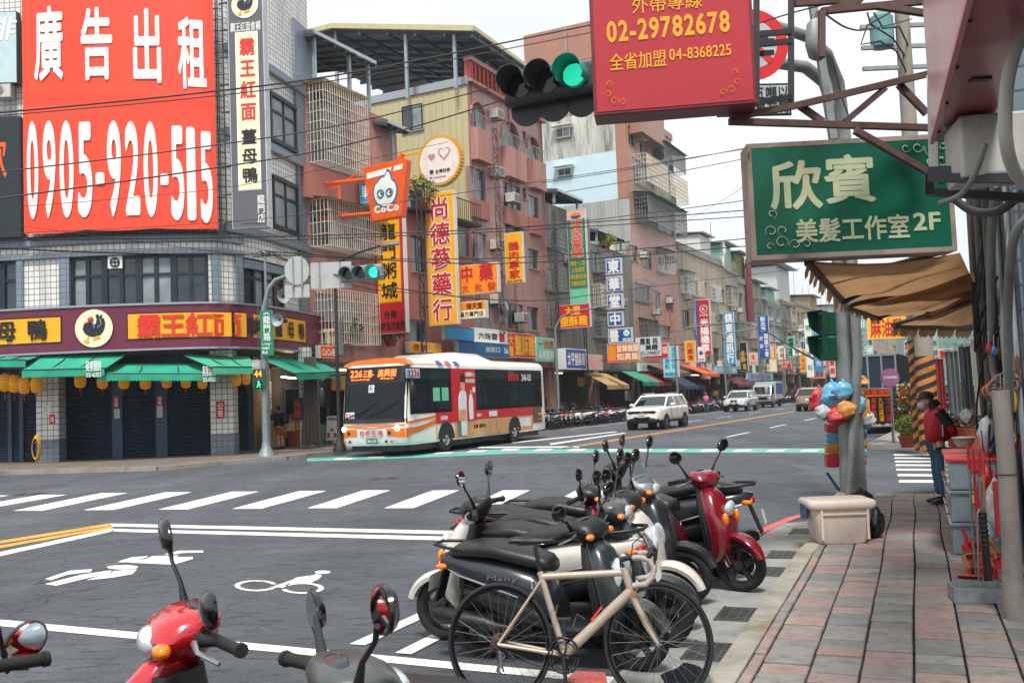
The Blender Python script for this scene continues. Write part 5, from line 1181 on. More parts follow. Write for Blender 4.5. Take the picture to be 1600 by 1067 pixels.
ops=[(*rect(*q[:4]),q[4])for q in((852,352,872,385,dict(cols_=2,cage=dict(mat=grey_bar,rows=6))),(850,420,868,452,dict(cols_=2,cage=dict(mat=grey_bar,rows=6))),(876,366,886,395,dict(cols_=1,ac=(.2,-.7))),(852,480,880,510,dict(cols_=2,cage=dict(mat=grey_bar,rows=5))))]
house('low_house','low sooty house with grey window cages right of the red house',-.3,7.2,LF.px(868,322)[1],darkpl,ops,seed=21)
canopy(LF.M,'small grey tin canopy on posts on the low house right of the red house',.2,4.6,-.6,4,LF.px(870,292)[1]-.5,LF.px(870,292)[1],tin_g,tin_under,5,[(.4,-.3),(4.3,-.3)],LF.px(868,322)[1])
ops=[(*rect(*q[:4]),q[4])for q in((925,395,942,425,dict(cols_=2,fm='dark',cage=dict(mat=grey_bar,rows=5))),(926,450,944,478,dict(cols_=2,cage=dict(mat=beige_bar,rows=5))),(926,500,944,525,dict(cols_=2,cage=dict(mat=grey_bar,rows=5))),(957,455,975,480,dict(cols_=2,ac=(0,.1))))]
hc2=house('low_house','low dark house with a yellow shrub terrace behind the tall green pawnshop sign',7.25,15.9,LF.px(940,385)[1],darkpl,ops,seed=22)
plant('yellow flowering shrub on the terrace right of the green pawnshop sign',LF.w(9.5,-.3,LF.px(930,388)[1]),.8,.9,300,[leaf_y,M('flower_yellow','#b59a22',.6)],.12,pot=(.3,.25,.3),seed=9)
canopy(LF.M,'grey tin canopy above the yellow shrub terrace',7.5,13,-.5,4,LF.px(935,355)[1]-.4,LF.px(935,355)[1]+.2,tin_g,tin_under,5,[(7.7,-.3),(12.7,-.3)],LF.px(940,385)[1])
zE=LF.px(1040,213)[1];uE1=LF.px(1062,480)[0]
q=lambda*a:(*rect(*a[:4]),a[4])
ops=[q(982,200,992,228,dict(cols_=2)),q(1000,225,1011,248,dict(cols_=2,ac=(-1.2,1.2))),q(1020,238,1052,262,dict(cols_=3,cage=dict(mat=grey_bar,dep=1.1,roof=green_awn,rows=6))),q(990,256,1022,292,dict(cols_=3,cage=dict(mat=beige_bar,dep=1.2,rows=6))),q(1030,282,1056,312,dict(cols_=3,cage=dict(mat=beige_bar,dep=1.1,rows=6))),q(992,322,1052,356,dict(cols_=5,cage=dict(mat=grey_bar,dep=1.2,roof=green_awn,
rows=6))),
q(985,
384,
997,
408,
dict(cols_=2,
ac=(1.6,
.4))),
q(1006,
392,
1018,
418,
dict(cols_=2)),
q(1027,
396,
1042,
424,
dict(cols_=2,
cage=dict(mat=white_p,
dep=.7,
roof=green_awn,
rows=2,
step=.5),
ac=(2.0,
1.0))),
q(992,
444,
1016,
470,
dict(cols_=3,
ac=(2.6,
-1.0),
cage=dict(mat=grey_bar,
dep=.6,
rows=3,
step=.3))),
q(1024,
456,
1032,
480,
dict(cols_=2)),
q(1040,
462,
1052,
484,
dict(cols_=2,
ac=(-.8,
.5))),
q(1000,
504,
1016,
526,
dict(cols_=2,
cage=dict(mat=grey_bar,
dep=.7,
roof=green_awn,
rows=4))),
q(1024,
508,
1048,
526,
dict(cols_=3))]
eh=house('salmon_apartment_block','salmon tiled apartment block with green canopied window cages and a blue painted side',16,uE1,zE,pinktile,ops,side=M('sooty_side','#b5b5ad',.8,0,.5,1.3,dirt='#1c2026',dirt_amt=1.0,streak=True),depth=26,par=.5,seed=31,parmat=pinkpl)
mb=MB(LF.M);v0,z1_=LF.px_u(982,232,15.97);z0_=LF.px_u(982,309,15.97)[1];mb.add([(15.96,.05,z0_),(15.96,25.5,z0_),(15.96,25.5,z1_),(15.96,.05,z1_)],[(3,2,1,0)]);mb.build('painted_panel',M('pale_blue_paint','#bcd3dc',.6,0,.05,1,dirt='#8fb0bd',dirt_amt=.3),eh,recalc=False)
z2_=LF.px_u(982,377,15.97)[1];mb=MB(LF.M);mb.add([(15.93,.03,z2_),(15.93,25.5,z2_),(15.93,25.5,z0_-.02),(15.93,.03,z0_-.02)],[(3,2,1,0)],[[(0,z0_),(25,z0_),(25,z2_),(0,z2_)]]);mb.build('tin_panel',tin_g,eh,recalc=False)
MB(LF.M).box(15.9,16.0,.0,.9,z0_,zE).build('brick_pier',brick_o,eh)
for(x0,y0,x1,y1)in((874,201,886,214),(877,264,888,274)):
 va,zt_=LF.px_u(x0,y0,15.9);vb,zb_=LF.px_u(x1,y1,15.9);T=LF.at(15.9,0)@Matrix.Rotation(-pi/2,4,'Z');window(T,eh,-va-.3,-vb+.3,zb_,zt_,cols_=2,fm='white',v=-.05)
 MB(T).box(-va-.6,-vb+.6,-.6,0,zt_+.1,zt_+.16).build('rain_hood',white_p,eh)
u_,v_=15.9,LF.px_u(870,80,17)[0];vA,zA=LF.px_u(818,62,17);vB_,zB_=LF.px_u(925,62,17)
rb=E('roof_house','orange brick stair tower on the roof of the salmon block, behind the traffic light','roof house',LF.at(17,vB_,zE));MB(LF.M).box(17,23,vA,vB_-4,zE-2,zA+.3).build('wall',brick_o,rb);MB(LF.M).box(16.9,23.1,vA+.1,vB_-4,zA-3.2,zA-2.9).build('ledge',concrete,rb);mb=MB(LF.M);
for k in range(2):mb.tube([(16.85,vA-4-k*5,zE),(16.85,vA-4-k*5,zA+.2)],.07,6)
mb.build('pipe',alu,rb)
mats_f=[beigepl,greypl,greypl,M('pale_pink_render','#a88d84',.8,0,.2,1.3,dirt='#4a3c38',dirt_amt=.5,streak=True),M('pale_green_render','#8fa79c',.8,0,.2,1.3,dirt='#3c4640',dirt_amt=.5,streak=True),beigepl,M('ochre_render','#a48f68',.8,0,.2,1.3,dirt='#4a3c28',dirt_amt=.5,streak=True)]
looks=['long beige house with bar cages and a concrete parapet, next beyond the salmon block','weathered grey house with a mint green tin attic','narrow house with an olive roof room and a red curtain strip','grey house with a plain terrace and rusty cages','low house with a mint green attic seen before the white tin attic','grey house topped by a tall white tin attic','narrow beige house right of the white tin attic',
'ochre topped house near the far end of the row',
'distant grey house beyond the ochre topped one',
'distant pale pink house in the far row',
'distant greenish house in the far row',
'distant beige house with a grey tin attic',
'far off grey house with a dark attic',
'last far house that can be told apart on the left row']
defs=[(uE1+.1,45.5,14.9),(45.6,51,14.6),(51.1,56.5,13.8),(56.6,66,12.6),(66.1,74,12.2),(74.1,86,13.5),(86.1,96,13.8),(96.1,110,13.8),(110.1,124,12.5),(124.1,140,14),(140.1,158,12.5),(158.1,180,14),(180.1,205,13),(205.1,240,15)]
FH=[]
for i,(a,b,zt_)in enumerate(defs):
 g=random.Random(50+i);ops=[];nc=max(2,int((b-a)/3.0))if i<8 else 3
 for fl in range(3):
  z0=4.6+fl*3.2
  for c in range(nc):
   w=(b-a)/nc;x0=a+c*w+w*.16;kw=dict(cols_=2 if i>2 else 3,fm=g.choice(['alu','dark']))
   if i<9 and g.random()<.6:kw['cage']=dict(mat=g.choice([grey_bar,beige_bar,grey_bar,white_p]),dep=g.uniform(.5,.9),rows=4,step=.3,roof=g.choice([None,green_awn,tin_w,None]))
   if i<9 and g.random()<.4:kw['ac']=(g.uniform(-1,1),-.7)
   ops.append((x0,x0+w*.68,z0,z0+g.uniform(1.3,1.7),kw))
 h=house('row_house',looks[i],a,b,zt_,mats_f[i%7],ops,par=.6 if i%2==0 else .2,seed=60+i,group=None);FH.append(h)
def attic(i,u0,u1,v1,z0,z1,mat,over=.6,slope=.5,h=None):
 p_=FH[i];MB(LF.M).box(u0,u1,.2,v1,z0,z1).build('attic',mat,p_)
 mb=MB(LF.M);mb.add([(u0-over,-over,z1+.1),(u1+over,-over,z1+.1),(u1+over,v1,z1+slope),(u0-over,v1,z1+slope),(u0-over,-over,z1+.2),(u1+over,-over,z1+.2),(u1+over,v1,z1+slope+.1),(u0-over,v1,z1+slope+.1)],[(0,1,2,3),(4,5,6,7),(0,1,5,4),(0,3,7,4),(1,2,6,5)]);mb.build('attic_roof',tin_g,p_)
attic(0,37,41,6,14.9,17.4,white_p,.3);attic(1,45.8,49.5,7,14.5,17.5,tin_gr);attic(2,51.5,56,6,13.8,17.2,M('olive_render','#7f8350',.8));attic(3,58,64,6,12.6,14.6,beigepl);attic(4,66.5,72,7,12.2,14.4,tin_gr);attic(5,74.3,83,9,13.5,18.2,tin_w,1.0,.8);attic(7,99,106,6,13.8,16,M('ochre_render','#a48f68'));attic(9,128,136,8,14,16.5,tin_w);attic(11,165,172,8,14,17,tin_g)
MB(LF.M).box(54.5,56.2,-.5,-.2,9.5,16.8).build('red_curtain',M('curtain_red','#7c2634',.8),FH[2])
mb=MB(LF.M)
for k in range(16):a_=k*pi/8;mb.bar((43.6,-.5,16.0),(43.6+1.4*cos(a_),-.5,16.0+1.4*sin(a_)),.05)
mb.build('sun_lattice',white_p,FH[0])
mb=MB(LF.M)
for k in range(26):u=30+k*6.1;v=1+(k*37%5);mb.cyl((u,v,12),(u,v,17.5+(k*13%4)),.03,n=4)
mb.build('aerial',steel_dark,FH[3],kind='stuff')
for k,(u,z)in enumerate(((34,15.5),(62,13.2),(90,14.4),(118,13),(150,13))):
 t=E('water_tank',['steel roof water tank on the beige house beyond the salmon block','steel roof tank on the fourth grey house','roof tank on the narrow beige house','roof tank far down the left row','farthest roof tank of the left row'][k],'water tank',LF.at(u,4,z-.6),'roof water tanks');MB(WM[t.name]).lathe([(0,0),(.8,0),(.8,1.8),(.3,2.1),(0,2.15)],n=14).build('tank',alu,t,smooth=40)
 mb=MB(WM[t.name]);[mb.box(x-.05,x+.05,y-.05,y+.05,-.5,0)for x in(-.5,.5)for y in(-.5,.5)];mb.build('stand',steel_dark,t)
# ================================================================ shop signs of the left row
s_red=M('panel_red','#c51f2b',.4,0,.05,2,dirt='#7d151d',dirt_amt=.2);s_org=M('panel_orange','#ef8a16',.45,0,.05,2,dirt='#b0641c',dirt_amt=.35,streak=True);s_yel=M('panel_yellow','#f4ae14',.45,0,.04,2,dirt='#c08a2a',dirt_amt=.35,streak=True)
s_blu=M('panel_blue','#15509e',.4,0,.05,2,dirt='#3a5c86',dirt_amt=.35,streak=True);s_cyan=M('panel_cyan','#4fb3cf',.4,0,.05,2);s_grn=M('panel_green','#2c7a5a',.45,0,.05,2);s_skyb=M('panel_sky','#2c8fc6',.4,0,.05,2)
s_dk=M('panel_dark','#1d1b18',.4);s_pk=M('panel_pale_pink','#d9b3a6',.5);s_pal=M('panel_pale_grey','#c3cdd0',.45,0,.05,2);s_mint=M('panel_mint','#6cbf9e',.45)
gold=M('gold_paint','#e2ab2e',.4,.2,.05,4);txt_r=M('text_crimson','#c21d2a',.5);txt_o=M('text_orange','#d9481f',.5);txt_g=M('text_green','#23724a',.5);txt_b=M('text_navy','#1b3f7a',.5)
side_w=M('sign_side_white','#cfd0cc',.5,0,.06,4,dirt='#7b7872',dirt_amt=.4,streak=True)
def psign(label,x0,y0,x1,y1,face,items,side=side_w,off=.4,th=.3,u=None,**kw):
 T,w,h,uu=perp(x0,y0,x1,y1,off,u);return board(label,T,w,h,th,face,side,items,bracket=kw.pop('bracket',off),**kw),T,w,h,uu
V=dict(vert=True)
t,T,w,h,u=psign('tall red sign with black brush characters 龍門粥城 on a yellow field',585,346,632,523,s_red,[('龍門粥城',(.24,.76,.29,.98),ink,dict(vert=True,off=.016,y=-.03,gap=.2)),('台南',(.28,.72,.13,.2),ink,dict(off=.02)),('無刺虱目魚粥',(.06,.96,.03,.1),ink,dict(off=.02))],off=.5,fields=[(.1,.9,.265,1.0,M('thin_gold_edge','#a8741a',.5)),(.12,.88,.275,.99,s_yel)])
t,T,w,h,u=psign('tallest yellow sign with red characters 尚德蔘藥行 edged in white',667,303,712,510,s_yel,[('尚德蔘藥行',(.16,.84,.02,.97),whitep,dict(vert=True,off=.07,y=-.014,gap=.14)),('尚德蔘藥行',(.17,.83,.02,.97),txt_r,dict(vert=True,off=.022,y=-.024,gap=.14))],off=.5)
psign('orange sign with red characters 中藥 大批發 beside the tallest yellow sign',716,416,778,462,s_org,[('中',(.08,.38,.42,.96),txt_r,dict(off=.04)),('藥',(.55,.88,.42,.96),txt_r,dict(off=.04)),('大',(.1,.26,.08,.34),txt_r),('批',(.42,.6,.08,.34),txt_r),('發',(.74,.94,.08,.34),txt_r)],off=.4,u=u+.8)
psign('small sign split into yellow and cream halves reading 順天堂',714,473,759,500,s_org,[('順天堂',(.34,.9,.56,.9),ink),('漢方專門店',(.1,.92,.12,.42),ink)],off=.4,u=u+.6,fields=[(.02,.98,.03,.5,cream)])
psign('narrow yellow sign with red characters 鵝肉專家 high on the red house',789,365,817,444,s_yel,[('鵝肉專家',(.2,.82,.08,.82),txt_r,dict(vert=True,off=.03)),('02-2978',(.1,.9,.02,.06),ink)],off=.9,th=.25)
t,T,w,h,u2=psign('tall green sign with red characters 明冠當鋪 and small yellow lines',888,329,917,480,s_grn,[('明冠當舖',(.18,.84,.5,.9),whitep,dict(vert=True,off=.07,y=-.014)),('明冠當舖',(.19,.83,.5,.9),txt_o,dict(vert=True,off=.03,y=-.022)),('典當一二胎',(.1,.9,.42,.47),gold),('土地借貸',(.15,.85,.35,.4),gold),('黃金鑽石名錶',(.08,.92,.28,.33),gold),('汽機車借款',(.1,.9,.21,.26),gold)],off=1.0,fields=[(.02,.98,.9,.99,s_pk),(.02,
.98,
.01,
.18,
s_mint)])
MB(T).prism([(w*.5+w*.28*cos(a),h*.935+w*.18*sin(a))for a in[k*pi/6 for k in range(7)]],-.02,-.012).build('emblem',s_org,t);MB(T).prism([(w*.5+w*.28*cos(a),h*.933+w*.14*sin(a))for a in[pi+k*pi/6 for k in range(7)]],-.02,-.012).build('emblem',s_blu,t)
psign('red sign with yellow characters 大豐 鹽酥雞 hung in front of the green pawnshop sign',871,478,922,514,s_red,[('大豐',(.24,.72,.56,.92),s_yel,dict(off=.04)),('鹽酥雞',(.08,.92,.08,.5),s_yel,dict(off=.04))],off=.5,th=.3,u=u2-1.2,border=(s_pk,.03,.0))
ub=None
for k,(ch,y0,y1,x0,x1,nm)in enumerate((('東',405,430,946,971,'topmost'),('華',433,457,947.5,972,'second'),('堂',460,484,948,973,'third'),('中',488,511,949,973.5,'fourth'))):
 t,T,w,h,ub=psign(nm+' square blue sign box of the vertical row, reading '+ch,x0,y0,x1,y1,s_blu,[(ch,(.16,.84,.12,.88),whitep,dict(off=.05))],off=.9,th=.25,u=ub,border=(whitep,.04,.05),group='blue sign boxes of the doctor')
t,T,w,h,_=psign('lowest and wider blue sign box with 醫 and a round green emblem',950,514,988,537,s_blu,[('醫',(.08,.44,.12,.88),whitep,dict(off=.05)),('健保',(.6,.94,.08,.32),whitep),('H',(.7,.84,.5,.75),s_mint,dict(y=-.03))],off=.9,th=.25,u=ub,border=(whitep,.04,.05),group='blue sign boxes of the doctor')
MB(T).prism([(w*.77+h*.22*cos(k*pi/9),h*.64+h*.22*sin(k*pi/9))for k in range(18)],-.02,-.012).build('emblem',whitep,t)
psign('orange red sign with pale characters 當歸豬腳 知高飯 under the blue boxes',949,538,999,567,txt_o,[('當歸豬腳',(.3,.98,.54,.92),cream,dict(off=.03)),('知高飯',(.3,.98,.1,.48),cream,dict(off=.03))],off=.8,th=.25,u=ub-1.5,fields=[(.03,.27,.1,.9,s_org)])
psign('pale sign with black characters 美睫 and a phone number',993,528,1032,558,s_pal,[('霧眉 挑',(.2,.9,.62,.95),ink,dict(off=.03)),('美睫',(.4,.9,.32,.6),ink,dict(off=.03)),('02-298837',(.2,.98,.08,.26),ink)],off=.4,u=ub+3.0)
psign('small red sign half hidden behind the pale eyelash sign',1014,538,1044,561,s_red,[('福',(.7,.95,.3,.8),cream)],off=.3,u=ub+5)
psign('pale cyan sign with blue characters above the orange awning',1036,540,1060,590,M('panel_pale_cyan','#a5d4d6',.45),[('婚紗攝影',(.12,.42,.25,.95),s_skyb,V),('禮服出租',(.58,.88,.25,.95),s_skyb,V),('美髮家',(.08,.92,.04,.16),s_skyb,dict(off=.03))],off=.3,u=ub+9)
t,T,w,h,uk=psign('tall red sign with a white oval emblem and characters 光陽機車',1088,469,1110,556,M('panel_cherry','#b5202e',.4),[('光陽機車',(.3,.88,.06,.66),whitep,dict(vert=True,off=.05)),('KYMCO',(.3,.9,.7,.745),whitep)],off=1.0,th=.4,fields=[(.02,.16,.01,.99,s_blu)])
MB(T).torus((w*.58,-.02,h*.83),w*.26,.03,'Y',20,5).build('emblem',whitep,t);letter('K',T,(w*.47,w*.7,h*.8,h*.86),whitep,t,y=-.02)
psign('yellow orange sign with red characters 素食',1070,533,1087,567,s_yel,[('卍素食',(.22,.8,.1,.92),txt_r,dict(vert=True,off=.04))],off=1.2,th=.2,u=uk-16)
t,T,w,h,_=psign('small white square sign with a red and blue disc',1090,542,1101,566,whitep,[('加油',(.15,.85,.08,.25),txt_r)],off=1.5,th=.2,u=uk-6)
MB(T).prism([(w/2+w*.3*cos(a),h*.6+w*.3*sin(a))for a in[k*pi/8 for k in range(9)]],-.02,-.012).build('emblem',s_red,t);MB(T).prism([(w/2+w*.3*cos(a),h*.6+w*.3*sin(a))for a in[pi+k*pi/8 for k in range(9)]],-.02,-.012).build('emblem',s_blu,t)
psign('tall bright blue sign with white characters 鎮東通訊行',1131.5,488,1148,570,s_skyb,[('鎮東通訊行',(.18,.85,.03,.98),whitep,dict(vert=True,off=.05))],off=.9)
psign('black sign with golden characters 金飾 and small gold text',1156,535,1168,580,s_dk,[('金飾',(.14,.68,.3,.72),gold,dict(vert=True,off=.04)),('白金',(.74,.94,.3,.7),gold,V),('電',(.3,.8,.06,.25),gold)],off=1.0)
psign('tall blue union sign with white characters 新北市',1184.5,493,1202,561,s_blu,[('新北市',(.28,.72,.62,.97),whitep,dict(vert=True,off=.04)),('職業工會',(.52,.9,.04,.58),whitep,dict(vert=True,off=.03)),('按摩',(.12,.42,.2,.56),whitep,V)],off=1.0)
psign('pale pink square sign with a red ring emblem',1170,551,1184,571,s_pk,[('福',(.35,.65,.45,.8),txt_r),('SAKURA',(.15,.85,.12,.28),txt_r)],off=1.4,th=.2)
psign('orange and white vertical sign with round food pictures',1201.5,538,1213,582,s_org,[('麥味登',(.3,.7,.5,.92),whitep,dict(vert=True,off=.03))],off=1.2,fields=[(.05,.95,.04,.45,cream)])
psign('cream vertical sign with small dark characters above the crimson box sign',1215,541,1227,562,cream,[('好茶',(.3,.7,.1,.9),ink,V)],off=1.2)
psign('crimson box sign with pale characters on the far left row',1214,562,1236,577,txt_r,[('自助洗衣',(.1,.9,.5,.85),cream),('24H',(.3,.7,.12,.42),cream)],off=1.2,fields=[(.02,.16,.05,.95,s_grn)])
psign('white sign with a black winged motif far down the row',1238,544,1253,556,whitep,[('精',(.3,.7,.15,.85),ink)],off=1.5)
psign('yellow vertical sign beside the white winged sign',1250,545,1260,582,s_yel,[('餐飲店',(.25,.75,.08,.92),txt_o,V)],off=1.5)
psign('orange wide sign reading 大廣鎖 at the far end',1265,578,1289,592,s_org,[('大廣鎖',(.1,.9,.15,.85),s_blu)],off=2.0)
psign('white vertical light boxes stacked far down the street',1258,498,1270,590,whitep,[('明鏡眼科',(.2,.8,.05,.95),txt_g,V)],off=3.2,side=s_grn)
psign('tall light blue sign at the end of the left row',1272,505,1284,580,s_skyb,[('牙醫診所',(.2,.8,.05,.95),whitep,V)],off=3.6,side=s_grn)
def disc_sign(label,cx,cy,r,face,rimm,off,u=None,th=.3,**kw):
 T,w,h,u=perp(cx-r,cy-r,cx+r,cy+r,off,u);t=E('round_sign',label,'sign',T,PSG);R_=(w+h)/4
 MB(T@Matrix.Translation((w/2,0,h/2))@Matrix.Diagonal((w/h if w<h else 1,1,1,1))).prism([(R_*cos(k*pi/20),R_*sin(k*pi/20))for k in range(40)],0,th).build('sign_box',rimm,t)
 TT=T@Matrix.Translation((w/2,0,h/2))@Matrix.Diagonal((w/h if w<h else 1,1,1,1));MB(TT).prism([(R_*.93*cos(k*pi/20),R_*.93*sin(k*pi/20))for k in range(40)],-.012,-.002).build('face',face,t);return t,TT,R_,T,w,h
t,TT,R_,T,w,h=disc_sign('round cream lottery sign with pink hearts and a yellow scalloped rim',687,257,35,M('sign_blush','#e8dcd4',.4),s_yel,1.2,u=-14.2,th=.35)
mb=MB(TT)
for k in range(44):a=k*pi/22;mb.bx((R_*1.0*cos(a),.17,R_*1.0*sin(a)),(.12,.36,.12))
mb.build('rim_bulbs',M('bulb_amber','#d89a28',.4),t)
def heart(c,s):return[(c[0]+s*16*sin(a)**3/16,c[1]+s*(13*cos(a)-5*cos(2*a)-2*cos(3*a)-cos(4*a))/16)for a in[k*2*pi/28 for k in range(28)]]
hp=M('heart_pink','#c58a94',.3);MB(TT).prism(heart((.25*R_,.28*R_),.3*R_),-.03,-.013).build('heart',hp,t);MB(TT).prism(heart((.25*R_,.28*R_),.22*R_),-.04,-.031).build('heart',M('sign_blush','#e8dcd4'),t);MB(TT).prism(heart((-.35*R_,.2*R_),.17*R_),-.03,-.013).build('heart',hp,t)
letter('台灣彩券',TT,(-.2*R_,.5*R_,-.52*R_,-.36*R_),ink,t,y=-.02);MB(TT).prism([(-.38*R_+.1*R_*cos(k),-.43*R_+.1*R_*sin(k))for k in[i*.63 for i in range(10)]],-.02,-.013).build('emblem',txt_b,t);letter('公益彩券',TT,(-.3*R_,.3*R_,-.72*R_,-.64*R_),hp,t,y=-.02)
mb=MB(T);[mb.bar((-3.0,.15,z),(w*.3,.15,z),.1)for z in(h*.2,h*.78)];mb.build('yellow_bracket',s_yel,t)
t,TT,R_,T,w,h=disc_sign('round pale blue sign with a face line drawing behind the yellow pharmacy signs',768,488,24.5,M('sign_ice','#b3cdd4',.4),alu,.8,u=-7.5)
letter('宜春',TT,(-.2*R_,.8*R_,-.35*R_,.15*R_),txt_b,t,y=-.02,off=.03);MB(TT).torus((-.1*R_,-.02,.45*R_),.22*R_,.02,'Y',16,4).torus((.25*R_,-.02,.5*R_),.16*R_,.02,'Y',14,4).build('drawing',txt_b,t)
uc=-23.9;T,w,h,_=perp(568,258,637,348,.5,uc);t=E('cup_sign','orange cup shaped drink shop sign with a straw on two orange bars','sign',T,PSG)
MB(T).prism([(w*.17,0),(w*.84,.02*h),(w*1.0,h*.97),(w*.97,h),(w*.03,h*.96),(0,h*.92)],0,.4).build('cup',orange_m,t,bevel=.03)
MB(T).prism([(w*.08,h*.84),(w*.66,h*.88),(w*.62,h*.78),(w*.1,h*.74)],-.012,-.002).prism([(w*.72,h*.89),(w*.92,h*.9),(w*.9,h*.82),(w*.7,h*.8)],-.012,-.002).build('lid_window',whitep,t)
MB(T).bar((w*.72,.2,h*.9),(w*.86,.2,h*1.1),.16).build('straw',orange_m,t)
drop=lambda s:[(w*.5+s*w*.29*cos(a)*(1.0 if sin(a)<.5 else .85),h*.48+s*w*.32*sin(a)+(s*w*.12 if .9<a<1.5 else 0))for a in[k*2*pi/24 for k in range(24)]]
MB(T).prism(drop(1.0),-.015,-.002).build('droplet_edge',M('droplet_blue','#3f6f86',.4),t);MB(T).prism(drop(.87),-.022,-.016).build('droplet',whitep,t)
for x in(.4,.6):MB(T).torus((w*x,-.03,h*.45),w*.07,w*.016,'Y',16,5).build('eye',M('droplet_blue','#3f6f86'),t);MB(T).ell((w*(x+.02),-.03,h*.45),(w*.025,.01,w*.025),8,5).build('pupil',ink,t)
letter('CoCo',T,(w*.24,w*.8,h*.12,h*.26),whitep,t,y=-.012,off=.06)
vL=LF.px_u(476,287,uc)[0];orb=E('sign_bracket','two long orange steel bars with a post carrying the orange cup sign','bracket',LF.w(uc,0,4));mb=MB(LF.M);
vR=LF.px_u(600,287,uc)[0]
for y in(288,341):z=LF.px_u(530,y,uc)[1];v_l,z_l=LF.px_u(478,y+1,uc);mb.tube([(uc+.2,v_l,z_l),(uc+.2,vR,z)],.09,8)
v_m=LF.px_u(526,310,uc)[0];mb.tube([(uc+.2,v_m,LF.px_u(526,340,uc)[1]),(uc+.2,v_m,LF.px_u(526,288,uc)[1])],.05,6);mb.tube([(uc+.2,LF.px_u(508,297,uc)[0],LF.px_u(508,297,uc)[1]),(uc+.2,LF.px_u(556,270,uc)[0],LF.px_u(556,270,uc)[1])],.04,6);mb.build('bar',orange_m,orb)
psign('bright blue sign with white characters behind the orange cup sign',562,285,592,318,s_skyb,[('單單',(.1,.9,.2,.8),whitep)],off=.3,u=-21.5,th=.5)
def fsign(label,x0,y0,x1,y1,face,items,off=.3,th=.25,**kw):
 a,b,c,d=rect(x0,y0,x1,y1,off);T=LF.at(a,-off,c);return board(label,T,b-a,d-c,th,face,side_w,items,name='fascia_sign',**kw),T,b-a,d-c
fsign('plain bright blue fascia sign above the bus roof',696,511,740,532,s_skyb,[],off=1.0,border=(txt_b,.04,.0))
fsign('white shop sign with a red emblem above a blue sign',742,514,791,540,whitep,[('六味齋',(.1,.7,.35,.75),ink)],off=.7,fields=[(.76,.94,.25,.8,s_red)])
fsign('wide blue fascia sign with a white line emblem over the bus roof',716,534,796,558,M('panel_deep_blue','#1f5c8c',.4),[('吉田口',(.5,.8,.35,.7),whitep),('56',(.88,.97,.3,.7),whitep)],off=.9)
fsign('red fascia sign with big yellow characters 大豐鹽酥雞 at the bus rear',793,521,836,559,s_red,[('大',(.04,.2,.5,.92),s_yel,dict(off=.05)),('豐',(.04,.2,.08,.45),s_yel,dict(off=.05)),('鹽酥雞',(.26,.97,.12,.9),s_yel,dict(off=.05))],off=.7,border=(s_pk,.04,.0))
fsign('pale green fascia sign with faded red characters right of the yellow red one',838,528,868,565,s_mint,[('一流漿',(.1,.9,.55,.9),txt_r),('永和豆漿',(.1,.9,.12,.45),whitep)],off=.6)
fsign('blue fascia sign with white characters 太平堂 in a white frame',884,545,916,577,s_blu,[('太平堂藥局',(.08,.92,.2,.8),whitep,dict(off=.04))],off=1.5,th=.6,border=(whitep,.06,.0))
fsign('pale pink blank fascia board right of the blue pharmacy sign',918,554,942,578,s_pk,[],off=.8)
fsign('yellow fascia strip just above the orange bus roof',640,535,690,552,s_yel,[('便當',(.1,.5,.2,.8),txt_r)],off=.5)
fsign('orange menu fascia with white characters beside the maroon box sign',500,540,532,560,orange_m,[('CoCo都可',(.1,.9,.2,.8),whitep)],off=.8)
fsign('pale fascia sign above the shops behind the white car',1000,568,1030,580,s_pal,[('小吃部',(.1,.9,.2,.8),txt_g)],off=.5)
fsign('wide cyan fascia sign left of the black gold sign',1112,572,1152,584,s_cyan,[('通訊行手機',(.05,.95,.2,.8),whitep)],off=.6)
fsign('cream box fascia sign beside the wide cyan sign',1096,574,1110,592,cream,[('洗衣',(.2,.8,.2,.8),txt_r)],off=.9)
fsign('colourful fascia sign with blue lettering behind the van',1168,583,1208,595,s_cyan,[('彩虹玩具',(.1,.9,.2,.8),txt_r)],off=.6)
fc=[s_red,s_yel,s_skyb,cream,s_grn,s_org,s_pal,s_blu,txt_r,s_mint];fn_=['麵','茶','鞋','藥','五金','電','米','花','餅','鐘錶']
cn=['red','yellow','sky blue','cream','green','orange','pale grey','blue','crimson','mint']
for k in range(20):
 u=32+k*7.3+(k*31%5)*.5;w=2.6+(k*7%3);i=(k*3)%10
 board('small '+cn[i]+' fascia board with the character '+fn_[k%10]+(' in the nearer part of the far row' if k<10 else' in the distant part of the far row'),LF.at(u,-.45,3.55+(k%3)*.2),w,1.0,.3,fc[i],side_w,[(fn_[k%10],(.25,.75,.15,.85),whitep if i in(0,2,4,7,8)else ink,dict(off=.03))],name='fascia_sign',group=PSG)
for k in range(14):
 u=66+k*9.1;i=(k*7+2)%10;h=2.2+(k*5%4)*.7
 board('narrow '+cn[i]+' upright sign with '+fn_[(k+4)%10]+(' sticking out of the middle of the far row' if k<7 else' sticking out near the end of the far row'),LF.at(u,-.5,4.8+(k%4)*.9,-pi/2),1.1,h,.2,fc[i],side_w,[(fn_[(k+4)%10][:1],(.2,.8,.55,.9),whitep if i in(0,2,4,7,8)else ink,dict(off=.03)),(fn_[k%10][:1],(.2,.8,.1,.45),whitep if i in(0,2,4,7,8)else ink,dict(off=.03))],group=PSG,bracket=.4)
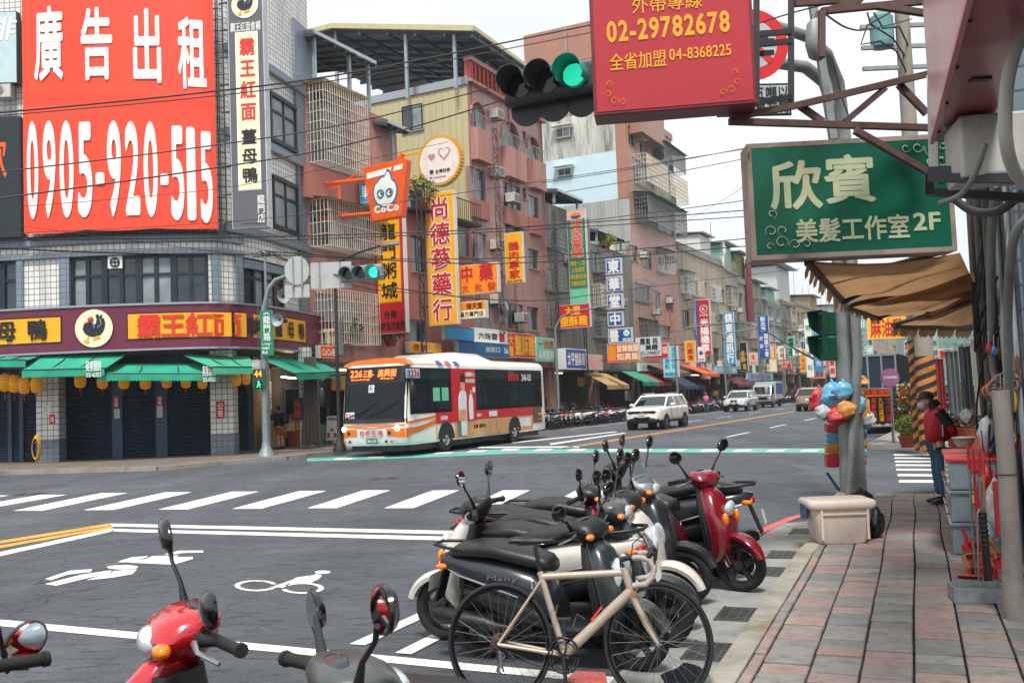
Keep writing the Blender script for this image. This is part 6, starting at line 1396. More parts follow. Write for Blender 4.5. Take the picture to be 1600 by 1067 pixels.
def shopawn(label,x0,y0,x1,y1,mat,out=1.8,off=.1,drop=.9):
 a,b,c,d=rect(x0,y0,x1,y1,off);t=E('awning',label,'awning',LF.at(a,0,c),'shop awnings of the left row');mb=MB(LF.M)
 mb.add([(a,-off,d),(b,-off,d),(b,-out,d-drop),(a,-out,d-drop),(a,-out,d-drop-.3),(b,-out,d-drop-.3)],[(0,1,2,3),(3,2,5,4)]);mb.build('canvas',mat,t,recalc=False)
 mb=MB(LF.M);[mb.bar((x,-off,d-drop),(x,-out,d-drop),.05)for x in(a,(a+b)/2,b)];mb.build('frame',steel_dark,t)
shopawn('tan striped awning over dried goods behind the scooters',912,583,948,596,M('canvas_tan','#a98a5e',.8));shopawn('green awning half of a green and red pair',970,580,998,590,green_awn);shopawn('red awning half of a green and red pair',998,581,1018,591,M('canvas_red','#a8303a',.8))
shopawn('brown awning behind the white car roof',1003,567,1038,580,M('canvas_brown','#6b5546',.8),2.4);shopawn('bright orange awning under the yellow vegetarian sign',1062,570,1090,584,orange_m,2.2);shopawn('dark blue awning over the shop behind the second scooter row',1036,588,1078,600,M('canvas_navy','#263a52',.8),1.6)
shopawn('maroon low awning of the far row',1130,588,1160,598,M('canvas_maroon','#5f2630',.8),1.6);shopawn('grey low awning before the van',1162,594,1196,602,M('canvas_grey','#77787a',.8),1.6)
for k,(x,y0,hx_,lab)in enumerate(((873,500,52,'curved street lamp rising before the red 大豐 sign'),(1060,524,40,'curved street lamp beside the cyan wedding sign'),(1136,530,26,'third curved street lamp near the bright blue sign'),(1229,545,16,'farthest curved street lamp of the left kerb'))):
 v=-3.0;u=LF.px(x,640,v)[0];z=LF.px(x,y0-10,v)[1];P=LF.w(u,v,.12);t=E('street_lamp',lab,'street lamp',Matrix.Translation(P),'street lamps on the left kerb')
 mb=MB(LF.M);mb.tube([(u,v,.12),(u,v,z*.55),(u,v,z-.9),(u+.1,v-.35,z-.25),(u+.2,v-1.0,z),(u+.3,v-2.6,z+.15)],[.12,.09,.07,.06,.05,.05],8);mb.build('pole',steel,t,smooth=True);MB(LF.M).bx((u+.35,v-2.9,z+.15),(.3,.7,.12)).build('lamp_head',alu,t,bevel=.03)
# ================================================================ bus
BF=Fr(G(705,705),radians(25.0));BF.o=BF.o-BF.d*2.9;BF.M=Matrix.Translation(BF.o)@Matrix.Rotation(BF.rz,4,'Z')
bus=E('city_bus','white and orange city bus with an LED board and a red advert on its side','bus',BF.M)
bw=M('bus_white','#e4e1da',.25,0,.05,1.5,coat=.5,dirt='#8b8a84',dirt_amt=.25);bo=M('bus_orange','#e4701c',.25,0,.05,2,coat=.5);bred=M('bus_red','#c8202c',.3,0,.05,2,coat=.4);btan=M('bus_tan','#cda06a',.35,0,.08,2,coat=.3,dirt='#8f7350',dirt_amt=.3)
BL_,BW,ZB,ZW,ZT_=11.3,2.58,.38,1.28,2.95
def bside(x,y):u,z=BF.px(x,y);return u,z
def brect(mb,x0,x1,z0,z1,y0=-.012,y1=-.001):mb.box(x0,x1,y0,y1,z0,z1);return mb
def plan(z,xf,inset=0.0,r=.35):
 pts=[];x0,x1,y0,y1=xf,BL_-inset*.5,inset,BW-inset
 for cx,cy,a0 in((x1-.12,y1-.12,0),(x0+r,y1-r,pi/2),(x0+r,y0+r,pi),(x1-.12,y0+.12,3*pi/2)):
  rr=r if cx<2 else .12
  for k in range(5):a=a0+k*pi/8;pts.append(Vector((cx+rr*cos(a)-(0.06*(1-abs(cy-BW/2))if cx<2 else 0),cy+rr*sin(a),z)))
 return pts
lev=[(ZB,.10,.03),(.5,.02,0),(.9,.0,0),(ZW,.03,0),(1.9,.10,0.0),(2.5,.2,.01),(ZT_,.30,.02),(3.08,.38,.07),(3.18,.5,.2),(3.22,.8,.45)]
mb=MB(BF.M);mb.rings([plan(z,xf,i)for z,xf,i in lev]);mb.build('body',bw,bus,smooth=45)
def fx(z):
 for(z0,x0,_),(z1,x1,_)in zip(lev[:-1],lev[1:]):
  if z0<=z<=z1:return x0+(x1-x0)*(z-z0)/(z1-z0)
 return lev[-1][1]
def front(y,z,off=.012):
 r=.35;x=fx(z);e=0
 if y<r:e=r-sqrt(max(0,r*r-(r-y)**2))
 if y>BW-r:e=r-sqrt(max(0,r*r-(y-BW+r)**2))
 return Vector((x+e-off-.06*(1-abs(y-BW/2)),y,z))
def fpatch(name,mat,y0,y1,z0,z1,off=.014,parent=bus,ztop=None,zbot=None,**kw):
 mb=MB(BF.M);mb.grid(lambda a,b:front(y0+(y1-y0)*a,((zbot(a)if zbot else z0))+((ztop(a)if ztop else z1)-(zbot(a)if zbot else z0))*b,off),24,6);return mb.build(name,mat,parent,recalc=False,smooth=True,**kw)
ws=M('windscreen','#0c1317',.04,0,.5,.8,spec=.35)
fpatch('windscreen',ws,.06,BW-.06,1.22,2.42,.016)
fpatch('led_housing',black_g,.05,BW-.05,2.40,2.94,.02)
fpatch('lower_black_band',black_g,.05,BW-.05,1.12,1.24,.022)
ledm=M('led_amber','#ff6a2a',.5,emit=2.2)
def front_text(s,ya,yb,za,zb,mat,off=.04,bo=.02):
 """text wrapped on the front; ya is the viewer's left (far side)"""
 mb0=MB();text_mb(mb0,s,0,1,0,1,off=bo);mb=MB(BF.M);mb.add([front(ya+(yb-ya)*p.x,za+(zb-za)*p.z,off-p.y)for p in mb0.v],mb0.f);return mb.build('lettering',mat,bus,recalc=False)
fpatch('led_display',M('led_black','#080606',.3),.3,BW-.2,2.46,2.9,.026)
front_text('226',2.2,1.72,2.62,2.85,ledm);front_text('三重-',1.68,1.25,2.6,2.84,ledm);front_text('吳興街',1.1,.42,2.6,2.84,ledm);front_text('Sanchong',2.15,1.4,2.5,2.57,ledm);front_text('Wuxing St.',1.0,.5,2.5,2.57,ledm)
fpatch('route_card',whitep,2.32,1.95,1.28,1.48,.03);front_text('226',2.3,1.97,1.31,1.45,txt_r,.045)
fpatch('wheelchair_sticker',s_pal,1.42,1.2,2.1,2.35,.03);mb=MB(BF.M@Matrix.Identity(4));
a_=front(1.32,2.24,.04);mb.torus((a_.x,a_.y,a_.z-.04),.05,.009,'X',14,4).bar((a_.x,a_.y,a_.z+.06),(a_.x,a_.y,a_.z-.02),.02).ell((a_.x,a_.y,a_.z+.085),(.01,.02,.02),8,5);mb.build('wheelchair_symbol',s_blu,bus)
fpatch('orange_stripe',bo,.02,BW-.02,.98,1.04,.012,ztop=lambda a:1.06-.0*a,zbot=lambda a:.99)
fpatch('orange_panel',bo,.0,.72,.72,.92,.013,zbot=lambda a:.62+.1*a,ztop=lambda a:.93);fpatch('orange_panel',bo,BW-.72,BW,.72,.92,.013,zbot=lambda a:.72-.1*a,ztop=lambda a:.93)
front_text('首都客運',1.75,.85,.74,.88,txt_r,.02)
fpatch('number_plate',M('plate_green','#1f6b52',.4),1.5,1.05,.46,.62,.04);front_text('246-U5',1.47,1.08,.49,.59,whitep,.055)
for y,nm in((.33,'headlight'),(BW-.2,'headlight')):
 a_=front(y,.93,.02);MB(BF.M).ell((a_.x,a_.y,a_.z),(.03,.09,.09),14,8).build(nm,M('headlight_lit','#fff6e0',.2,emit=7),bus,smooth=True)
for y in(.62,BW-.4):a_=front(y,.8,.02);MB(BF.M).ell((a_.x,a_.y,a_.z),(.03,.06,.06),12,8).build('fog_light',sig_b,bus)
for y,m_ in((.55,txt_o),(.75,sig_b),(BW-.2,txt_o),(BW-.42,sig_b)):a_=front(y,.52,.02);MB(BF.M).ell((a_.x,a_.y,a_.z),(.025,.05,.05),10,6).build('marker_lamp',m_,bus)
for ya,yb in((1.5,.6),(2.3,1.45)):a_,b_=front(ya,1.28,.05),front(yb,1.62 if ya<2 else 1.55,.05);mb=MB(BF.M);mb.bar(a_,b_,.02).bar(b_+Vector((0,.4,-.25)),b_+Vector((0,-.35,.22)),.015);mb.build('wiper',black,bus)
mb=MB(BF.M);mb.tube([(.35,BW-.1,2.75),(-.25,BW+.15,2.72),(-.45,BW+.32,2.55),(-.42,BW+.34,2.3)],.035,8);mb.build('mirror_arm',black,bus);MB(BF.M).ell((-.42,BW+.34,2.02),(.1,.13,.33),14,10).build('mirror',black,bus,smooth=True)
mb=MB(BF.M);mb.tube([(.5,.02,2.6),(.15,-.18,2.5),(.12,-.2,2.3)],.03,8);mb.build('mirror_arm',black,bus);MB(BF.M).ell((.12,-.2,2.12),(.09,.1,.28),14,10).build('mirror',black,bus,smooth=True)
mb=MB(BF.M);mb.rings([[Vector((x,y,z))for(y,z)in((.02,2.97),(.1,3.10+dz*.4),(.35,3.2+dz),(1.25,3.24+dz*1.2),(BW-.35,3.2+dz),(BW-.1,3.10+dz*.4),(BW-.02,2.97))]for x,dz in((.33,-.06),(.6,0),(1.5,.01),(2.8,.0))]);mb.build('orange_fairing',bo,bus,smooth=True)
mb=MB(BF.M);mb.rings([[Vector((x,y,z))for(y,z)in((.25,3.15),(.32,3.22+h*.5),(.55,3.24+h),(BW-.55,3.24+h),(BW-.32,3.22+h*.5),(BW-.25,3.15))]for x,h in((2.2,0),(2.9,.16),(4.2,.24),(6.2,.22),(6.9,.0))]);mb.build('roof_air_unit',bw,bus,smooth=45)
for k,m_ in enumerate((s_blu,bred,s_blu)):mb=MB(BF.M);x=2.2+k*.62;mb.add([(x,-.012,2.98),(x+.32,-.012,2.98),(x+.22,.09,3.12),(x-.1,.09,3.12)],[(0,1,2,3)]);mb.build('roof_stripe',m_,bus,recalc=False)
MB(BF.M).box(.28,BL_-.35,-.012,.0,1.36,2.86).build('glass_band',glass_d,bus)
for x0,x1 in((.36,1.35),(1.55,2.95),(4.55,5.35),(5.5,6.9),(7.0,8.6),(8.7,10.2)):
 w_=MB(BF.M).box(x0,x1,-.022,-.013,1.46,2.78).build('side_window',M('bus_side_glass','#1a2930',.04,0,.7,.9,spec=.8),bus)
 MB(BF.M).box(x0,x1,-.028,-.0225,2.28,2.31).box((x0+x1)/2-.015,(x0+x1)/2+.015,-.028,-.0225,1.46,2.28).build('frame',black,w_)
MB(BF.M).box(1.75,2.2,-.03,-.0235,1.75,2.2).box(2.35,2.8,-.03,-.0235,1.75,2.2).build('green_curtain',s_mint,bus)
sk=MB(BF.M).box(.05,.9,-.032,-.024,2.52,2.82);sk.build('window_sticker',s_pal,bus);letter('226',BF.M,(.35,.86,2.55,2.79),txt_r,bus,y=-.034,off=.05);letter('三重',BF.M,(.08,.3,2.55,2.79),s_blu,bus,y=-.034)
MB(BF.M).box(1.9,3.1,-.014,-.001,.98,1.36).box(4.85,9.9,-.014,-.001,1.02,1.36).build('red_panel',bred,bus)
MB(BF.M).box(3.22,9.9,-.0145,-.001,.44,1.02).box(1.9,1.98,-.0145,-.001,.44,.98).build('tan_panel',btan,bus)
MB(BF.M).box(9.9,10.85,-.014,-.001,.7,1.36).build('brown_panel',M('bus_brown','#6b4338',.4,0,.1,3),bus);MB(BF.M).box(10.5,10.9,-.016,-.001,1.0,1.1).box(10.5,10.9,-.016,-.001,.82,.86).build('orange_line',bo,bus)
MB(BF.M).box(3.05,4.85,-.03,-.001,1.0,2.86).build('advert_panel',bred,bus)
mb=MB(BF.M);mb.prism([(.9-.9,1.06),(1.9,1.2),(1.9,1.28),(.0,1.12)],-.016,-.003).prism([(.0,.68),(.8,.78),(1.9,1.0),(1.9,1.14),(.8,.96),(.0,.93)],-.016,-.003);mb.build('orange_wave',bo,bus)
skin_p=M('print_skin','#c99a7c',.5);prt=M('print_white','#d7dcdf',.5);advg=M('print_grey','#6a6c70',.6)
MB(BF.M).prism([(3.55,.5),(4.05,.5),(4.1,1.9),(4.05,2.05),(3.85,2.12),(3.65,2.05),(3.5,1.8),(3.5,1.3)],-.044,-.032).build('advert_figure',prt,bus);MB(BF.M).prism([(3.7,2.1),(3.98,2.1),(4.0,2.45),(3.68,2.45)],-.046,-.034).build('advert_figure_face',skin_p,bus);MB(BF.M).prism([(3.66,2.38),(4.02,2.38),(4.0,2.62),(3.84,2.7),(3.68,2.62)],-.05,-.047).build('advert_figure_hair',ink,bus)
MB(BF.M).box(3.5,4.0,-.052,-.047,1.02,1.42).build('advert_box',btan,bus);MB(BF.M).box(3.42,3.62,-.052,-.047,.5,1.02).build('advert_figure_leg',advg,bus)
MB(BF.M).prism([(4.3,1.05),(4.58,1.05),(4.6,1.7),(4.52,1.95),(4.38,1.95),(4.28,1.6)],-.044,-.032).build('advert_figure',prt,bus);MB(BF.M).ell((4.45,-.045,2.02),(.08,.008,.1),12,8).build('advert_figure_face',skin_p,bus);MB(BF.M).ell((4.68,-.045,2.1),(.11,.006,.12),12,8).build('advert_disc',prt,bus)
letter('全聯購物中心',BF.M,(4.05,4.8,2.58,2.74),whitep,bus,y=-.034,off=.04);letter('實在真便宜',BF.M,(4.08,4.8,2.36,2.5),whitep,bus,y=-.034,off=.04);letter('全聯購物',BF.M,(2.2,2.7,1.1,1.24),whitep,bus,y=-.018);letter('讚聯福利 PX',BF.M,(4.9,5.3,1.12,1.24),whitep,bus,y=-.018)
letter('全聯 福利卡',BF.M,(4.6,5.6,.72,.86),ink,bus,y=-.018,off=.03);letter('首都客運',BF.M,(7.6,8.6,2.42,2.7),txt_r,bus,y=-.034,off=.05);letter('246-U5',BF.M,(8.9,9.8,2.42,2.7),whitep,bus,y=-.034,off=.05)
MB(BF.M).box(5.9,6.6,-.017,-.0155,1.1,1.3).build('label_panel',prt,bus);MB(BF.M).box(8.6,9.7,-.017,-.0155,.6,.95).build('label_panel',prt,bus)
mb=MB(BF.M)
for x in(4.3,5.9,6.5,8.5):mb.box(x,x+.012,-.0175,-.015,.46,1.0)
mb.build('panel_seam',sig_b,bus)
for x in(4.5,6.7,8.4,9.0):MB(BF.M).bx((x,-.02,.56),(.12,.02,.06)).build('side_marker',M('marker_amber','#d9781c',.3),bus)
for x in(2.6,8.12):
 for side in(0,1):
  yy=.13 if side==0 else BW-.13;R_=.5
  pr=[(R_+.1)*1.0]
  MB(BF.M).prism([(x+.575*cos(a),.46+.575*sin(a))for a in[k*pi/14 for k in range(15)]],-.022 if side==0 else BW-.3,.3 if side==0 else BW+.022).build('wheel_arch',sig_b,bus)
  w_=E('wheel',None,None,BF.M@Matrix.Translation((x,yy,R_)));WM[w_.name]=BF.M@Matrix.Translation((x,yy,R_));w_.parent=bus;KD.setdefault(bus.name,[]).append(w_);w_.matrix_basis=Matrix.Translation((x,yy,R_))
  MBw=MB(WM[w_.name]);s_=-1 if side==0 else 1
  MBw.lathe([(.26,-.13),(.36,-.14),(.45,-.13),(.48,-.09),(.48,.09),(.45,.13),(.36,.14),(.26,.13)],(0,0,0),'Y',32);MBw.build('tyre',rubber,w_,smooth=40)
  MB(WM[w_.name]).lathe([(0,-.17 if s_<0 else .17),(.08,-.17*-s_ if False else s_*.17),(.1,s_*.08),(.2,s_*.05),(.24,s_*.11),(.27,s_*.13),(.28,0)],(0,0,0),'Y',28).build('rim',alu,w_,smooth=40)
  mb=MB(WM[w_.name])
  for k in range(10):a=k*pi/5;mb.cyl((.15*cos(a),s_*.05,.15*sin(a)),(.15*cos(a),s_*.1,.15*sin(a)),.018,n=6)
  mb.build('wheel_nuts',chrome,w_)
MB(BF.M).box(.5,BL_-.5,.15,BW-.15,.18,.42).build('underbody',sig_b,bus)
mb=MB(BF.M);mb.box(BL_-.1,BL_+.02,.25,BW-.25,1.5,2.8);mb.build('rear_window',glass_d,bus);MB(BF.M).box(BL_-.02,BL_+.08,.1,BW-.1,.4,.75).build('rear_bumper',bw,bus,bevel=.03)
for y in(.15,BW-.15):MB(BF.M).box(BL_-.02,BL_+.03,y-.1,y+.1,1.0,1.5).build('tail_light',M('tail_red','#8f1a1a',.2),bus)
# ================================================================ cars
def car_profile(kind):
 if kind=='suv':return dict(L=4.6,W=1.85,H=1.68,hood=1.0,base=[(.0,.55),(.0,.95),(.18,1.02),(1.15,1.14),(4.2,1.16),(4.52,1.1),(4.6,.75),(4.55,.42),(.12,.36)],roof=[(1.05,1.1),(1.85,1.6),(2.3,1.68),(3.7,1.64),(4.35,1.15)])
 if kind=='cross':return dict(L=4.8,W=1.9,H=1.7,hood=1.0,base=[(.0,.5),(.0,.85),(.15,.98),(1.2,1.12),(4.3,1.18),(4.7,1.1),(4.8,.75),(4.7,.42),(.12,.34)],roof=[(1.15,1.08),(2.0,1.6),(2.5,1.68),(3.7,1.6),(4.5,1.15)])
def car(kind,T,label,paint_m,rear=False,plate='AVM-5963',name='parked_car',cat='car',box_=False,dark_lower=True):
 p_=car_profile('suv' if kind!='cross' else'cross');L_,W,H=p_['L'],p_['W'],p_['H'];t=E(name,label,cat,T)
 def top(x):
  b=p_['base'];
  for(x0,z0),(x1,z1)in zip(b[1:6],b[2:7]):
   if x0<=x<=x1 and x1>x0:return z0+(z1-z0)*(x-x0)/(x1-x0)
  return b[1][1]
 xs=[0,.05,.15,.3,.6,1.0,1.5,2.2,3.0,3.7,4.2,4.45,L_-.08,L_]
 secs=[]
 for x in xs:
  e=min(1,.80+.2*sqrt(min(1,x/.5)))*min(1,.84+.16*sqrt(min(1,(L_-x)/.4)));zt=top(x)-(.12 if x<.04 else .0);zb=.34+(.12 if x<.1 else 0)+(.1 if x>L_-.15 else 0)
  secs.append((x,0,(zt+zb)/2,W/2*e,(zt-zb)/2,0,5.5))
 mb=MB(T);mb.loft(secs,28,5);body=mb.build('body',paint_m,t,smooth=50)
 rf=p_['roof'];secs=[]
 def rz_(x):
  for(x0,z0),(x1,z1)in zip(rf[:-1],rf[1:]):
   if x0<=x<=x1:return z0+(z1-z0)*(x-x0)/(x1-x0)
  return rf[-1][1]
 gx=[rf[0][0]+.02,rf[0][0]+.3,rf[1][0],rf[2][0],3.0,rf[3][0],rf[3][0]+.35,rf[4][0]-.02]
 def ring(z,xf,xr,hw,r=.18):
  pts=[]
  for cx,cy,a0 in((xr-r,hw-r,0),(xf+r,hw-r,pi/2),(xf+r,-hw+r,pi),(xr-r,-hw+r,3*pi/2)):
   for k in range(5):a=a0+k*pi/8;pts.append(Vector((cx+r*cos(a)-(.10*(1-abs(cy)/hw)if cx<2.5 else-.06*(1-abs(cy)/hw)),cy+r*sin(a),z)))
  return pts
 zr=[1.08,1.3,1.52,1.6];mb=MB(T)
 mb.rings([ring(1.08,rf[0][0],rf[4][0]+.05,W/2-.06),ring(1.3,rf[0][0]+.36,rf[4][0]-.12,W/2-.13),ring(1.5,rf[0][0]+.68,rf[4][0]-.32,W/2-.21),ring(1.58,rf[0][0]+.86,rf[4][0]-.45,W/2-.26)]);mb.build('windows',M('car_glass','#131b20',.04,0,.3,1.2,spec=1.0),t,smooth=40)
 mb=MB(T);mb.rings([ring(1.55,rf[0][0]+.76,rf[4][0]-.34,W/2-.225),ring(1.60,rf[0][0]+.84,rf[4][0]-.4,W/2-.25),ring(1.66,rf[0][0]+1.1,rf[4][0]-.6,W/2-.36),ring(1.68,rf[0][0]+1.4,rf[4][0]-.9,W/2-.5)]);mb.build('roof',paint_m,t,smooth=40)
 mb=MB(T)
 for s in(-1,1):
  mb.bar((rf[0][0]+.02,s*(W/2-.12),1.1),(rf[0][0]+.86,s*(W/2-.27),1.6),.07);mb.bar((2.45,s*(W/2-.065),1.1),(2.5,s*(W/2-.235),1.58),.06,.02);mb.bar((3.35,s*(W/2-.065),1.1),(3.3,s*(W/2-.235),1.58),.06,.02);mb.bar((rf[4][0]-.0,s*(W/2-.14),1.12),(rf[4][0]-.4,s*(W/2-.26),1.6),.12)
  mb.bar((2.0,s*(W/2-.3),1.7),(3.7,s*(W/2-.3),1.7),.03)
 mb.build('pillar',paint_m,t)
 clad=M('car_cladding','#1e2124',.6,0,.1,5)
 mb=MB(T);mb.loft([(-.02,0,.45,W/2*.72,.1),(.02,0,.45,W/2*.84,.13),(.35,0,.42,W/2*.96,.1),(.6,0,.4,W/2*1.0,.08),(L_-.5,0,.4,W/2*1.0,.08),(L_-.1,0,.44,W/2*.9,.12),(L_+.02,0,.46,W/2*.8,.1)],20,5);mb.build('lower_cladding',clad,t,smooth=50)
 mb=MB(T);fxw=-.035
 mb.prism([(-.42,.62),(.42,.62),(.34,.5),(-.34,.5)],fxw-.01,.06,'yz');mb.build('lower_grille',black_g,t)
 mb=MB(T);
 if kind=='cross':
  mb.prism([(-.28,.92),(.28,.92),(.16,.75),(.42,.48),(-.42,.48),(-.16,.75)],-.05,.06,'yz');mb.build('grille',black_g,t)
  MB(T).tube([(-.055,y,z)for y,z in((-.28,.92),(.28,.92),(.16,.75),(.42,.48),(-.42,.48),(-.16,.75),(-.28,.92))],.014,5).build('grille_trim',chrome,t)
 else:
  mb.prism([(-.5,.90),(.5,.90),(.3,.80),(-.3,.80)],fxw,.06,'yz');mb.prism([(-.75,.86),(-.5,.9),(-.3,.8),(-.6,.76)],fxw+.02,.08,'yz');mb.prism([(.75,.86),(.5,.9),(.3,.8),(.6,.76)],fxw+.02,.08,'yz');mb.build('grille',black_g,t)
 MB(T).ell((-.055,0,.83),(.012,.085,.055),16,8).build('badge',chrome,t)
 for s in(-1,1):
  hl=MB(T);hl.grid(lambda a,b:Vector((.0+.32*a**1.6-.01*b,s*(W/2*(.62+.335*a)),.80+.13*b*(1-.3*a)+.09*a)),8,4);hl.build('headlight',M('headlamp','#c9d2d8',.08,.3,.15,6,coat=1),t,smooth=True,recalc=False)
  MB(T).ell((.03,s*W/2*.74,.52),(.05,.07,.05),10,6).build('fog_light',M('headlamp','#c9d2d8'),t)
  MB(T).ell((1.45,s*(W/2+.12),1.16),(.07,.12,.08),12,8).build('door_mirror',paint_m,t,smooth=True)
  tl=MB(T);tl.box(L_-.25,L_-.02,s*(W/2-.08)-.06,s*(W/2-.08)+.06,.92,1.12);tl.build('tail_light',M('tail_red','#8f1a1a'),t,bevel=.02)
  mb=MB(T)
  for x in(1.6,2.48,3.3):mb.box(x,x+.012,s*(W/2+.001),s*(W/2+.006),.5,1.08)
  mb.build('door_seam',clad,t);mb=MB(T);[mb.bx((x,s*(W/2+.012),.98),(.16,.02,.025))for x in(2.3,3.15)];mb.build('door_handle',paint_m,t)
 for xx in(-.06,):
  pl=MB(T).box(xx-.01,xx,-.17,.17,.6,.76).build('number_plate',whitep,t);TT=T@Matrix.Translation((xx-.012,.17,.6))@Matrix.Rotation(-pi/2,4,'Z');letter(plate,TT,(.02,.32,.04,.12),ink,pl,y=-.002)
 MB(T).box(L_+.0,L_+.02,-.17,.17,.75,.91).build('number_plate',whitep,t)
 for x in(.86,L_-.95):
  for s in(-1,1):
   cx=(x,s*(W/2-.1),.34);MB(T).prism([(x+.42*cos(a),.33+.42*sin(a))for a in[k*2*pi/22 for k in range(22)]],s*(W/2-.25),s*(W/2+.008)).build('wheel_arch',clad,t)
   MB(T).lathe([(.2,-.1),(.28,-.115),(.335,-.1),(.345,-.05),(.345,.05),(.335,.1),(.28,.115),(.2,.1)],cx,'Y',26).build('tyre',rubber,t,smooth=40)
   mb=MB(T);mb.lathe([(0,s*.1),(.05,s*.11),(.06,s*.08),(.1,s*.06)],cx,'Y',16)
   for k in range(5):a=k*2*pi/5;mb.bar((cx[0]+.05*cos(a),cx[1]+s*.095,cx[2]+.05*sin(a)),(cx[0]+.21*cos(a),cx[1]+s*.105,cx[2]+.21*sin(a)),.05,.03)
   mb.torus(cx,.215,.018,'Y',24,6);mb.build('rim',alu,t,smooth=40);MB(T).lathe([(0,s*.02),(.21,s*.02)],cx,'Y',20).build('brake',sig_b,t)
 return t
car_pearl=M('car_pearl_white','#e6e3dc',.2,0,.03,2,coat=.8);car_white=M('car_white','#cfd2d3',.22,.1,.03,2,coat=.8);car_beige=M('car_champagne','#98897a',.25,.4,.03,2,coat=.8)
def lane_T(px,py,du=0,dv=0,turn=0):
 P=G(px,py);return Matrix.Translation(P+LF.d*du+LF.n*dv)@Matrix.Rotation(LF.rz+turn,4,'Z')
car('suv',lane_T(1012,671,-.75,0,-.02),'pearl white SUV driving towards the camera right of the bus',car_pearl,name='suv',cat='car',plate='AVM-5963')
car('cross',lane_T(1150,643,-.6,0),'white crossover with a dark hourglass grille driving behind the first white SUV',car_white,name='crossover_car',plate='BDX-7168')
c_=lane_T(1263,642.5,4.6,0,pi);car('suv',c_,'champagne car seen from behind in the right lanes, left of the hanging bags',car_beige,name='car',plate='6S-3329')
T=lane_T(1191,637,0,0);t=E('van','silver box truck with a dark windscreen behind the white crossover','truck',T);vs=M('van_silver','#a2a8aa',.3,.4,.05,2,coat=.5)
mb=MB(T);mb.rings([[Vector((x+dx,y,z))for(x,y)in((0,-.85),(0,.85),(1.7,.85),(1.7,-.85))]for z,dx in((.4,0),(1.1,.0),(1.25,.08),(1.95,.45),(2.1,.6))][:5]);mb.build('cab',vs,t,bevel=.06)
mb=MB(T);mb.add([(.07,-.75,1.25),(.07,.75,1.25),(.42,.68,1.9),(.42,-.68,1.9)],[(0,1,2,3)]);mb.T=T@Matrix.Translation((-.035,0,0));mb2=MB(mb.T);mb2.add([(.07,-.75,1.25),(.07,.75,1.25),(.42,.68,1.9),(.42,-.68,1.9)],[(0,1,2,3)]);mb2.build('windscreen',M('car_glass','#131b20'),t,recalc=False)
MB(T).box(1.75,4.9,-.95,.95,.75,2.35).build('cargo_box',M('cargo_white','#b9bcbc',.4,0,.08,3),t,bevel=.03);MB(T).box(1.76,4.9,-.96,-.951,1.2,2.2).build('cargo_stripe',s_blu,t)
MB(T).box(-.04,.0,-.5,.5,.75,.95).build('grille',black_g,t);MB(T).box(-.05,.15,-.86,.86,.38,.6).build('bumper',sig_b,t,bevel=.03)
for s in(-1,1):
 MB(T).ell((0,s*.66,.85),(.04,.14,.1),12,8).build('headlight',M('headlamp','#c9d2d8'),t);MB(T).box(-.1,.05,s*1.0-.08,s*1.0+.08,1.3,1.65).build('door_mirror',black,t,bevel=.02)
 for x in(.75,3.9):MB(T).lathe([(0,-.1),(.2,-.1),(.33,-.09),(.33,.09),(.2,.1),(0,.1)],(x,s*.78,.33),'Y',20).build('wheel',rubber,t,smooth=40)
 mb=MB(T);mb.add([(.35,s*.855,1.25),(1.5,s*.855,1.25),(1.5,s*.855,1.9),(.6,s*.855,1.9)],[(0,1,2,3)]);mb.build('side_window',M('car_glass','#131b20'),t,recalc=False)
# ================================================================ right side: hanging signs, poles, shop goods
def FD(px,py,D,rz):
 P=along(px,py,D);return Fr((P.x,P.y),pi/2-rz)
def facing(label,x0,y0,x1,y1,D,rz,th,face,side,items=(),name='hanging_sign',cat='sign',**kw):
 F=FD((x0+x1)/2,(y0+y1)/2,D,rz);u0,_=F.px(x0,(y0+y1)/2);u1,_=F.px(x1,(y0+y1)/2);xm=(x0+x1)/2;_,z0=F.px(xm,y1);_,z1=F.px(xm,y0)
 T=F.at(u0,0,z0);t=board(label,T,u1-u0,z1-z0,th,face,side,items,name=name,cat=cat,group=None,**kw);return t,T,u1-u0,z1-z0
def scroll(T,m_,t,c,s,flip,spec):
 for(x,z,r,a0,a1)in spec:
  MB(T).tube([(c[0]+flip[0]*(x+r*(1-.55*abs(a-a0)/abs(a1-a0))*cos(a))*s,-.02,c[1]+flip[1]*(z+r*(1-.55*abs(a-a0)/abs(a1-a0))*sin(a))*s)for a in[a0+(a1-a0)*k/12 for k in range(13)]],[.012*s*(.5+k/12)for k in range(13)],5).build('scroll_ornament',m_,t)
SC=[(.35,.2,.18,-.5,5.5),(.1,.5,.16,3.6,-2.2),(.7,.12,.15,3.4,-2.4),(.15,.95,.13,-1.2,4.6),(1.0,.12,.12,2.8,-2.6),(.4,.5,.14,4.2,-.8),(.05,.1,.1,0,5)]
g_face=M('sign_hair_green','#0b5a45',.35,0,.12,1.2,dirt='#0a3c2f',dirt_amt=.4);pale_l=M('letter_pale','#b3bd9c',.5,0,.15,4,dirt='#c8b48c',dirt_amt=.5)
frame_b=M('aged_alu_frame','#a3948a',.5,.3,.15,4,dirt='#5d4036',dirt_amt=.6)
t,T,w,h=facing('large green hanging sign with pale characters 欣賓 美髮工作室2F',1170,217,1490,400,9.0,-.05,.3,g_face,frame_b,border=(frame_b,.045,.0))
def rp(x0,y0,x1,y1,X0,Y0,X1,Y1):return((x0-X0)/(X1-X0)*w,(x1-X0)/(X1-X0)*w,(Y1-y1)/(Y1-Y0)*h,(Y1-y0)/(Y1-Y0)*h)
GB=(1170,217,1490,400)
for ch,r_ in(('欣',(1206,249,1283,322)),('賓',(1292,244,1369,316))):letter(ch,T,rp(*r_,*GB),pale_l,t,y=-.008,off=.035)
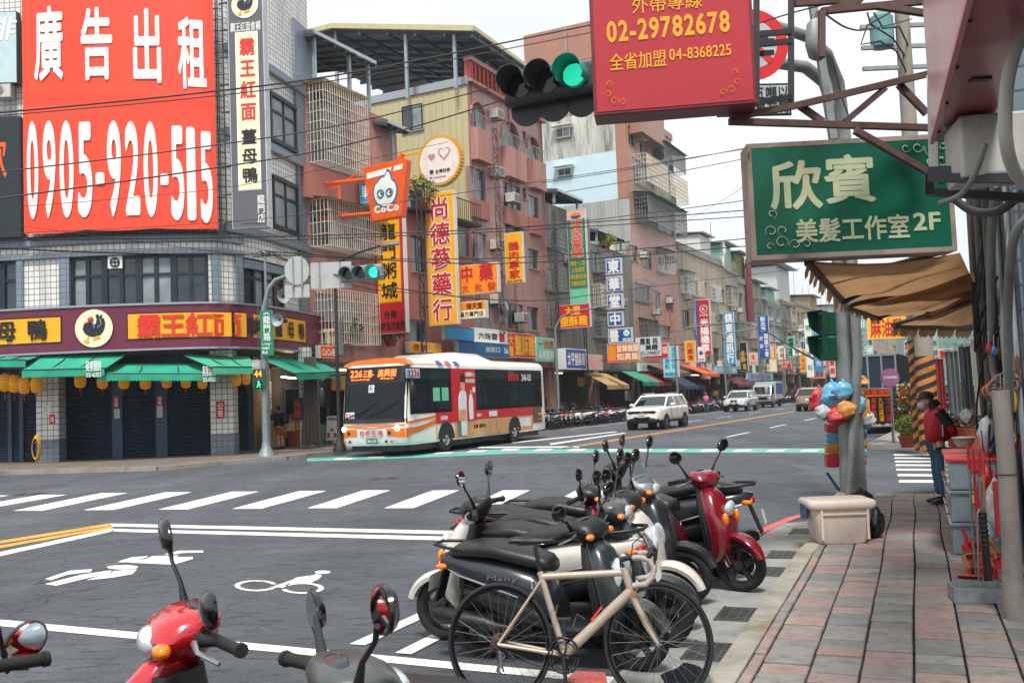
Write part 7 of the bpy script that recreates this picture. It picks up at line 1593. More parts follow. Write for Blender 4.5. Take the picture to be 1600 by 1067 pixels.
letter('美髮工作室',T,rp(1241,340,1418,376,*GB),pale_l,t,y=-.008,off=.03);letter('2F',T,rp(1424,338,1467,366,*GB),pale_l,t,y=-.008,off=.03)
scroll(T,pale_l,t,(.08*w,.08*h),.36,(1,1),SC);scroll(T,pale_l,t,(.97*w,.93*h),.36,(-1,-1),SC)
r_face=M('sign_food_red','#ab1c28',.3,0,.06,1.2,coat=.3,dirt='#7a1620',dirt_amt=.3);lt_y=M('letter_amber','#e89a10',.45)
t,T,w,h=facing('large red hanging sign with amber phone numbers 02-29782678',922,-90,1177,172,7.9,-.14,.3,r_face,M('sign_red_side','#6f1822',.4,0,.15,3,dirt='#3a1014',dirt_amt=.5))
GB=(922,-90,1177,172)
letter('02-29782678',T,rp(948,26,1141,60,*GB),lt_y,t,y=-.008,off=.035);letter('全省加盟',T,rp(951,78,1040,104,*GB),lt_y,t,y=-.008,off=.015);letter('04-8368225',T,rp(1045,78,1141,96,*GB),lt_y,t,y=-.008,off=.02)
letter('外帶專線',T,rp(990,-8,1100,18,*GB),lt_y,t,y=-.008,off=.01)
scroll(T,lt_y,t,(.08*w,.05*h),.2,(1,1),SC[:4]);scroll(T,lt_y,t,(.9*w,.06*h),.2,(-1,1),SC[:4])
def bars(name,label,segs,mat,cat,w=.05,group=None,part='bar'):
 P=[(along(*a),along(*b))for a,b in segs];t=E(name,label,cat,P[0][0].copy(),group)
 for a,b in P:MB(I4).bar(a,b,w).build(part,mat,t)
 return t
bars('clamp_rack','black steel frame clamped to the right edge of the red sign',[((1182,-20,8.1),(1182,165,8.1)),((1236,-20,8.3),(1236,160,8.3)),((1182,54,8.1),(1236,50,8.3)),((1182,70,8.1),(1236,65,8.3)),((1182,160,8.1),(1236,152,8.3)),((1190,84,8.1),(1206,83,8.3))],steel_dark,'frame',.045)
bars('sign_truss','rusty steel truss reaching out above the green sign',[((1140,190,8.1),(1452,200,8.6)),((1142,184,8.1),(1245,165,8.3)),((1245,165,8.3),(1450,116,8.6)),((1250,166,8.4),(1286,191,8.4)),((1320,191,8.5),(1383,138,8.5)),((1404,132,8.6),(1448,178,8.6)),((1336,204,8.3),(1455,272,8.4)),((1284,18,8.4),(1450,2,8.6)),((1290,18,8.4),(1345,0,8.5)),((1240,6,8.3),(1330,0,8.5)),((1370,10,8.5),(1450,
22,
8.6)),
((1284,
18,
8.4),
(1284,
90,
8.4))],
rust,
'truss',
.055)
F=FD(1176,70,12,.05);u,z=F.px(1176,70);T=F.at(u,0,z);t=E('prohibition_sign','round red ringed no-lorry sign peeking out behind the red hanging sign','road sign',T);R_=.46
MB(T).prism([(R_*cos(k*pi/20),R_*sin(k*pi/20))for k in range(40)],0,.02).build('plate',M('road_sign_red','#c8171e',.3),t)
MB(T).prism([(R_*.68*cos(k*pi/20),R_*.68*sin(k*pi/20))for k in range(40)],-.006,-.002).build('white_field',M('road_sign_white','#a9afb3',.4),t);MB(T).bx((0,-.009,0),(R_*1.4,.004,.09),Matrix.Rotation(.78,3,'Y').to_quaternion()).build('slash',M('road_sign_red','#c8171e'),t)
MB(T).box(-.2,.2,-.016,-.012,-.02,.14).box(.2,.28,-.016,-.012,-.02,.07).build('lorry_symbol',ink,t)
t,T,w,h=facing('white plate with black characters under the round no-lorry sign',1119,131,1236,182,12,.05,.02,M('road_sign_white','#a9afb3'),ink,[('五噸以',(.5,.97,.52,.9),ink),('上大貨車左轉',(.04,.97,.08,.46),ink)],name='supplementary_plate',cat='road sign',border=(ink,.015,.01))
a=along(811,135,10.9);S3=signal(Matrix.Translation(a)@Matrix.Rotation(-.42,4,'Z'),'near traffic light at the top centre with a green LED lens lit',pitch=.345,r=.165,dots=True,visor=.3)
mb=MB(WM[S3.name]);[mb.lathe([(0,.2),(.2,.2),(.2,.22),(0,.22)],(k*.345,0,-.22),'Y',18)for k in range(3)];mb.box(-.2,.95,.22,.3,-.3,-.12);mb.build('back_plate',sig_b,S3)
pb=G(1334,778,.07);galv=M('pole_galvanised','#7f8583',.55,.3,.2,4,dirt='#5c4338',dirt_amt=.45)
t=E('signal_pole','tall galvanised signal pole with hanging plastic bags and curved arms above','signal pole',Matrix.Translation(pb))
top1=along(1307,215,pb.y);mb=MB(I4);mb.tube([pb,along(1328,640,pb.y),along(1314,420,pb.y),top1,along(1303,165,pb.y),along(1288,128,14.3),along(1258,105,13.9),along(1200,97,13.4),along(1080,112,12.4),along(925,152,11.3)],[.19,.17,.13,.115,.11,.1,.09,.08,.07,.06],16);mb.build('pole',galv,t,smooth=True)
MB(I4).lathe([(.28,0),(.27,.04),(.2,.1)],pb,n=16).build('base',concrete,t)
t=E('sign_pole','galvanised pole with a long arm curving left behind the round sign','pole',Matrix.Translation(G(1352,790,.07)));b2=G(1352,790,.07)
b2.y+=.6;mb=MB(I4);mb.tube([b2,along(1340,560,b2.y),along(1320,215,b2.y),along(1310,130,b2.y),along(1292,85,b2.y-.3),along(1262,58,b2.y-.7),along(1215,42,b2.y-1.4),along(1176,45,12.3)],[.07,.07,.09,.09,.085,.08,.07,.06],12);mb.build('pole',galv,t,smooth=True)
bars('stay_pole','thin straight grey pole rising behind the truss',[((1268,-5,13),(1302,218,13))],galv,'pole',.1)
mb=MB(I4);q=along(1274,62,9);T=Matrix.Translation(q)@Matrix.Rotation(.1,4,'Y');t=E('lamp_housing','grey rounded lamp housing hanging from the rusty bracket','lamp housing',T);MB(T).loft([(-.19,0,.0,.05,.05),(-.15,0,-.01,.07,.075),(.05,0,0,.08,.09),(.17,0,.02,.07,.07),(.2,0,.03,.03,.04)],14,3).build('shell',galv,t,smooth=True);t.matrix_basis=T@Matrix.Rotation(pi/2,4,'Y');MB(T).tube([(-.19,0,0),(-.26,
0,
.02),
(-.3,
.1,
.06)],
.03,
6).build('bracket',
rust,
t)
gb=M('signal_body_green','#0c4a36',.45,0,.1,4)
for k,(x0,y0,x1,y1,lab)in enumerate(((1298,487,1340,523,'upper green signal box with a flared visor on the bag pole'),(1296,526,1338,562,'lower green signal box on the bag pole'))):
 F=FD(1318,520,14.2,.35);u0,_=F.px(x0,505);u1,_=F.px(x1,505);_,z0=F.px(1318,y1);_,z1=F.px(1318,y0);T=F.at(u0,0,z0);w,h=u1-u0,z1-z0;t=E('pedestrian_signal',lab,'pedestrian signal',T)
 MB(T).box(0,w,0,.3,0,h).build('housing',gb,t,bevel=.02);MB(T).add([(0,.02,.02),(0,.28,.02),(-.15,.31,h*.4),(-.15,-.01,h*.4),(0,.02,h),(0,.28,h),(-.17,.32,h+.03),(-.17,-.02,h+.03)],[(0,3,7,4),(4,7,6,5),(1,5,6,2)]).build('visor',gb,t)
def plas(name,col):return M(name,col,.18,0,.25,14,trans=.25,coat=.4,bump=.5)
bag_m={'red':plas('bag_red','#dc3a42'),'blue':plas('bag_blue','#6cbbe0'),'orange':plas('bag_orange','#eaa04a'),'clear':plas('bag_clear','#c8ced2')}
def crumple(mb,c,r,seed,n=18,m=12,amp=.3):
 g=random.Random(seed);ph=[g.uniform(0,6)for _ in range(6)];v=[];f=[]
 for i in range(m+1):
  t_=pi*i/m
  for k in range(n):a=2*pi*k/n;rr=1+amp*(sin(3*a+ph[0]+2*t_)*.5+sin(5*a+ph[1]+3*t_)*.35+sin(7*t_+ph[2]+2*a)*.35+g.uniform(-.3,.3));v.append((c[0]+r[0]*rr*sin(t_)*cos(a),c[1]+r[1]*rr*sin(t_)*sin(a),c[2]+r[2]*cos(t_)*(1+amp*.3*sin(a*2))))
 for i in range(m):
  for k in range(n):f.append((i*n+k,i*n+(k+1)%n,(i+1)*n+(k+1)%n,(i+1)*n+k))
 mb.add(v,f)
for k,(x,y,rx,ry,c,dd_,lab)in enumerate(((1331,597,18,13,'orange',-.2,'top orange bag of balls on the signal pole'),(1281,626,14,18,'red',-.25,'red plastic bag sticking out left of the pole'),(1301,618,17,19,'blue',-.4,'round light blue plastic bag on the left of the pole'),(1334,634,17,18,'blue',-.35,'blue crumpled bag in the middle of the bunch'),(1350,640,8,20,'orange',-.1,'orange bag behind the middle blue bag'),
(1308,
650,
16,
13,
'red',
-.5,
'dark red bag hanging lowest in front of the pole'),
(1356,
655,
9,
12,
'clear',
-.1,
'clear plastic bag right of the bunch'),
(1318,
612,
13,
14,
'blue',
-.55,
'pale blue bag pressed against the front of the pole'),
(1322,
640,
12,
13,
'orange',
-.6,
'small orange bag in the heart of the bunch'),
(1287,
644,
10,
11,
'clear',
-.45,
'small clear bag at the lower left of the bunch'))):
 D=14.4+dd_;q=along(x,y,D);s_=D/1500;t=E('plastic_bag',lab,'bag',Matrix.Translation(q),'plastic bags hung on the signal pole');T=WM[t.name]
 mb=MB(T);crumple(mb,(0,0,0),(rx*s_*1.15,rx*s_*.9,ry*s_*1.1),k);mb.build('bag',bag_m[c],t,smooth=True);MB(T).tube([(0,0,ry*s_*.8),(.02,.05,ry*s_+.05),(.05,.2,ry*s_+.06)],[.03,.012,.01],6).build('knot',bag_m[c],t)
for k,(x0,x1,ys,cs,lab)in enumerate((((1290,1314,(660,676,692,708,730),('red','blue','orange','red')),(1336,1352,(650,672,685,700,715,726),('blue','blue','orange','blue','red'))))and[(1290,1314,(660,676,692,708,730),('red','blue','orange','red'),'left string of folded coloured cloth packs on the pole'),(1336,1352,(650,672,685,700,715,726),('blue','blue','orange','blue','red'),'right narrower string of coloured packs on the pole')]):
 t=E('pack_string',lab,'packs',Matrix.Translation(along((x0+x1)/2,ys[-1],14.4)))
 for(ya,yb),c in zip(zip(ys[:-1],ys[1:]),cs):
  a_=along((x0+x1)/2,(ya+yb)/2,14.45);s_=14.4/1500;mb=MB(Matrix.Translation(a_));mb.loft([(-(x1-x0)/2*s_,0,0,.06,(yb-ya)/2*s_*.9),(0,0,0,.09,(yb-ya)/2*s_),((x1-x0)/2*s_,0,0,.06,(yb-ya)/2*s_*.92)],12,4);mb.build('pack',bag_m[c],t,smooth=True)
bars('broom','blue handled stick leaning on the signal pole',[((1292,738,14.3),(1318,776,14.4))],clut[1],'stick',.03)
a_,b_=G(1281,851,.1),G(1357,848,.1);T=Matrix.Translation((a_+b_)/2)@Matrix.Rotation(-.06,4,'Z');w=(b_-a_).length;t=E('storage_tub','large beige plastic storage tub with a lid at the foot of the signal pole','storage box',T)
tubm=M('tub_beige','#cbbcb0',.45,0,.08,3,dirt='#6f6359',dirt_amt=.35);mb=MB(T)
def rr(hw,y0,y1,z,r=.06):
 o=[]
 for cx,cy,a0 in((hw-r,y1-r,0),(-hw+r,y1-r,pi/2),(-hw+r,y0+r,pi),(hw-r,y0+r,3*pi/2)):
  for k in range(5):a=a0+k*pi/8;o.append(Vector((cx+r*cos(a),cy+r*sin(a),z)))
 return o
mb.rings([rr(w/2-.02,0,.40,0),rr(w/2,-.01,.41,.03),rr(w/2+.06,-.04,.45,.38)]);mb.build('tub',tubm,t,smooth=40)
mb=MB(T);mb.rings([rr(w/2+.08,-.06,.47,.36),rr(w/2+.095,-.07,.48,.38),rr(w/2+.095,-.07,.48,.42),rr(w/2+.08,-.06,.47,.44),rr(w/2+.05,-.02,.44,.445),rr(w/2+.04,-.01,.43,.43)]);mb.build('lid',tubm,t,smooth=40)
mb=MB(T);[mb.box(x-.012,x+.012,-.055,-.01,.05,.36)for x in(-.22,.24)];mb.box(-.22,.24,-.05,-.02,.3,.315);mb.build('ridge',tubm,t);[MB(T).box(s*(w/2+.09)-.02,s*(w/2+.09)+.02,.1,.3,.25,.4).build('handle',clut[1],t,bevel=.01)for s in(-1,1)]
q=G(1371,842,.1);q.y+=.1;t=E('rubbish_bag','black rubbish bag slumped behind the beige tub','bag',Matrix.Translation(q));mb=MB(WM[t.name]);crumple(mb,(0,.05,.17),(.13,.16,.19),5,amp=.22);crumple(mb,(-.02,.3,.36),(.12,.14,.13),8,amp=.25);mb.build('bag',M('bag_black','#131316',.3,0,.2,9,bump=.5),t,smooth=True)
can_t=M('canvas_ochre','#a3805a',.8,0,.22,1.6,dirt='#6a3c1e',dirt_amt=.4)
_N=can_t.node_tree.nodes;_L=can_t.node_tree.links;_tr=_N.new('ShaderNodeBsdfTranslucent');_mx=_N.new('ShaderNodeMixShader');_mx.inputs[0].default_value=.5;_L.new(_N['Principled BSDF'].inputs['Base Color'].links[0].from_socket,_tr.inputs[0])
_L.new(_N['Principled BSDF'].outputs[0],_mx.inputs[1]);_L.new(_tr.outputs[0],_mx.inputs[2]);_L.new(_mx.outputs[0],_N['Material Output'].inputs[0])
def awn3(label,P,valance=.16,arms=(),cas=True):
 """P: wall-left, wall-right, front-right, front-left as (px, py, D)"""
 Q=[along(*p)for p in P];t=E('awning',label,'awning',Matrix.Translation(Q[3]),'ochre awnings over the near pavement')
 mb=MB(I4);mb.grid(lambda a,b:Q[0].lerp(Q[1],a).lerp(Q[3].lerp(Q[2],a),b)-Vector((0,0,.06*sin(pi*b)+.03*sin(a*12)*sin(pi*b))),14,8);mb.build('canvas',can_t,t,recalc=False,smooth=True)
 mb=MB(I4);n=14
 for k in range(n):a=Q[3].lerp(Q[2],k/n);b=Q[3].lerp(Q[2],(k+1)/n);m=(a+b)/2;s_=Vector((-.05+.03*sin(k*2),0,-valance));mb.add([a,b,b+s_*.75,m+s_,a+s_*.75],[(0,1,2,3,4)])
 mb.build('valance',can_t,t,recalc=False);MB(I4).bar(Q[3],Q[2],.07).build('front_bar',steel_dark,t)
 for a,b,c in arms:mb=MB(I4);mb.tube([along(*a),along(*b),along(*c)],.028,8);mb.ell(along(*b),(.05,.05,.05),8,6);mb.build('folding_arm',steel_dark,t,smooth=True)
awn3('nearest ochre awning seen from below under the green sign',[(1500,395,9.2),(1530,460,12.5),(1318,470,11.5),(1262,408,9.2)],arms=[((1318,472,11.4),(1405,430,10.6),(1500,400,10)),((1300,440,10.4),(1380,418,9.8),(1480,392,9.4))])
awn3('middle ochre awning with folding arms between the pole and the shop wall',[(1520,425,10.5),(1532,470,13.5),(1375,497,13),(1322,478,11.8)],arms=[((1325,478,11.6),(1408,458,11.4),(1500,412,10.8)),((1370,498,12.9),(1445,468,12.4),(1525,452,12))],valance=.08)
awn3('far ochre awning ending in a straight hanging valance before the orange sign',[(1525,452,12.0),(1534,482,15),(1530,512,14.5),(1396,508,13.6)],arms=[((1400,506,13.5),(1450,492,13),(1520,470,12.4))],valance=.17)
WV=-2.12
t=E('corner_shop','dark cluttered shop front at the right edge with conduits and hanging goods','shop',KF.at(3.8,WV));shop_m=M('grimy_wall','#3b3734',.8,0,.4,2,dirt='#15120f',dirt_amt=.7,streak=True)
MB(KF.M).box(3.9,8.6,WV-3,WV,.09,5.0).build('wall',shop_m,t);MB(KF.M).box(3.5,3.9,WV-.35,WV+.06,.09,5.0).build('pillar',bt,t)
MB(KF.M).box(-2,9,-9,WV-.4,3.2,5.2).build('upper_wall',shop_m,t);MB(KF.M).box(8.6,9.0,WV-3,WV+.05,.09,3.0).build('pillar',concrete_d,t)
g=random.Random(12)
for k in range(9):
 u=3.55+k*.42;v=WV+.1+.05*(k%3);MB(KF.M).tube([(u,v,.1),(u+.02,v,1.2),(u-.02,v+.02,2.6),(u+.05,v,4.6)],[.03,.035,.04][k%3],8).build('conduit',[alu,steel,concrete_d][k%3],t,smooth=True)
for k in range(7):
 u=3.6+g.random()*2.6;z=1.4+g.random()*1.8;pts=[(u,WV+.2,z),(u+.2,WV+.34,z-.25-.2*g.random()),(u+.5,WV+.3,z-.05),(u+.8,WV+.22,z+.3)]
 MB(KF.M).tube(pts,.012,5).build('loose_cable',cable_m,t)
for(u,z,w_,h_,m_,nm)in((3.75,1.7,.22,.5,M('meter_box','#a9a596',.5),'meter_box'),(5.2,1.9,.25,.4,clut[3],'label_plate'),(4.6,2.35,.4,.35,clut[4],'junction_box'),(6.2,1.6,.3,.6,clut[2],'junction_box')):MB(KF.M).box(u,u+w_,WV+.05,WV+.2,z,z+h_).build(nm,m_,t,bevel=.01)
_c=along(1568,600,8.2)
for k in range(5):mb=MB(Matrix.Translation(_c+Vector((.02*sin(k*2),.03*k,-.03*k)))@Matrix.Rotation(.25*k-.5,4,'Y')@Matrix.Diagonal((1,1,.55,1)));mb.torus((0,0,0),.16-.01*k,.013,'Y',22,6);mb.build('cable_loop',M('cable_grey','#5c5f63',.5)if k%2 else M('cable_orange','#8a5a3a',.5),t)
q=G(1580,966,.1);t=E('downpipe','weathered grey plastic downpipe standing at the right edge of the pavement','pipe',Matrix.Translation(q));D_=q.y
MB(I4).tube([q+Vector((.05,0,0)),along(1583,930,D_),along(1580,850,D_),along(1571,700,D_),along(1563,610,D_)],[.095,.07,.062,.06,.06],14).build('pipe',M('pvc_grey','#857e78',.5,0,.12,4,dirt='#4b443f',dirt_amt=.5),t,smooth=True)
MB(I4).torus(along(1573,740,D_),.063,.006,'Z',14,5).build('wire_tie',rust,t)
for k,(pts,r,m_,lab)in enumerate((([(1592,60,5),(1574,130,5),(1572,220,5),(1590,275,5.2),(1625,300,5.4)],.035,clut[6],'fat white hose looping beside the pink light box'),([(1540,225,5.6),(1522,275,5.7),(1500,305,5.8),(1468,318,5.9)],.018,galv,'grey conduit stub curving down below the air conditioner'),([(1620,330,6),(1585,370,6.2),(1575,480,6.6),(1578,640,7)],.03,galv,'grey conduit running down the dark wall'),
([(1600,
300,
7),
(1560,
330,
7.4),
(1520,
330,
7.8),
(1490,
310,
8)],
.035,
steel_dark,
'black corrugated hose below the bracket'),
([(1555,
290,
8),
(1548,
400,
8.4),
(1552,
560,
9),
(1560,
600,
9)],
.04,
galv,
'pale conduit down the middle of the dark wall'))):
 P=[along(*p)for p in pts];t=E('hose',lab,'pipe',Matrix.Translation(P[-1]));
 sm=[];
 for i in range(len(P)-1):
  p0,p1,p2,p3=P[max(i-1,0)],P[i],P[i+1],P[min(i+2,len(P)-1)]
  for j in range(6):s=j/6;sm.append(.5*((2*p1)+(p2-p0)*s+(2*p0-5*p1+4*p2-p3)*s*s+(-p0+3*p1-3*p2+p3)*s**3))
 MB(I4).tube(sm+[P[-1]],r,10).build('hose',m_,t,smooth=True)
zL=3.55;Q=[G(1456,222,zL),G(1541,220,zL)];t=E('light_box','long faded pink light box sign seen from below at the top right','sign',Matrix.Translation(Q[0]));u0,v0=KF.loc(Q[0]);u1,v1=KF.loc(Q[1])
pkm=M('lightbox_pink','#8f3f48',.35,0,.1,1.5,coat=.3);dirU=Vector((1,0,0));A_=Q[0];B_=G(1514,0,zL);C_=Q[1];D0=G(1600,75,zL);nb=A_+(B_-A_)*2.2;nc=C_+(D0-C_)*3
for nm,vs,m_ in(('underside',[A_,C_,nc,nb],pkm),('face',[A_,nb,nb+Vector((0,0,1.1)),A_+Vector((0,0,1.1))],M('lightbox_face','#c99a92',.3,0,.2,1.2,dirt='#c8b27a',dirt_amt=.4)),('end_face',[A_,C_,C_+Vector((0,0,1.1)),A_+Vector((0,0,1.1))],pkm),('top',[p+Vector((0,0,1.1))for p in(A_,C_,nc,nb)],pkm)):
 MB(I4).add(vs,[(0,1,2,3)]).build(nm,m_,t,recalc=False)
mb=MB(I4)
for k in range(7):p_=A_.lerp(nb,.05+k*.12)+Vector((.03,0,-.006));mb.bx(p_,(.02,.02,.01))
for k in(.25,.65):p_=A_.lerp(nb,k).lerp(C_.lerp(nc,k),.5)+Vector((0,0,-.006));mb.bx(p_,(.12,.06,.012))
mb.build('screws',sig_b,t);MB(I4).bar(A_+Vector((0,0,-.005)),nb+Vector((0,0,-.005)),.03).build('trim',M('trim_pink','#c5828a',.4),t)
q=along(1480,284,6.6);ac(Matrix.Translation(q+Vector((.1,.1,0)))@Matrix.Rotation(1.35,4,'Z'),'white outdoor air conditioner on a bracket under the pink light box',w=.5,h=.42,d=.55)
bars('side_panel','narrow white metal cabinet edge beside the truss end',[((1456,120,7.6),(1460,272,7.4))],M('ac_white','#bdbdb6'),'cabinet',.07)
bars('shelf_bracket','grey steel shelf bracket carrying the air conditioners',[((1452,268,6.9),(1640,262,6.4)),((1452,278,6.7),(1640,280,6.2)),((1450,300,7.2),(1640,312,6.8)),((1452,268,6.9),(1452,300,7.0))],steel_dark,'bracket',.06)
def stick(P,Q,r,m_,t,nm='handle'):MB(I4).tube([P,Q],r,8).build(nm,m_,t,smooth=True)
hand_m=[M('handle_red','#b3262a',.4),M('handle_steel','#8f9294',.3,.7),M('handle_orange','#b8672a',.5),M('handle_wood','#a8764a',.6)]
for k,(xa,ya,xb,yb,D,m_,lab)in enumerate(((1512,690,1524,905,8.0,1,'steel handled dustpan leaning left in the goods'),(1520,700,1530,890,8.2,0,'red broom handle next to the steel one'),(1530,705,1536,900,8.1,1,'steel broom handle with red grip'),(1536,705,1541,880,8.4,2,'orange broom handle at the back'),(1526,760,1540,915,7.8,0,'red broom handle in front of the boxes'))):
 P,Q=along(xa,ya,D),along(xb,yb,D);P.z=max(P.z,.2);t=E('broom',lab,'broom',Matrix.Translation(Q),'brooms and dustpans for sale');stick(P,Q,.011,hand_m[m_],t);stick(P,P.lerp(Q,.2),.014,hand_m[0],t,'grip');MB(Matrix.Translation(Q)).box(-.1,.1,-.03,.03,-.1,.0).build('brush',hand_m[(k*2)%4],t,bevel=.01)
P,Q=along(1535,800,7.7),along(1546,925,7.7);t=E('pry_handle','thick black gripped mop handle standing in the steel tray','mop',Matrix.Translation(Q));stick(P,Q,.03,black,t);mb=MB(I4);[mb.torus(P.lerp(Q,.05+k*.06),.03,.007,'Z',12,4)for k in range(7)];mb.build('grip_rib',sig_b,t)
P,Q=along(1527,803,7.7),along(1530,922,7.7);t=E('hook_rod','bent steel rod hooked over the black handle','rod',Matrix.Translation(Q));MB(I4).tube([Q,P,P+Vector((.02,0,.04)),P+Vector((.07,0,.03))],.009,6).build('rod',hand_m[1],t)
q=G(1533,942,.1);T=Matrix.Translation(q)@Matrix.Rotation(-.25,4,'Z');t=E('metal_tray','galvanised sheet tray on the pavers holding dustpans','tray',T);mb=MB(T);mb.box(-.17,.17,-.01,0,0,.11).box(-.17,.17,.24,.25,0,.11).box(-.18,-.17,-.01,.25,0,.11).box(.17,.18,-.01,.25,0,.11).box(-.17,.17,0,.24,0,.01);mb.build('tray',M('zinc','#9aa0a4',.4,.7,.3,14),t)
for k,(x,y,c,lab)in enumerate(((1516,915,0,'lowest red dustpan lying against the tray'),(1536,902,0,'wide red dustpan above the tray'),(1525,880,3,'brown straw brush head with red edge'),(1553,880,0,'red dustpan at the right of the pile'),(1517,862,0,'upper red dustpan with a looped handle'),(1545,862,3,'brown brush at the top of the pile'))):
 q=along(x,y,7.95+k*.05);T=Matrix.Translation(q)@Matrix.Rotation(.3*k-.5,4,'Z')@Matrix.Rotation(-.5,4,'X');t=E('dustpan',lab,'dustpan',T,'brooms and dustpans for sale')
 mb=MB(T);mb.prism([(-.11,-.06),(.11,-.06),(.09,.07),(-.09,.07)],0,.01);mb.box(-.11,-.1,-.06,0,-.06,.06).box(.1,.11,-.06,0,-.06,.06).box(-.09,.09,-.06,0,.06,.075);mb.build('pan',hand_m[c],t,bevel=.004);MB(T).tube([(0,0,.07),(0,-.03,.13),(0,-.04,.2)],.014,6).build('handle',hand_m[0],t)
pb_m=M('clear_plastic','#9fb0bb',.15,0,.15,8,trans=.5,coat=.3);pk_s=M('stripe_pink','#c76f7c',.4);lidr=M('lid_red','#c4222a',.35)
for k,(u,z,lab,lm)in enumerate(((4.2,.1,'lowest clear box of the front stack of storage boxes',clut[1]),(4.2,.40,'second clear box of the front stack',M('latch_yellow','#d9a21e',.4)),(4.2,.70,'top clear box of the front stack under a red lid',lidr),(5.0,.1,'lowest box of the second stack of storage boxes',clut[1]),(5.0,.4,'middle box of the second stack',lidr),(5.0,.7,'top box of the second stack with pink stripes',
lidr),
(5.8,
.1,
'lowest box of the rear stack beside the man',
lidr),
(5.8,
.4,
'upper box of the rear stack',
lidr))):
 T=KF.at(u,-1.42,z-.0);t=E('storage_box',lab,'storage box',T,'clear storage boxes for sale');MB(T).box(0,.62,-.42,0,0,.27).build('box',pb_m,t,bevel=.02);MB(T).box(-.02,.64,-.44,.02,.265,.295).build('lid',lm if k in(2,5,7)else pb_m,t,bevel=.008)
 MB(T).box(.04,.58,-.38,-.04,.03,.2).build('contents',[clut[1],dark_in,pk_s,clut[1],pk_s,pk_s,dark_in,pk_s][k],t);MB(T).box(.0,-.02,-.26,-.18,.18,.26).build('latch',lm,t)
q=along(1506,690,9.2);T=Matrix.Translation(q);t=E('basin','grey plastic basin balanced on broom sticks','basin',T);MB(T).lathe([(0,-.05),(.06,-.05),(.09,0),(.1,.035),(.11,.04),(.1,.045),(.08,.01),(.05,-.035),(0,-.035)],n=20).build('bowl',M('basin_grey','#8e9090',.5),t,smooth=True)
hp_m=[M('pack_'+n,c,.4,0,.15,12,bump=.3)for n,c in(('red','#a8242a'),('green','#3f6b4a'),('blue','#2f5f94'),('white','#b9bab5'),('yellow','#c9992c'),('brown','#6b4a35'))]
for k in range(24):
 g=random.Random(400+k);x,y,D=1545+(k*29)%50,545+(k//6)*62+(k*17)%30,7.8+(k%5)*.3;q=along(x,y,D);w,h=g.uniform(.018,.04),g.uniform(.04,.085);t=E('hanging_pack',['red','green','blue','white','yellow','brown'][k%6]+' pack hanging in the '+['topmost','second','third','lowest'][k//6]+' row on the dark shop wall','pack',Matrix.Translation(q),'packs hanging on the shop wall')
 mb=MB(WM[t.name]@Matrix.Rotation(g.uniform(-.6,.6),4,'Z'));crumple(mb,(0,0,0),(w,.02,h),60+k,amp=.2);mb.build('pack',hp_m[k%6],t,smooth=True);MB(WM[t.name]).tube([(0,0,h),(.01,.01,h+.1)],.004,5).build('hook',steel,t)
for k,(x,y,rx,ry,D,c,lab)in enumerate(((1545,680,16,30,9.2,'clear','clear wrapped goods hanging at the shop front'),(1552,790,12,34,8.6,'clear','lower clear bag hanging by the downpipe'),(1540,745,13,22,9.0,'red','red pack hanging behind the broom handles'),(1548,830,14,18,8.8,'clear','bundle of wrapped brush heads'),(1512,650,10,12,10.5,'clear','small clear bag by the plants'))):
 q=along(x,y,D);s_=D/1500;t=E('hanging_bag',lab,'bag',Matrix.Translation(q),'wrapped goods hanging at the shop');mb=MB(WM[t.name]);crumple(mb,(0,0,0),(rx*s_,.09,ry*s_),20+k,amp=.25);mb.build('bag',bag_m[c],t,smooth=True);MB(WM[t.name]).tube([(0,0,ry*s_),(0,.02,ry*s_+.3)],.006,5).build('string',cable_m,t)
t,T,w,h=facing('narrow red hanging sack with white characters beside the downpipe',1556,752,1578,838,7.6,-.2,.06,M('sack_red','#a8202c',.5,0,.15,5,bump=.3),M('sack_red','#a8202c'),[('大型洲公友公仔',(.3,.75,.05,.95),whitep,dict(vert=True,y=-.01))],name='red_sack',cat='sack')
cb_=G(1454,706,.12);t=E('utility_pole','thick concrete utility pole striped black and orange at its foot','utility pole',Matrix.Translation(cb_));conc=M('pole_concrete','#8d857c',.8,0,.12,3,dirt='#57504a',dirt_amt=.3)
stripe=M('hazard_orange','#b5722c',.5,0,.15,4,dirt='#3a2b22',dirt_amt=.4);st_b=M('hazard_black','#23221f',.6,0,.15,4)
MB(I4).tube([cb_,cb_+Vector((0,0,12.5))],[.22,.15],18).build('pole',conc,t,smooth=True)
def hazard(c,r0,zt,parent,n=9,r1=None):
 mb=MB(I4);mb.tube([c+Vector((0,0,.02)),c+Vector((0,0,zt))],r0+.004,22);mb.build('hazard_black',st_b,parent,smooth=True);r0+=.007;mb=MB(I4);N_=22;p_=zt/n
 for k in range(-2,n):
  for q in range(N_):
   a0,a1=2*pi*q/N_,2*pi*(q+1)/N_;z0,z1=k*p_+a0/pi*p_,k*p_+a1/pi*p_
   zz=[max(0.03,min(zt,z))for z in(z0,z1,z1+p_*.5,z0+p_*.5)]
   if zz[2]-zz[1]<.01 and zz[3]-zz[0]<.01:continue
   mb.add([c+Vector((r0*cos(a0),r0*sin(a0),zz[0])),c+Vector((r0*cos(a1),r0*sin(a1),zz[1])),c+Vector((r0*cos(a1),r0*sin(a1),zz[2])),c+Vector((r0*cos(a0),r0*sin(a0),zz[3]))],[(0,1,2,3)])
 mb.build('hazard_stripe',stripe,parent,recalc=False)
hazard(cb_,.222,2.2,t);mb=MB(I4)
for k in range(3):z=9.0+k*.5;mb.bar(cb_+Vector((-1.0,0,z)),cb_+Vector((1.0,0,z)),.09)
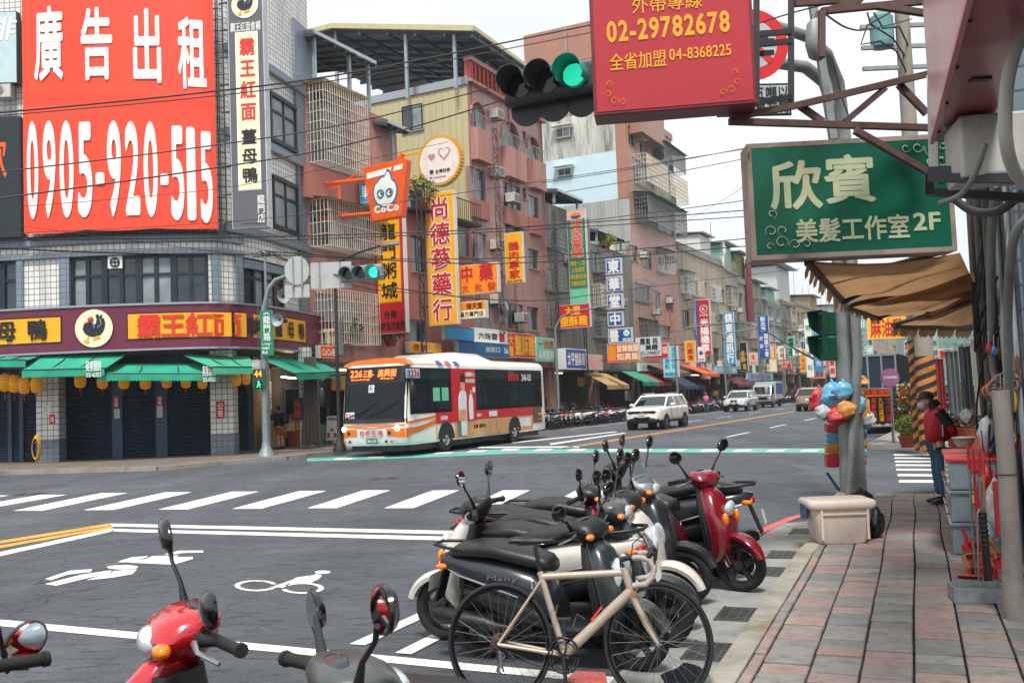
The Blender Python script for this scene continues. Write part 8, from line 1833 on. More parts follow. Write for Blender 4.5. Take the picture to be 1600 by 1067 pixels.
mb.build('cross_arm',steel,t);MB(Matrix.Translation(cb_+Vector((-.5,0,9.5)))).lathe([(0,0),(.25,0),(.27,.1),(.27,.7),(.1,.85),(0,.85)],n=14).build('transformer',M('transformer_teal','#5f8d8c',.5),t)
pts=[(1392,2,20),(1400,15,20),(1355,40,20),(1345,70,20),(1375,65,20),(1400,80,21),(1415,110,22),(1418,200,23)];MB(I4).tube([along(*p)for p in pts],.02,5).build('feeder_cable',cable_m,t);MB(I4).tube([along(*p)for p in[(1365,20,20),(1380,45,20),(1405,42,21),(1418,70,22),(1422,200,23)]],.02,5).build('feeder_cable',cable_m,t);MB(I4).tube([along(*p)for p in[(1355,20,20),(1360,38,20),(1395,60,21),(1412,85,
22),
(1416,
210,
23)]],
.02,
5).build('feeder_cable',
cable_m,
t)
c2=G(1437,704,.12);t=E('steel_post','slimmer round post with hazard stripes left of the concrete pole','post',Matrix.Translation(c2));MB(I4).tube([c2,c2+Vector((0,0,3.6))],.11,14).build('pole',galv,t,smooth=True);hazard(c2,.112,2.6,t,10)
plant('potted bougainvillea with red flowers left of the striped posts',G(1424,693,.12),.4,1.2,900,[leaf_g,leaf_r],.06,pot=(.28,.2,.35),seed=14);plant('low yellow green pot plant in a terracotta bowl by the striped posts',G(1418,699,.12),.3,.5,500,[leaf_y,leaf_o],.05,pot=(.2,.14,.26),seed=15)
plant('red leaved shrub in a pot behind the man',G(1500,702,.12),.45,1.0,800,[leaf_g,leaf_r],.07,pot=(.3,.22,.5),seed=16);plant('second shrub with red flowers at the shop corner',G(1530,706,.12),.45,1.0,700,[leaf_o,leaf_r],.07,pot=(.3,.22,.5),seed=17)
t,T,w,h=facing('restaurant sign board with orange and white characters 恬靈碳烤 on legs',1349,606,1396,667,26.5,.1,.06,s_dk,alu,[('恬靈碳烤',(.05,.95,.82,.97),txt_o,dict(off=.04)),('鵝肉',(.05,.2,.2,.72),s_yel,V),('海鮮快炒',(.26,.42,.14,.76),txt_o,V),('九尾鷹湯',(.5,.66,.14,.76),s_yel,V),('羊肉爐',(.74,.92,.14,.76),txt_r,V),('0916-83',(.06,.94,.02,.08),whitep)],name='menu_sign',cat='sign board')
mb=MB(T);mb.box(0,.06,0,.08,-.75,0).box(w-.06,w,0,.08,-.75,0).box(0,w,-.02,.3,-.7,-.64);mb.build('leg',alu,t);mb=MB(T);mb.box(.04,w-.04,-.02,-.013,h*.79,h*.81);mb.build('rule',s_yel,t)
a=along(1391,590,26);T=Matrix.Translation(a);t=E('round_notice','round mauve notice sign above the restaurant board','sign',T);MB(T).prism([(.25*cos(k*pi/14),.25*sin(k*pi/14))for k in range(28)],0,.04).build('disc',M('mauve','#8d5a78',.5),t);letter('COFFEE',T,(-.18,.18,-.03,.04),whitep,t);MB(T).box(-.015,.015,.04,.07,-1.8,.0).build('post',steel,t)
T=LF.at(-21.5,-20.6,0);t=E('box_truck','dark navy box truck parked behind the restaurant board','truck',T);nv=M('truck_navy','#1f2b3d',.4,.1,.1,2);MB(T).box(0,5.5,-1.9,0,.75,2.75).build('cargo_box',nv,t,bevel=.03);mb=MB(T);[mb.box(-.03,0,y-.03,y+.03,.8,2.7)for y in(-1.85,-1.4,-.95,-.5,-.05)];mb.box(-.04,.0,-1.9,0,2.68,2.76);mb.build('door_frame',steel,t)
MB(T).box(.2,5.5,-1.7,-.2,.45,.75).build('chassis',sig_b,t);[MB(T).lathe([(0,-.12),(.25,-.12),(.38,-.1),(.38,.1),(.25,.12),(0,.12)],(x,y,.38),'Y',20).build('wheel',rubber,t)for x in(1.3,5.9)for y in(-1.7,-.2)];MB(T).box(5.6,7.2,-1.8,-.1,.5,2.2).build('cab',nv,t,bevel=.08);MB(T).box(-.05,0,-1.3,-.7,.55,.7).build('number_plate',whitep,t)
for k,(a,b,zt_,lab)in enumerate(((-27.5,-19,12,'right hand house on the far side of the side street'),(-18.9,-8,13,'second house of the right hand row'),(-7.9,6,12.5,'third house of the right hand row'),(6.1,30,14,'fourth house of the right hand row'),(30.1,70,12,'fifth house of the right hand row'),(70.1,130,14,'far end house of the right hand row'))):
 T=LF.at(a,-26.5,0);t=E('row_house',lab,'building',T);m_=mats_f[(k+2)%7];FRr=LF.M@Matrix.Translation((0,-26.5,0))@Matrix.Scale(-1,4,(0,1,0))
 ops=[(a+(b-a)*(c+.15)/3,a+(b-a)*(c+.8)/3,4.6+f*3.2,6.2+f*3.2)for c in range(3)for f in range(2)]
 mb=MB(FRr);wall_grid(mb,a,b,3.4,zt_,ops);mb.build('wall',m_,t);MB(FRr).box(a+.01,b-.01,.29,10,.12,zt_-.05).build('inner_wall',concrete_d,t)
 for o in ops:MB(FRr).box(o[0],o[1],.1,.16,o[2],o[3]).build('window',curtain if random.random()<.5 else glass_w,t)
 [MB(FRr).box(x,x+.5,.02,.5,.12,3.4).build('column',concrete,t)for x in(a+.02,b-.52)];MB(FRr).box(a-.05,b,-.1,10,zt_-.05,zt_+.3).build('parapet',concrete,t)
for k,(x0,x1,y0,y1,D,m_,lab)in enumerate(((1478,1502,548,648,19,M('cloth_grey','#5f6468',.8,0,.2,5),'grey cloth sheet hanging left of the shop corner'),(1500,1522,540,640,18,M('cloth_dark','#33363a',.8,0,.2,5),'dark tarpaulin hanging behind the wrapped goods'),(1520,1548,530,650,17,M('cloth_beige','#8f8a80',.8,0,.2,5),'pale cloth sheet hanging by the shop wall'),(1462,1480,560,640,21,M('cloth_red',
'#8c2a2c',
.8,
0,
.2,
5),
'red cloth strip hanging right of the concrete pole'))):
 a,b=along(x0,y0,D),along(x1,y1,D);t=E('hanging_cloth',lab,'cloth',Matrix.Translation(a),'cloths hung across the side street');mb=MB(I4);mb.grid(lambda u,v:Vector((a.x+(b.x-a.x)*u,a.y+.06*sin(u*17+k)+.03*v,a.z+(b.z-a.z)*(1-v)+.03*sin(u*9))),18,6);mb.build('sheet',m_,t,recalc=False,smooth=True);MB(I4).bar((a.x-.1,a.y,a.z+(0 if a.z>b.z else 0)),(b.x+.1,a.y,a.z),.03).build('rod',steel,t)
RS='projecting signs of the right row'
for k,(x0,y0,x1,y1,D,face,s,m_,lab)in enumerate(((1354,494,1418,530,30,s_yel,'麻油雞',txt_r,'bright orange yellow sign with red characters 麻油雞 under the awning'),(1402,600,1430,640,32,s_yel,'薑麻',txt_r,'yellow sign with red characters behind the bougainvillea'),(1307,560,1316,600,60,s_org,'早餐',txt_r,'orange upright sign left of the bags on the right row'),(1296,556,1305,590,70,s_pk,'髮廊',txt_r,'pale upright sign beside the orange one'),
(1354,
540,
1364,
562,
55,
s_mint,
'藥局',
whitep,
'mint sign over the truck roof'),
(1345,
556,
1356,
574,
60,
whitep,
'牙',
txt_r,
'white sign over the truck roof'),
(1413,
533,
1423,
556,
40,
s_dk,
'小吃',
s_pk,
'small dark upright sign near the hill gap'),
(1338,
500,
1352,
515,
50,
s_cyan,
'印',
whitep,
'cyan sign just right of the green signal box'),
(1466,
545,
1490,
560,
34,
s_yel,
'飲',
txt_r,
'yellow sign right of the concrete pole'),
(1366,
575,
1378,
590,
60,
s_red,
'茶',
whitep,
'red sign right above the truck roof'))):
 facing(lab,x0,y0,x1,y1,D,-.3,.25,face,side_w,[(s,(.1,.9,.12,.88),m_,dict(off=.03,vert=(y1-y0)>(x1-x0)))],name='projecting_sign')
for k,(x0,x1,yt,D,m_,lab)in enumerate(((1272,1290,500,330,mats_f[2],'pale tower block closing the street on the left'),(1289,1312,530,360,mats_f[3],'distant pinkish block in the street end'),(1340,1375,535,210,redbrick,'distant red brick block above the truck'),(1312,1342,545,300,mats_f[0],'distant beige block behind the bag pole'),(1395,1424,562,260,mats_f[1],'low distant grey block under the hill'),
(1372,
1396,
555,
420,
mats_f[3],
'distant pale block beside the hill'),
(1424,
1470,
520,
320,
mats_f[4],
'distant greenish block behind the poles'))):
 a,b=along(x0,596,D),along(x1,596,D);top_=along((x0+x1)/2,yt,D).z;t=E('tower_block',lab,'building',Matrix.Translation((a.x,a.y,0)));w=b.x-a.x;MB(Matrix.Translation((a.x,a.y,0))).box(0,w,0,12,0,top_).build('wall',m_,t)
 TT=Matrix.Translation((a.x,a.y,0));nfl=max(2,int(top_/3.2))
 for f in range(nfl):
  for c in range(4):o=MB(TT).box(w*(c+.2)/4,w*(c+.75)/4,-.1,-.02,f*3.2+1,f*3.2+2.6).build('window',glass_w,t)
hill_m=M('wooded_hill','#3f6a5c',.9,0,.45,.05,bump=0);mb=MB()
def hz(x,y):return 44*math.exp(-((x-330)/190)**2)*min(1,max(0,(y-560)/260))*(1+.22*sin(x*.021+1)+.1*sin(x*.06))+3*sin(x*.11+y*.07)*min(1,max(0,(y-560)/200))
mb.grid(lambda a,b:Vector((0+900*a,560+500*b,max(-1,hz(900*a,560+500*b)))),90,40);hl=mb.build('hills',hill_m,kind='structure',smooth=True)
mb=MB();g=random.Random(3)
for k in range(14000):x,y=g.uniform(60,700),g.uniform(575,840);z=hz(x,y);s_=g.uniform(2,3.6);c=Vector((x,y,z+s_*.3));mb.add([c+Vector((s_*cos(a+k),s_*sin(a+k),g.uniform(-.5,.2)*s_))for a in(0,1.6,3.1,4.7)]+[c+Vector((0,0,s_*.9))],[(0,1,4),(1,2,4),(2,3,4),(3,0,4)])
mb.build('hillside_trees',[M('hill_trees','#35594a',.9,0,.5,.08)],kind='stuff',cat=None,recalc=False,label='hazy blue green wooded hillside in the gap at the street end')
# ================================================================ scooters
def se(cx,cy,z,hx_,hy,p=2.6,n=16,tilt=0):
 o=[]
 for k in range(n):
  a=2*pi*(k+.5)/n;c_,s_=cos(a),sin(a);x=math.copysign(abs(c_)**(2/p),c_)*hx_;y=math.copysign(abs(s_)**(2/p),s_)*hy;o.append(Vector((cx+x,cy+y,z+tilt*x)))
 return o
seat_m=M('seat_vinyl','#1b1d20',.42,0,.1,9,bump=.15,dirt='#4a4845',dirt_amt=.15);amber=M('indicator_amber','#e07a14',.15,0,.05,4,coat=.6);tail_r=M('tail_lens','#a3121a',.12,0,.1,4,coat=.6);lamp_c=M('headlamp','#c9d2d8');eng=M('engine_black','#1c1d1f',.5,.4,.2,9,dirt='#4b443d',dirt_amt=.4)
def scooter(T,label,body,shield,cover=None,lamp='nose',screen=False,mirror=1.0,group='scooters parked nose to the kerb',text=None,lean=.09,steer=0.0,wheelr=.24,stripe_=None,seat_h=.0,mir_out=1,mz=(.97,1),mo=(1.3,1.15)):
 cover=cover or black;T=T@Matrix.Rotation(lean,4,'X');t=E('scooter',label,'scooter',T,group);r=wheelr
 for x,nm in((-.62,'rear_wheel'),(.64,'front_wheel')):
  w_=MB(T).lathe([(r-.075,-.04),(r-.05,-.055),(r-.015,-.045),(r,-.015),(r,.015),(r-.015,.045),(r-.05,.055),(r-.075,.04)],(x,0,r),'Y',30).build(nm,rubber,t,smooth=50)
  mb=MB(T);mb.torus((x,0,r),r-.075,.02,'Y',26,6,1.6).lathe([(0,-.05),(.045,-.05),(.05,.05),(0,.05)],(x,0,r),'Y',14)
  for k in range(5):a=k*2*pi/5+.3;mb.bar((x,0,r),(x+(r-.08)*cos(a),0,r+(r-.08)*sin(a)),.03,.045)
  if x>0:mb.lathe([(.05,.055),(.11,.055),(.11,.062),(.05,.062)],(x,0,r),'Y',20)
  mb.build('rim',eng if x<0 else steel_dark,w_,smooth=40)
 S_=lambda secs,nm,m_,n=18,p=2.6:MB(T).loft(secs,n,p).build(nm,m_,t,smooth=55)
 h=seat_h
 S_([(-.93,0,.76+h,.03,.02),(-.88,0,.75+h,.08,.05),(-.72,0,.71+h,.135,.085),(-.5,0,.66+h,.165,.12),(-.28,0,.60+h,.175,.15),(-.1,0,.53+h,.165,.17),(.02,0,.46+h*.5,.15,.14),(.08,0,.40,.13,.08)],'tail_body',body,22,2.8)
 for s in(-1,1):MB(T).tube([(-.86,s*.085,.70+h),(-.7,s*.137,.655+h),(-.45,s*.170,.60+h),(-.2,s*.178,.53+h)],[.004,.008,.009,.005],6).build('side_trim',alu,t,smooth=True);MB(T).tube([(-.72,s*.12,.60+h),(-.5,s*.160,.55+h),(-.3,s*.174,.49+h),(-.08,s*.165,.42)],.004,5).build('panel_gap',pit,t)
 S_([(-.7,0,.50,.10,.06),(-.5,0,.48,.15,.10),(-.25,0,.42,.165,.12),(.0,0,.34,.165,.07)],'lower_cover',black,16)
 S_([(-.84,0,.80+h,.05,.02),(-.76,0,.825+h,.11,.045),(-.6,0,.845+h,.145,.06),(-.42,0,.845+h,.15,.062),(-.3,0,.82+h,.15,.06),(-.14,0,.79+h,.14,.06),(.0,0,.755+h,.115,.055),(.05,0,.735+h,.07,.04)],'seat',seat_m,20,3)
 mb=MB(T);mb.loft([(-.02,0,.30,.15,.045),(.2,0,.29,.165,.035),(.4,0,.31,.165,.045),(.47,0,.37,.15,.06)],16,5);mb.build('floorboard',black,t,smooth=50)
 mb=MB(T);mb.rings([se(.46,0,.27,.07,.13),se(.50,0,.36,.09,.175),se(.51,0,.50,.10,.20),se(.49,0,.64,.105,.205),se(.45,0,.76,.10,.185),se(.41,0,.86,.085,.13),se(.37,0,.93,.06,.08)]);mb.build('leg_shield',shield,t,smooth=60)
 mb=MB(T);mb.rings([se(.40,0,.3,.05,.12),se(.41,0,.45,.06,.17),se(.395,0,.62,.06,.18),se(.35,0,.78,.06,.15),se(.33,0,.9,.05,.1)]);mb.build('inner_panel',black,t,smooth=60)
 if stripe_:
  for s in(-1,1):mb=MB(T);mb.rings([se(.52,s*.15,.42,.05,.055),se(.575,s*.12,.58,.035,.06),se(.55,s*.10,.74,.035,.05),se(.49,s*.08,.84,.03,.03)]);mb.build('side_stripe',stripe_,t,smooth=60)
 TS=T@Matrix.Translation((.42,0,0))@Matrix.Rotation(steer,4,'Z')@Matrix.Translation((-.42,0,0))
 mb=MB(TS);N_=12;rg=[]
 for k in range(N_):a=radians(18)+radians(118)*k/(N_-1);R_=r+.035;cx,cz=.64+R_*cos(a),r+R_*sin(a);e=.4+.6*sin(pi*(k+.8)/(N_+.6));rg.append([Vector((cx+d*cos(a),w2*e,cz+d*sin(a)))for(w2,d)in((-.07,-.03),(-.075,0),(-.045,.02),(0,.026),(.045,.02),(.075,0),(.07,-.03),(0,-.008))])
 mb.rings(rg);mb.build('front_fender',shield,t,smooth=50)
 mb=MB(TS);[mb.tube([(.44,s*.075,.6),(.62,s*.085,r+.02)],.02,8)for s in(-1,1)];mb.tube([(.37,0,.9),(.42,0,.6)],.035,8);mb.build('fork',eng,t,smooth=True)
 mb=MB(TS);mb.rings([se(.34,0,.90,.05,.06),se(.34,0,.95,.09,.12),se(.34,0,1.0,.115,.165),se(.32,0,1.045,.105,.16),se(.30,0,1.075,.07,.11)]);mb.build('handlebar_cover',cover,t,smooth=55)
 MB(TS).ell((.27,0,1.065),(.05,.08,.015),16,8,Matrix.Rotation(-.4,3,'Y')).build('dial',M('dial_face','#2a3136',.1,0,.2,9),t,smooth=True)
 for s in(-1,1):
  mb=MB(TS);mb.tube([(.31,s*.13,1.0),(.27,s*.24,1.01),(.23,s*.36,1.0)],[.03,.019,.019],10);mb.tube([(.23,s*.355,1.0),(.225,s*.37,1.0)],.023,10);mb.build('grip',rubber,t,smooth=True)
  MB(TS).tube([(.33,s*.19,1.0),(.335,s*.27,.99),(.29,s*.36,.97)],[.012,.008,.007],6).build('brake_lever',alu,t)
  _j=(s+1)//2;mirror_,mir_out=mirror*mz[_j],mo[_j]
  m_=MB(TS).tube([(.29,s*.17,1.03),(.30,s*.20*mir_out,1.12),(.32,s*.24*mir_out,1.19*mirror_),(.32,s*.27*mir_out,1.235*mirror_)],[.018,.008,.007,.01],7);sm_=m_.build('mirror_stem',black,t,smooth=True)
  cM=Vector((.325,s*.285*mir_out,1.275*mirror_));hd=MB(TS);rt=Matrix.Rotation(s*.2,3,'X');rg=[]
  for dx,k_ in((.028,.35),(.022,.75),(.004,1.0),(-.006,.97)):rg.append([cM+rt@Vector((dx,cos(a)*.086*k_*(1.1 if cos(a)*s>0 else .9),sin(a)*.058*k_*(1+.15*cos(a)*s)))for a in[2*pi*q/20 for q in range(20)]])
  hd.rings(rg);ho=hd.build('mirror',black_g,t,smooth=55);MB(TS).add([p+Vector((-.0015,0,0))for p in[cM+(q-cM)*.9 for q in rg[3]]],[tuple(range(20))]).build('mirror_glass',mirror_g,ho)
  if lamp=='nose':MB(T).ell((.585,s*.12,.66),(.03,.035,.06),12,8).build('indicator',amber,t,smooth=True)
  else:MB(TS).ell((.42,s*.14,.98),(.03,.04,.025),12,8).build('indicator',amber,t,smooth=True)
 if lamp=='nose':MB(T).ell((.575,0,.74),(.045,.075,.075),18,12,Matrix.Rotation(.3,3,'Y')).build('headlight',lamp_c,t,smooth=True)
 elif lamp=='split':
  for s in(-1,1):MB(T).ell((.56,s*.09,.72),(.045,.035,.11),16,10,Matrix.Rotation(s*.35,3,'X')).build('headlight',lamp_c,t,smooth=True)
 else:MB(TS).ell((.43,0,.985),(.045,.09,.05),18,12).build('headlight',lamp_c,t,smooth=True)
 if screen:mb=MB(TS);mb.grid(lambda a,b:Vector((.44-.10*b-.08*(2*a-1)**2,(a-.5)*(.3-.08*b),1.02+.2*b)),10,6);mb.build('screen',M('smoked_screen','#8b9398',.08,0,.1,6,trans=.6),t,smooth=True,recalc=False)
 mb=MB(T);mb.ell((-.92,0,.72+h),(.03,.085,.035),14,8);mb.build('tail_light',tail_r,t,smooth=True)
 for s in(-1,1):MB(T).ell((-.88,s*.1,.71+h),(.05,.025,.025),10,6).build('rear_indicator',amber,t)
 mb=MB(T);mb.tube([(-.55,.13,.84+h),(-.8,.12,.86+h),(-.95,.06,.87+h),(-.95,-.06,.87+h),(-.8,-.12,.86+h),(-.55,-.13,.84+h)],.013,8);mb.build('grab_rail',black,t,smooth=True)
 mb=MB(T);mb.add([(-.9,-.06,.68),(-.9,.06,.68),(-1.0,.07,.42),(-1.0,-.07,.42),(-.88,-.06,.68),(-.88,.06,.68),(-.98,.07,.42),(-.98,-.07,.42)],[(0,1,2,3),(4,7,6,5),(0,3,7,4),(1,5,6,2),(3,2,6,7)]);mg=mb.build('rear_mudguard',black,t)
 MB(T).add([(-1.0,.09,.63),(-1.0,-.09,.63),(-1.03,-.09,.5),(-1.03,.09,.5)],[(0,1,2,3)]).build('number_plate',whitep,t,recalc=False)
 mb=MB(T);mb.loft([(-.75,.02,.30,.06,.07),(-.6,.05,.27,.1,.09),(-.35,.03,.27,.11,.10),(-.15,0,.3,.08,.07)],14,4);mb.build('engine',eng,t,smooth=50);mb=MB(T);mb.tube([(-.95,-.15,.36),(-.9,-.15,.355),(-.5,-.14,.3),(-.42,-.12,.28),(-.25,-.08,.26)],[.035,.06,.06,.03,.018],14);mb.build('muffler',eng,t,smooth=True)
 mb=MB(T);mb.tube([(-.6,.13,.28),(-.72,.12,.62)],.022,8);mb.build('shock_absorber',steel_dark,t);mb=MB(T);mb.tube([(-.2,.1,.25),(-.1,.22,.0)],.011,6);mb.tube([(-.3,-.12,.2),(-.42,-.13,.06),(-.42,.13,.06),(-.3,.12,.2)],.012,6);mb.build('stand',eng,t)
 if text:
  for s in(-1,1):TT=T@Matrix.Translation((-.45-s*-.13,s*-.172-s*.004,.66+h))@Matrix.Rotation(0 if s>0 else pi,4,'Z');letter(text,TT,(-.13,.13,-.025,.025),alu,t,y=-.004,slant=.3)
 return t
def kpose(uf,vf,dir_deg=0,flip=1):
 """matrix with the front wheel at (uf, vf) in the kerb frame, heading to the kerb (flip=1) or to the road (-1)"""
 R_=KF.rz-flip*pi/2+radians(dir_deg);P=KF.w(uf,vf,.006);return Matrix.Translation(P)@Matrix.Rotation(R_,4,'Z')@Matrix.Translation((-.64,0,0))
sw=M('scooter_white','#c9c5bd',.25,0,.05,3,coat=.6,dirt='#7c776c',dirt_amt=.3);sg_=M('scooter_grey','#4b4f50',.35,.2,.08,3,coat=.3,dirt='#6b675e',dirt_amt=.3);sd=M('scooter_dark','#23282d',.3,.1,.08,3,coat=.4,dirt='#57544e',dirt_amt=.2);sr=M('scooter_red','#b01320',.2,0,.05,3,coat=.8);sm=M('scooter_maroon','#74101f',.2,0,.06,3,coat=.8);ssv=M('scooter_silver','#9aa0a3',.3,.5,.06,3,coat=.5);sdr=M('shield_dark_glossy',
'#2c3436',
.25,
.1,
.08,
3,
coat=.5,
dirt='#77736a',
dirt_amt=.25)
scooter(kpose(.12,.42,-4)@Matrix.Scale(.87,4),'dark scooter with the long black seat right behind the beige bicycle',sd,sdr,black,'split',text='Many',steer=-.15,mirror=.97)
scooter(kpose(.55,2.08,2,-1)@Matrix.Scale(.95,4),'white scooter with a black cockpit pointing at the road, leftmost of the row',sw,sw,black,'nose',text=None,lean=-.08,steer=.1)
scooter(kpose(.72,.45,3)@Matrix.Scale(.93,4),'grey scooter with a dusty grey cockpit and silver side, second behind the bicycle',sg_,sdr,sg_,'bar',stripe_=ssv,mirror=1.06)
scooter(kpose(1.20,.5,-3)@Matrix.Scale(.93,4),'white shielded scooter with slanted headlights in the middle of the row',sr,sw,black,'split',stripe_=None,mirror=1.03)
scooter(kpose(1.75,.95,6)@Matrix.Scale(.93,4),'red tailed scooter with a black seat in the middle of the row',sr,sr,black,'bar',screen=False,mirror=1.0)
scooter(kpose(2.05,.6,0)@Matrix.Scale(.95,4),'scooter with a clear silver wind screen behind the red tailed one',sd,sd,ssv,'bar',screen=True,mirror=1.06)
scooter(kpose(2.62,.25,-14)@Matrix.Scale(.95,4),'maroon scooter with an orange indicator and black front wheel at the gutter grate',sm,sm,sm,'nose',steer=-.2,lean=.05)
scooter(kpose(3.1,1.8,4,-1),'black seated scooter standing tail to the kerb behind the maroon one',sd,sd,black,'nose',lean=-.07)
def cpose(px,py,D,head,zc=1.03):
 P=along(px,py,D);return Matrix.Translation((P.x,P.y,P.z-zc if abs(P.z-zc)<.12 else .005))@Matrix.Rotation(head,4,'Z')@Matrix.Translation((-.34,0,0))
GB2='scooters cut by the bottom edge'
def fg(px,py,D,head,*a,**k):T=cpose(px,py,D,head);T.translation.z=.005;return scooter(T,*a,group=GB2,**k)
fg(283,1012,3.15,radians(160),'bright red scooter at the bottom left with a tall left mirror',sr,sr,sr,'bar',mirror=1.0,mz=(1,.9),mo=(1,1.5),lean=-.03,steer=.85)
fg(556,1055,2.5,radians(24),'grey scooter at the bottom edge with a pointed mirror and black seat',sg_,sg_,sg_,'bar',mirror=.985,mz=(1,.88),mo=(1,1.5),lean=.02)
fg(-150,1290,2.6,radians(160),'scooter at the bottom left corner of which a mirror shows',sd,sd,black,'bar',mirror=.84,lean=.0)
base_s=scooter(LF.at(-11.2,-3.5,.0,pi/2+.25),'silver grey scooter nearest the bus in the parked row',ssv,ssv,black,'nose',group='scooters parked along the left kerb',lean=.08)
pal_=[(sd,'black'),(sw,'white'),(ssv,'silver'),(sg_,'grey'),(sr,'red'),(M('scooter_blue','#1f3f6b',.25,0,.05,3,coat=.6),'blue')]
ords='second third fourth fifth sixth seventh eighth ninth tenth eleventh twelfth thirteenth fourteenth fifteenth sixteenth seventeenth eighteenth'.split()
SK=('mirror_glass','dial','brake_lever','shock_absorber','stand','fork')
k=0
for row,(u0,n,stp,vv,nm)in enumerate(((-10.4,16,.78,-3.5,'from the bus in the first parked row'),(14,14,.95,-3.6,'in the parked row beyond the white SUV'),(44,12,1.6,-3.5,'in the far parked row beside the van'))):
 for i in range(n):
  m_,cn_=pal_[(i*5+row*2+i//3)%6];g=random.Random(900+k);k+=1
  dup(base_s,LF.at(u0+i*stp+g.uniform(-.08,.08),vv+g.uniform(-.15,.15),0,(pi/2 if g.random()<.75 else-pi/2)+g.uniform(.05,.4))@Matrix.Rotation(.08,4,'X'),cn_+' scooter, '+ords[i]+' '+nm,mats={'tail_body':m_,'leg_shield':m_,'front_fender':m_},skip=SK)
# ================================================================ bicycle
P0,P1=G(783,1100),G(1033,1103);dB=(P1-P0);T=Matrix.Translation((P0.x,P0.y,0))@Matrix.Rotation(atan2(dB.y,dB.x),4,'Z')@Matrix.Diagonal((dB.length/.99,1,1,1))@Matrix.Rotation(-.10,4,'X')
bk=E('bicycle','dusty beige road bicycle with drop handlebars leaning by the scooters','bicycle',T);bf=M('frame_beige','#ab9b8b',.35,.15,.1,7,coat=.3,dirt='#5d4c3f',dirt_amt=.45);spk=M('spoke_steel','#8e9193',.3,.9,.05,5)
RH,FH_,BB,SC_,HT,HB=Vector((0,0,.335)),Vector((.99,0,.335)),Vector((.41,0,.275)),Vector((.275,0,.70)),Vector((.80,0,.72)),Vector((.845,0,.60))
for c,nm in((RH,'rear_wheel'),(FH_,'front_wheel')):
 w_=MB(T).torus(c,.323,.0125,'Y',64,8).build(nm,rubber,bk,smooth=True);MB(T).torus(c,.304,.011,'Y',64,6,.8).build('rim',black_g,w_,smooth=True)
 mb=MB(T)
 for k in range(28):a=2*pi*k/28;s=1 if k%2 else-1;b=a+s*(.9 if(k//2)%2 else-.9);mb.tube([c+Vector((.02*cos(b),s*.028,.02*sin(b))),c+Vector((.3*cos(a),0,.3*sin(a)))],.0013,4,False)
 mb.build('spokes',spk,w_);MB(T).lathe([(0,-.05),(.012,-.05),(.02,-.03),(.012,-.02),(.012,.02),(.02,.03),(.012,.05),(0,.05)],c,'Y',14).build('hub',spk,w_,smooth=True)
fr=lambda nm,*ts:[MB(T).tube(p,r,14).build(nm,bf,bk,smooth=True)for p,r in ts]
fr('top_tube',([SC_,HT],.02));fr('down_tube',([BB,HB.lerp(HT,.15)],.031));fr('seat_tube',([BB,SC_+Vector((-.008,0,.03))],.02));fr('head_tube',([HB,HT+Vector((-.005,0,.025))],.026))
for s in(-1,1):fr('seat_stay',([SC_+Vector((.0,s*.012,-.02)),RH+Vector((0,s*.06,0))],.0085));fr('chain_stay',([BB+Vector((-.02,s*.025,0)),RH+Vector((0,s*.06,0))],.011));fr('fork_blade',([HB+Vector((.01,s*.03,-.02)),HB.lerp(FH_,.6)+Vector((-.01,s*.045,0)),FH_+Vector((0,s*.048,0))],[.022,.018,.009]))
fr('fork_crown',([HB+Vector((.0,0,.0)),HB+Vector((.012,0,-.035))],.026))
MB(T).tube([SC_,(.24,0,.87)],.0135,12).build('seat_post',black,bk,smooth=True)
mb=MB(T);mb.loft([(.08,0,.905,.065,.018),(.12,0,.908,.07,.022),(.18,0,.902,.055,.022),(.26,0,.9,.028,.019),(.35,0,.902,.02,.014),(.37,0,.898,.01,.006)],16,2.4);mb.build('saddle',seat_m,bk,smooth=True);MB(T).tube([(.13,.02,.88),(.3,.015,.885)],.004,6).tube([(.13,-.02,.88),(.3,-.015,.885)],.004,6).build('saddle_rail',spk,bk)
MB(T).tube([HT+Vector((-.01,0,.03)),HT+Vector((-.02,0,.07)),(.87,0,.81)],.016,12).build('stem',black,bk,smooth=True);MB(T).tube([(.87,-.2,.81),(.87,.2,.81)],.014,12).build('handlebar',black,bk,smooth=True)
tape=M('bar_tape_grey','#a79d95',.7,0,.12,12,bump=.2,dirt='#5d544c',dirt_amt=.4)
for s in(-1,1):
 pts=[(.87,s*.14,.81),(.875,s*.195,.812),(.92,s*.205,.815),(.965,s*.21,.80),(.99,s*.21,.76),(.98,s*.21,.71),(.94,s*.21,.675),(.86,s*.21,.665)];mb=MB(T);mb.tube(pts,.0165,12)
 for k in range(len(pts)-1):
  for j in range(3):mb.torus(Vector(pts[k]).lerp(Vector(pts[k+1]),j/3),.0155,.003,'X' if k in(2,3,6)else'Z',10,4)
 mb.build('bar_tape',tape,bk,smooth=True)
 MB(T).tube([(.955,s*.21,.82),(.99,s*.21,.845),(1.0,s*.21,.83),(.995,s*.205,.77),(.975,s*.2,.70)],[.02,.018,.01,.006,.004],10).build('brake_hood',black,bk,smooth=True)
 MB(T).tube([(.97,s*.2,.84),(.93,s*.12,.93),(.86,s*.03,.88),(.84,0,.76),(.83,0,.66)],.0028,5).build('brake_cable',cable_m,bk)
mb=MB(T);cy=-.045
mb.torus(BB+Vector((0,cy,0)),.095,.006,'Y',40,4,.5);mb.torus(BB+Vector((0,cy-.004,0)),.075,.004,'Y',36,4,.5)
for k in range(5):a=k*2*pi/5;mb.bar(BB+Vector((0,cy,0)),BB+Vector((.093*cos(a),cy,.093*sin(a))),.016,.008)
for k in range(44):a=k*2*pi/44;mb.bx(BB+Vector((.101*cos(a),cy,.101*sin(a))),(.006,.003,.006))
mb.build('chainring',black_g,bk)
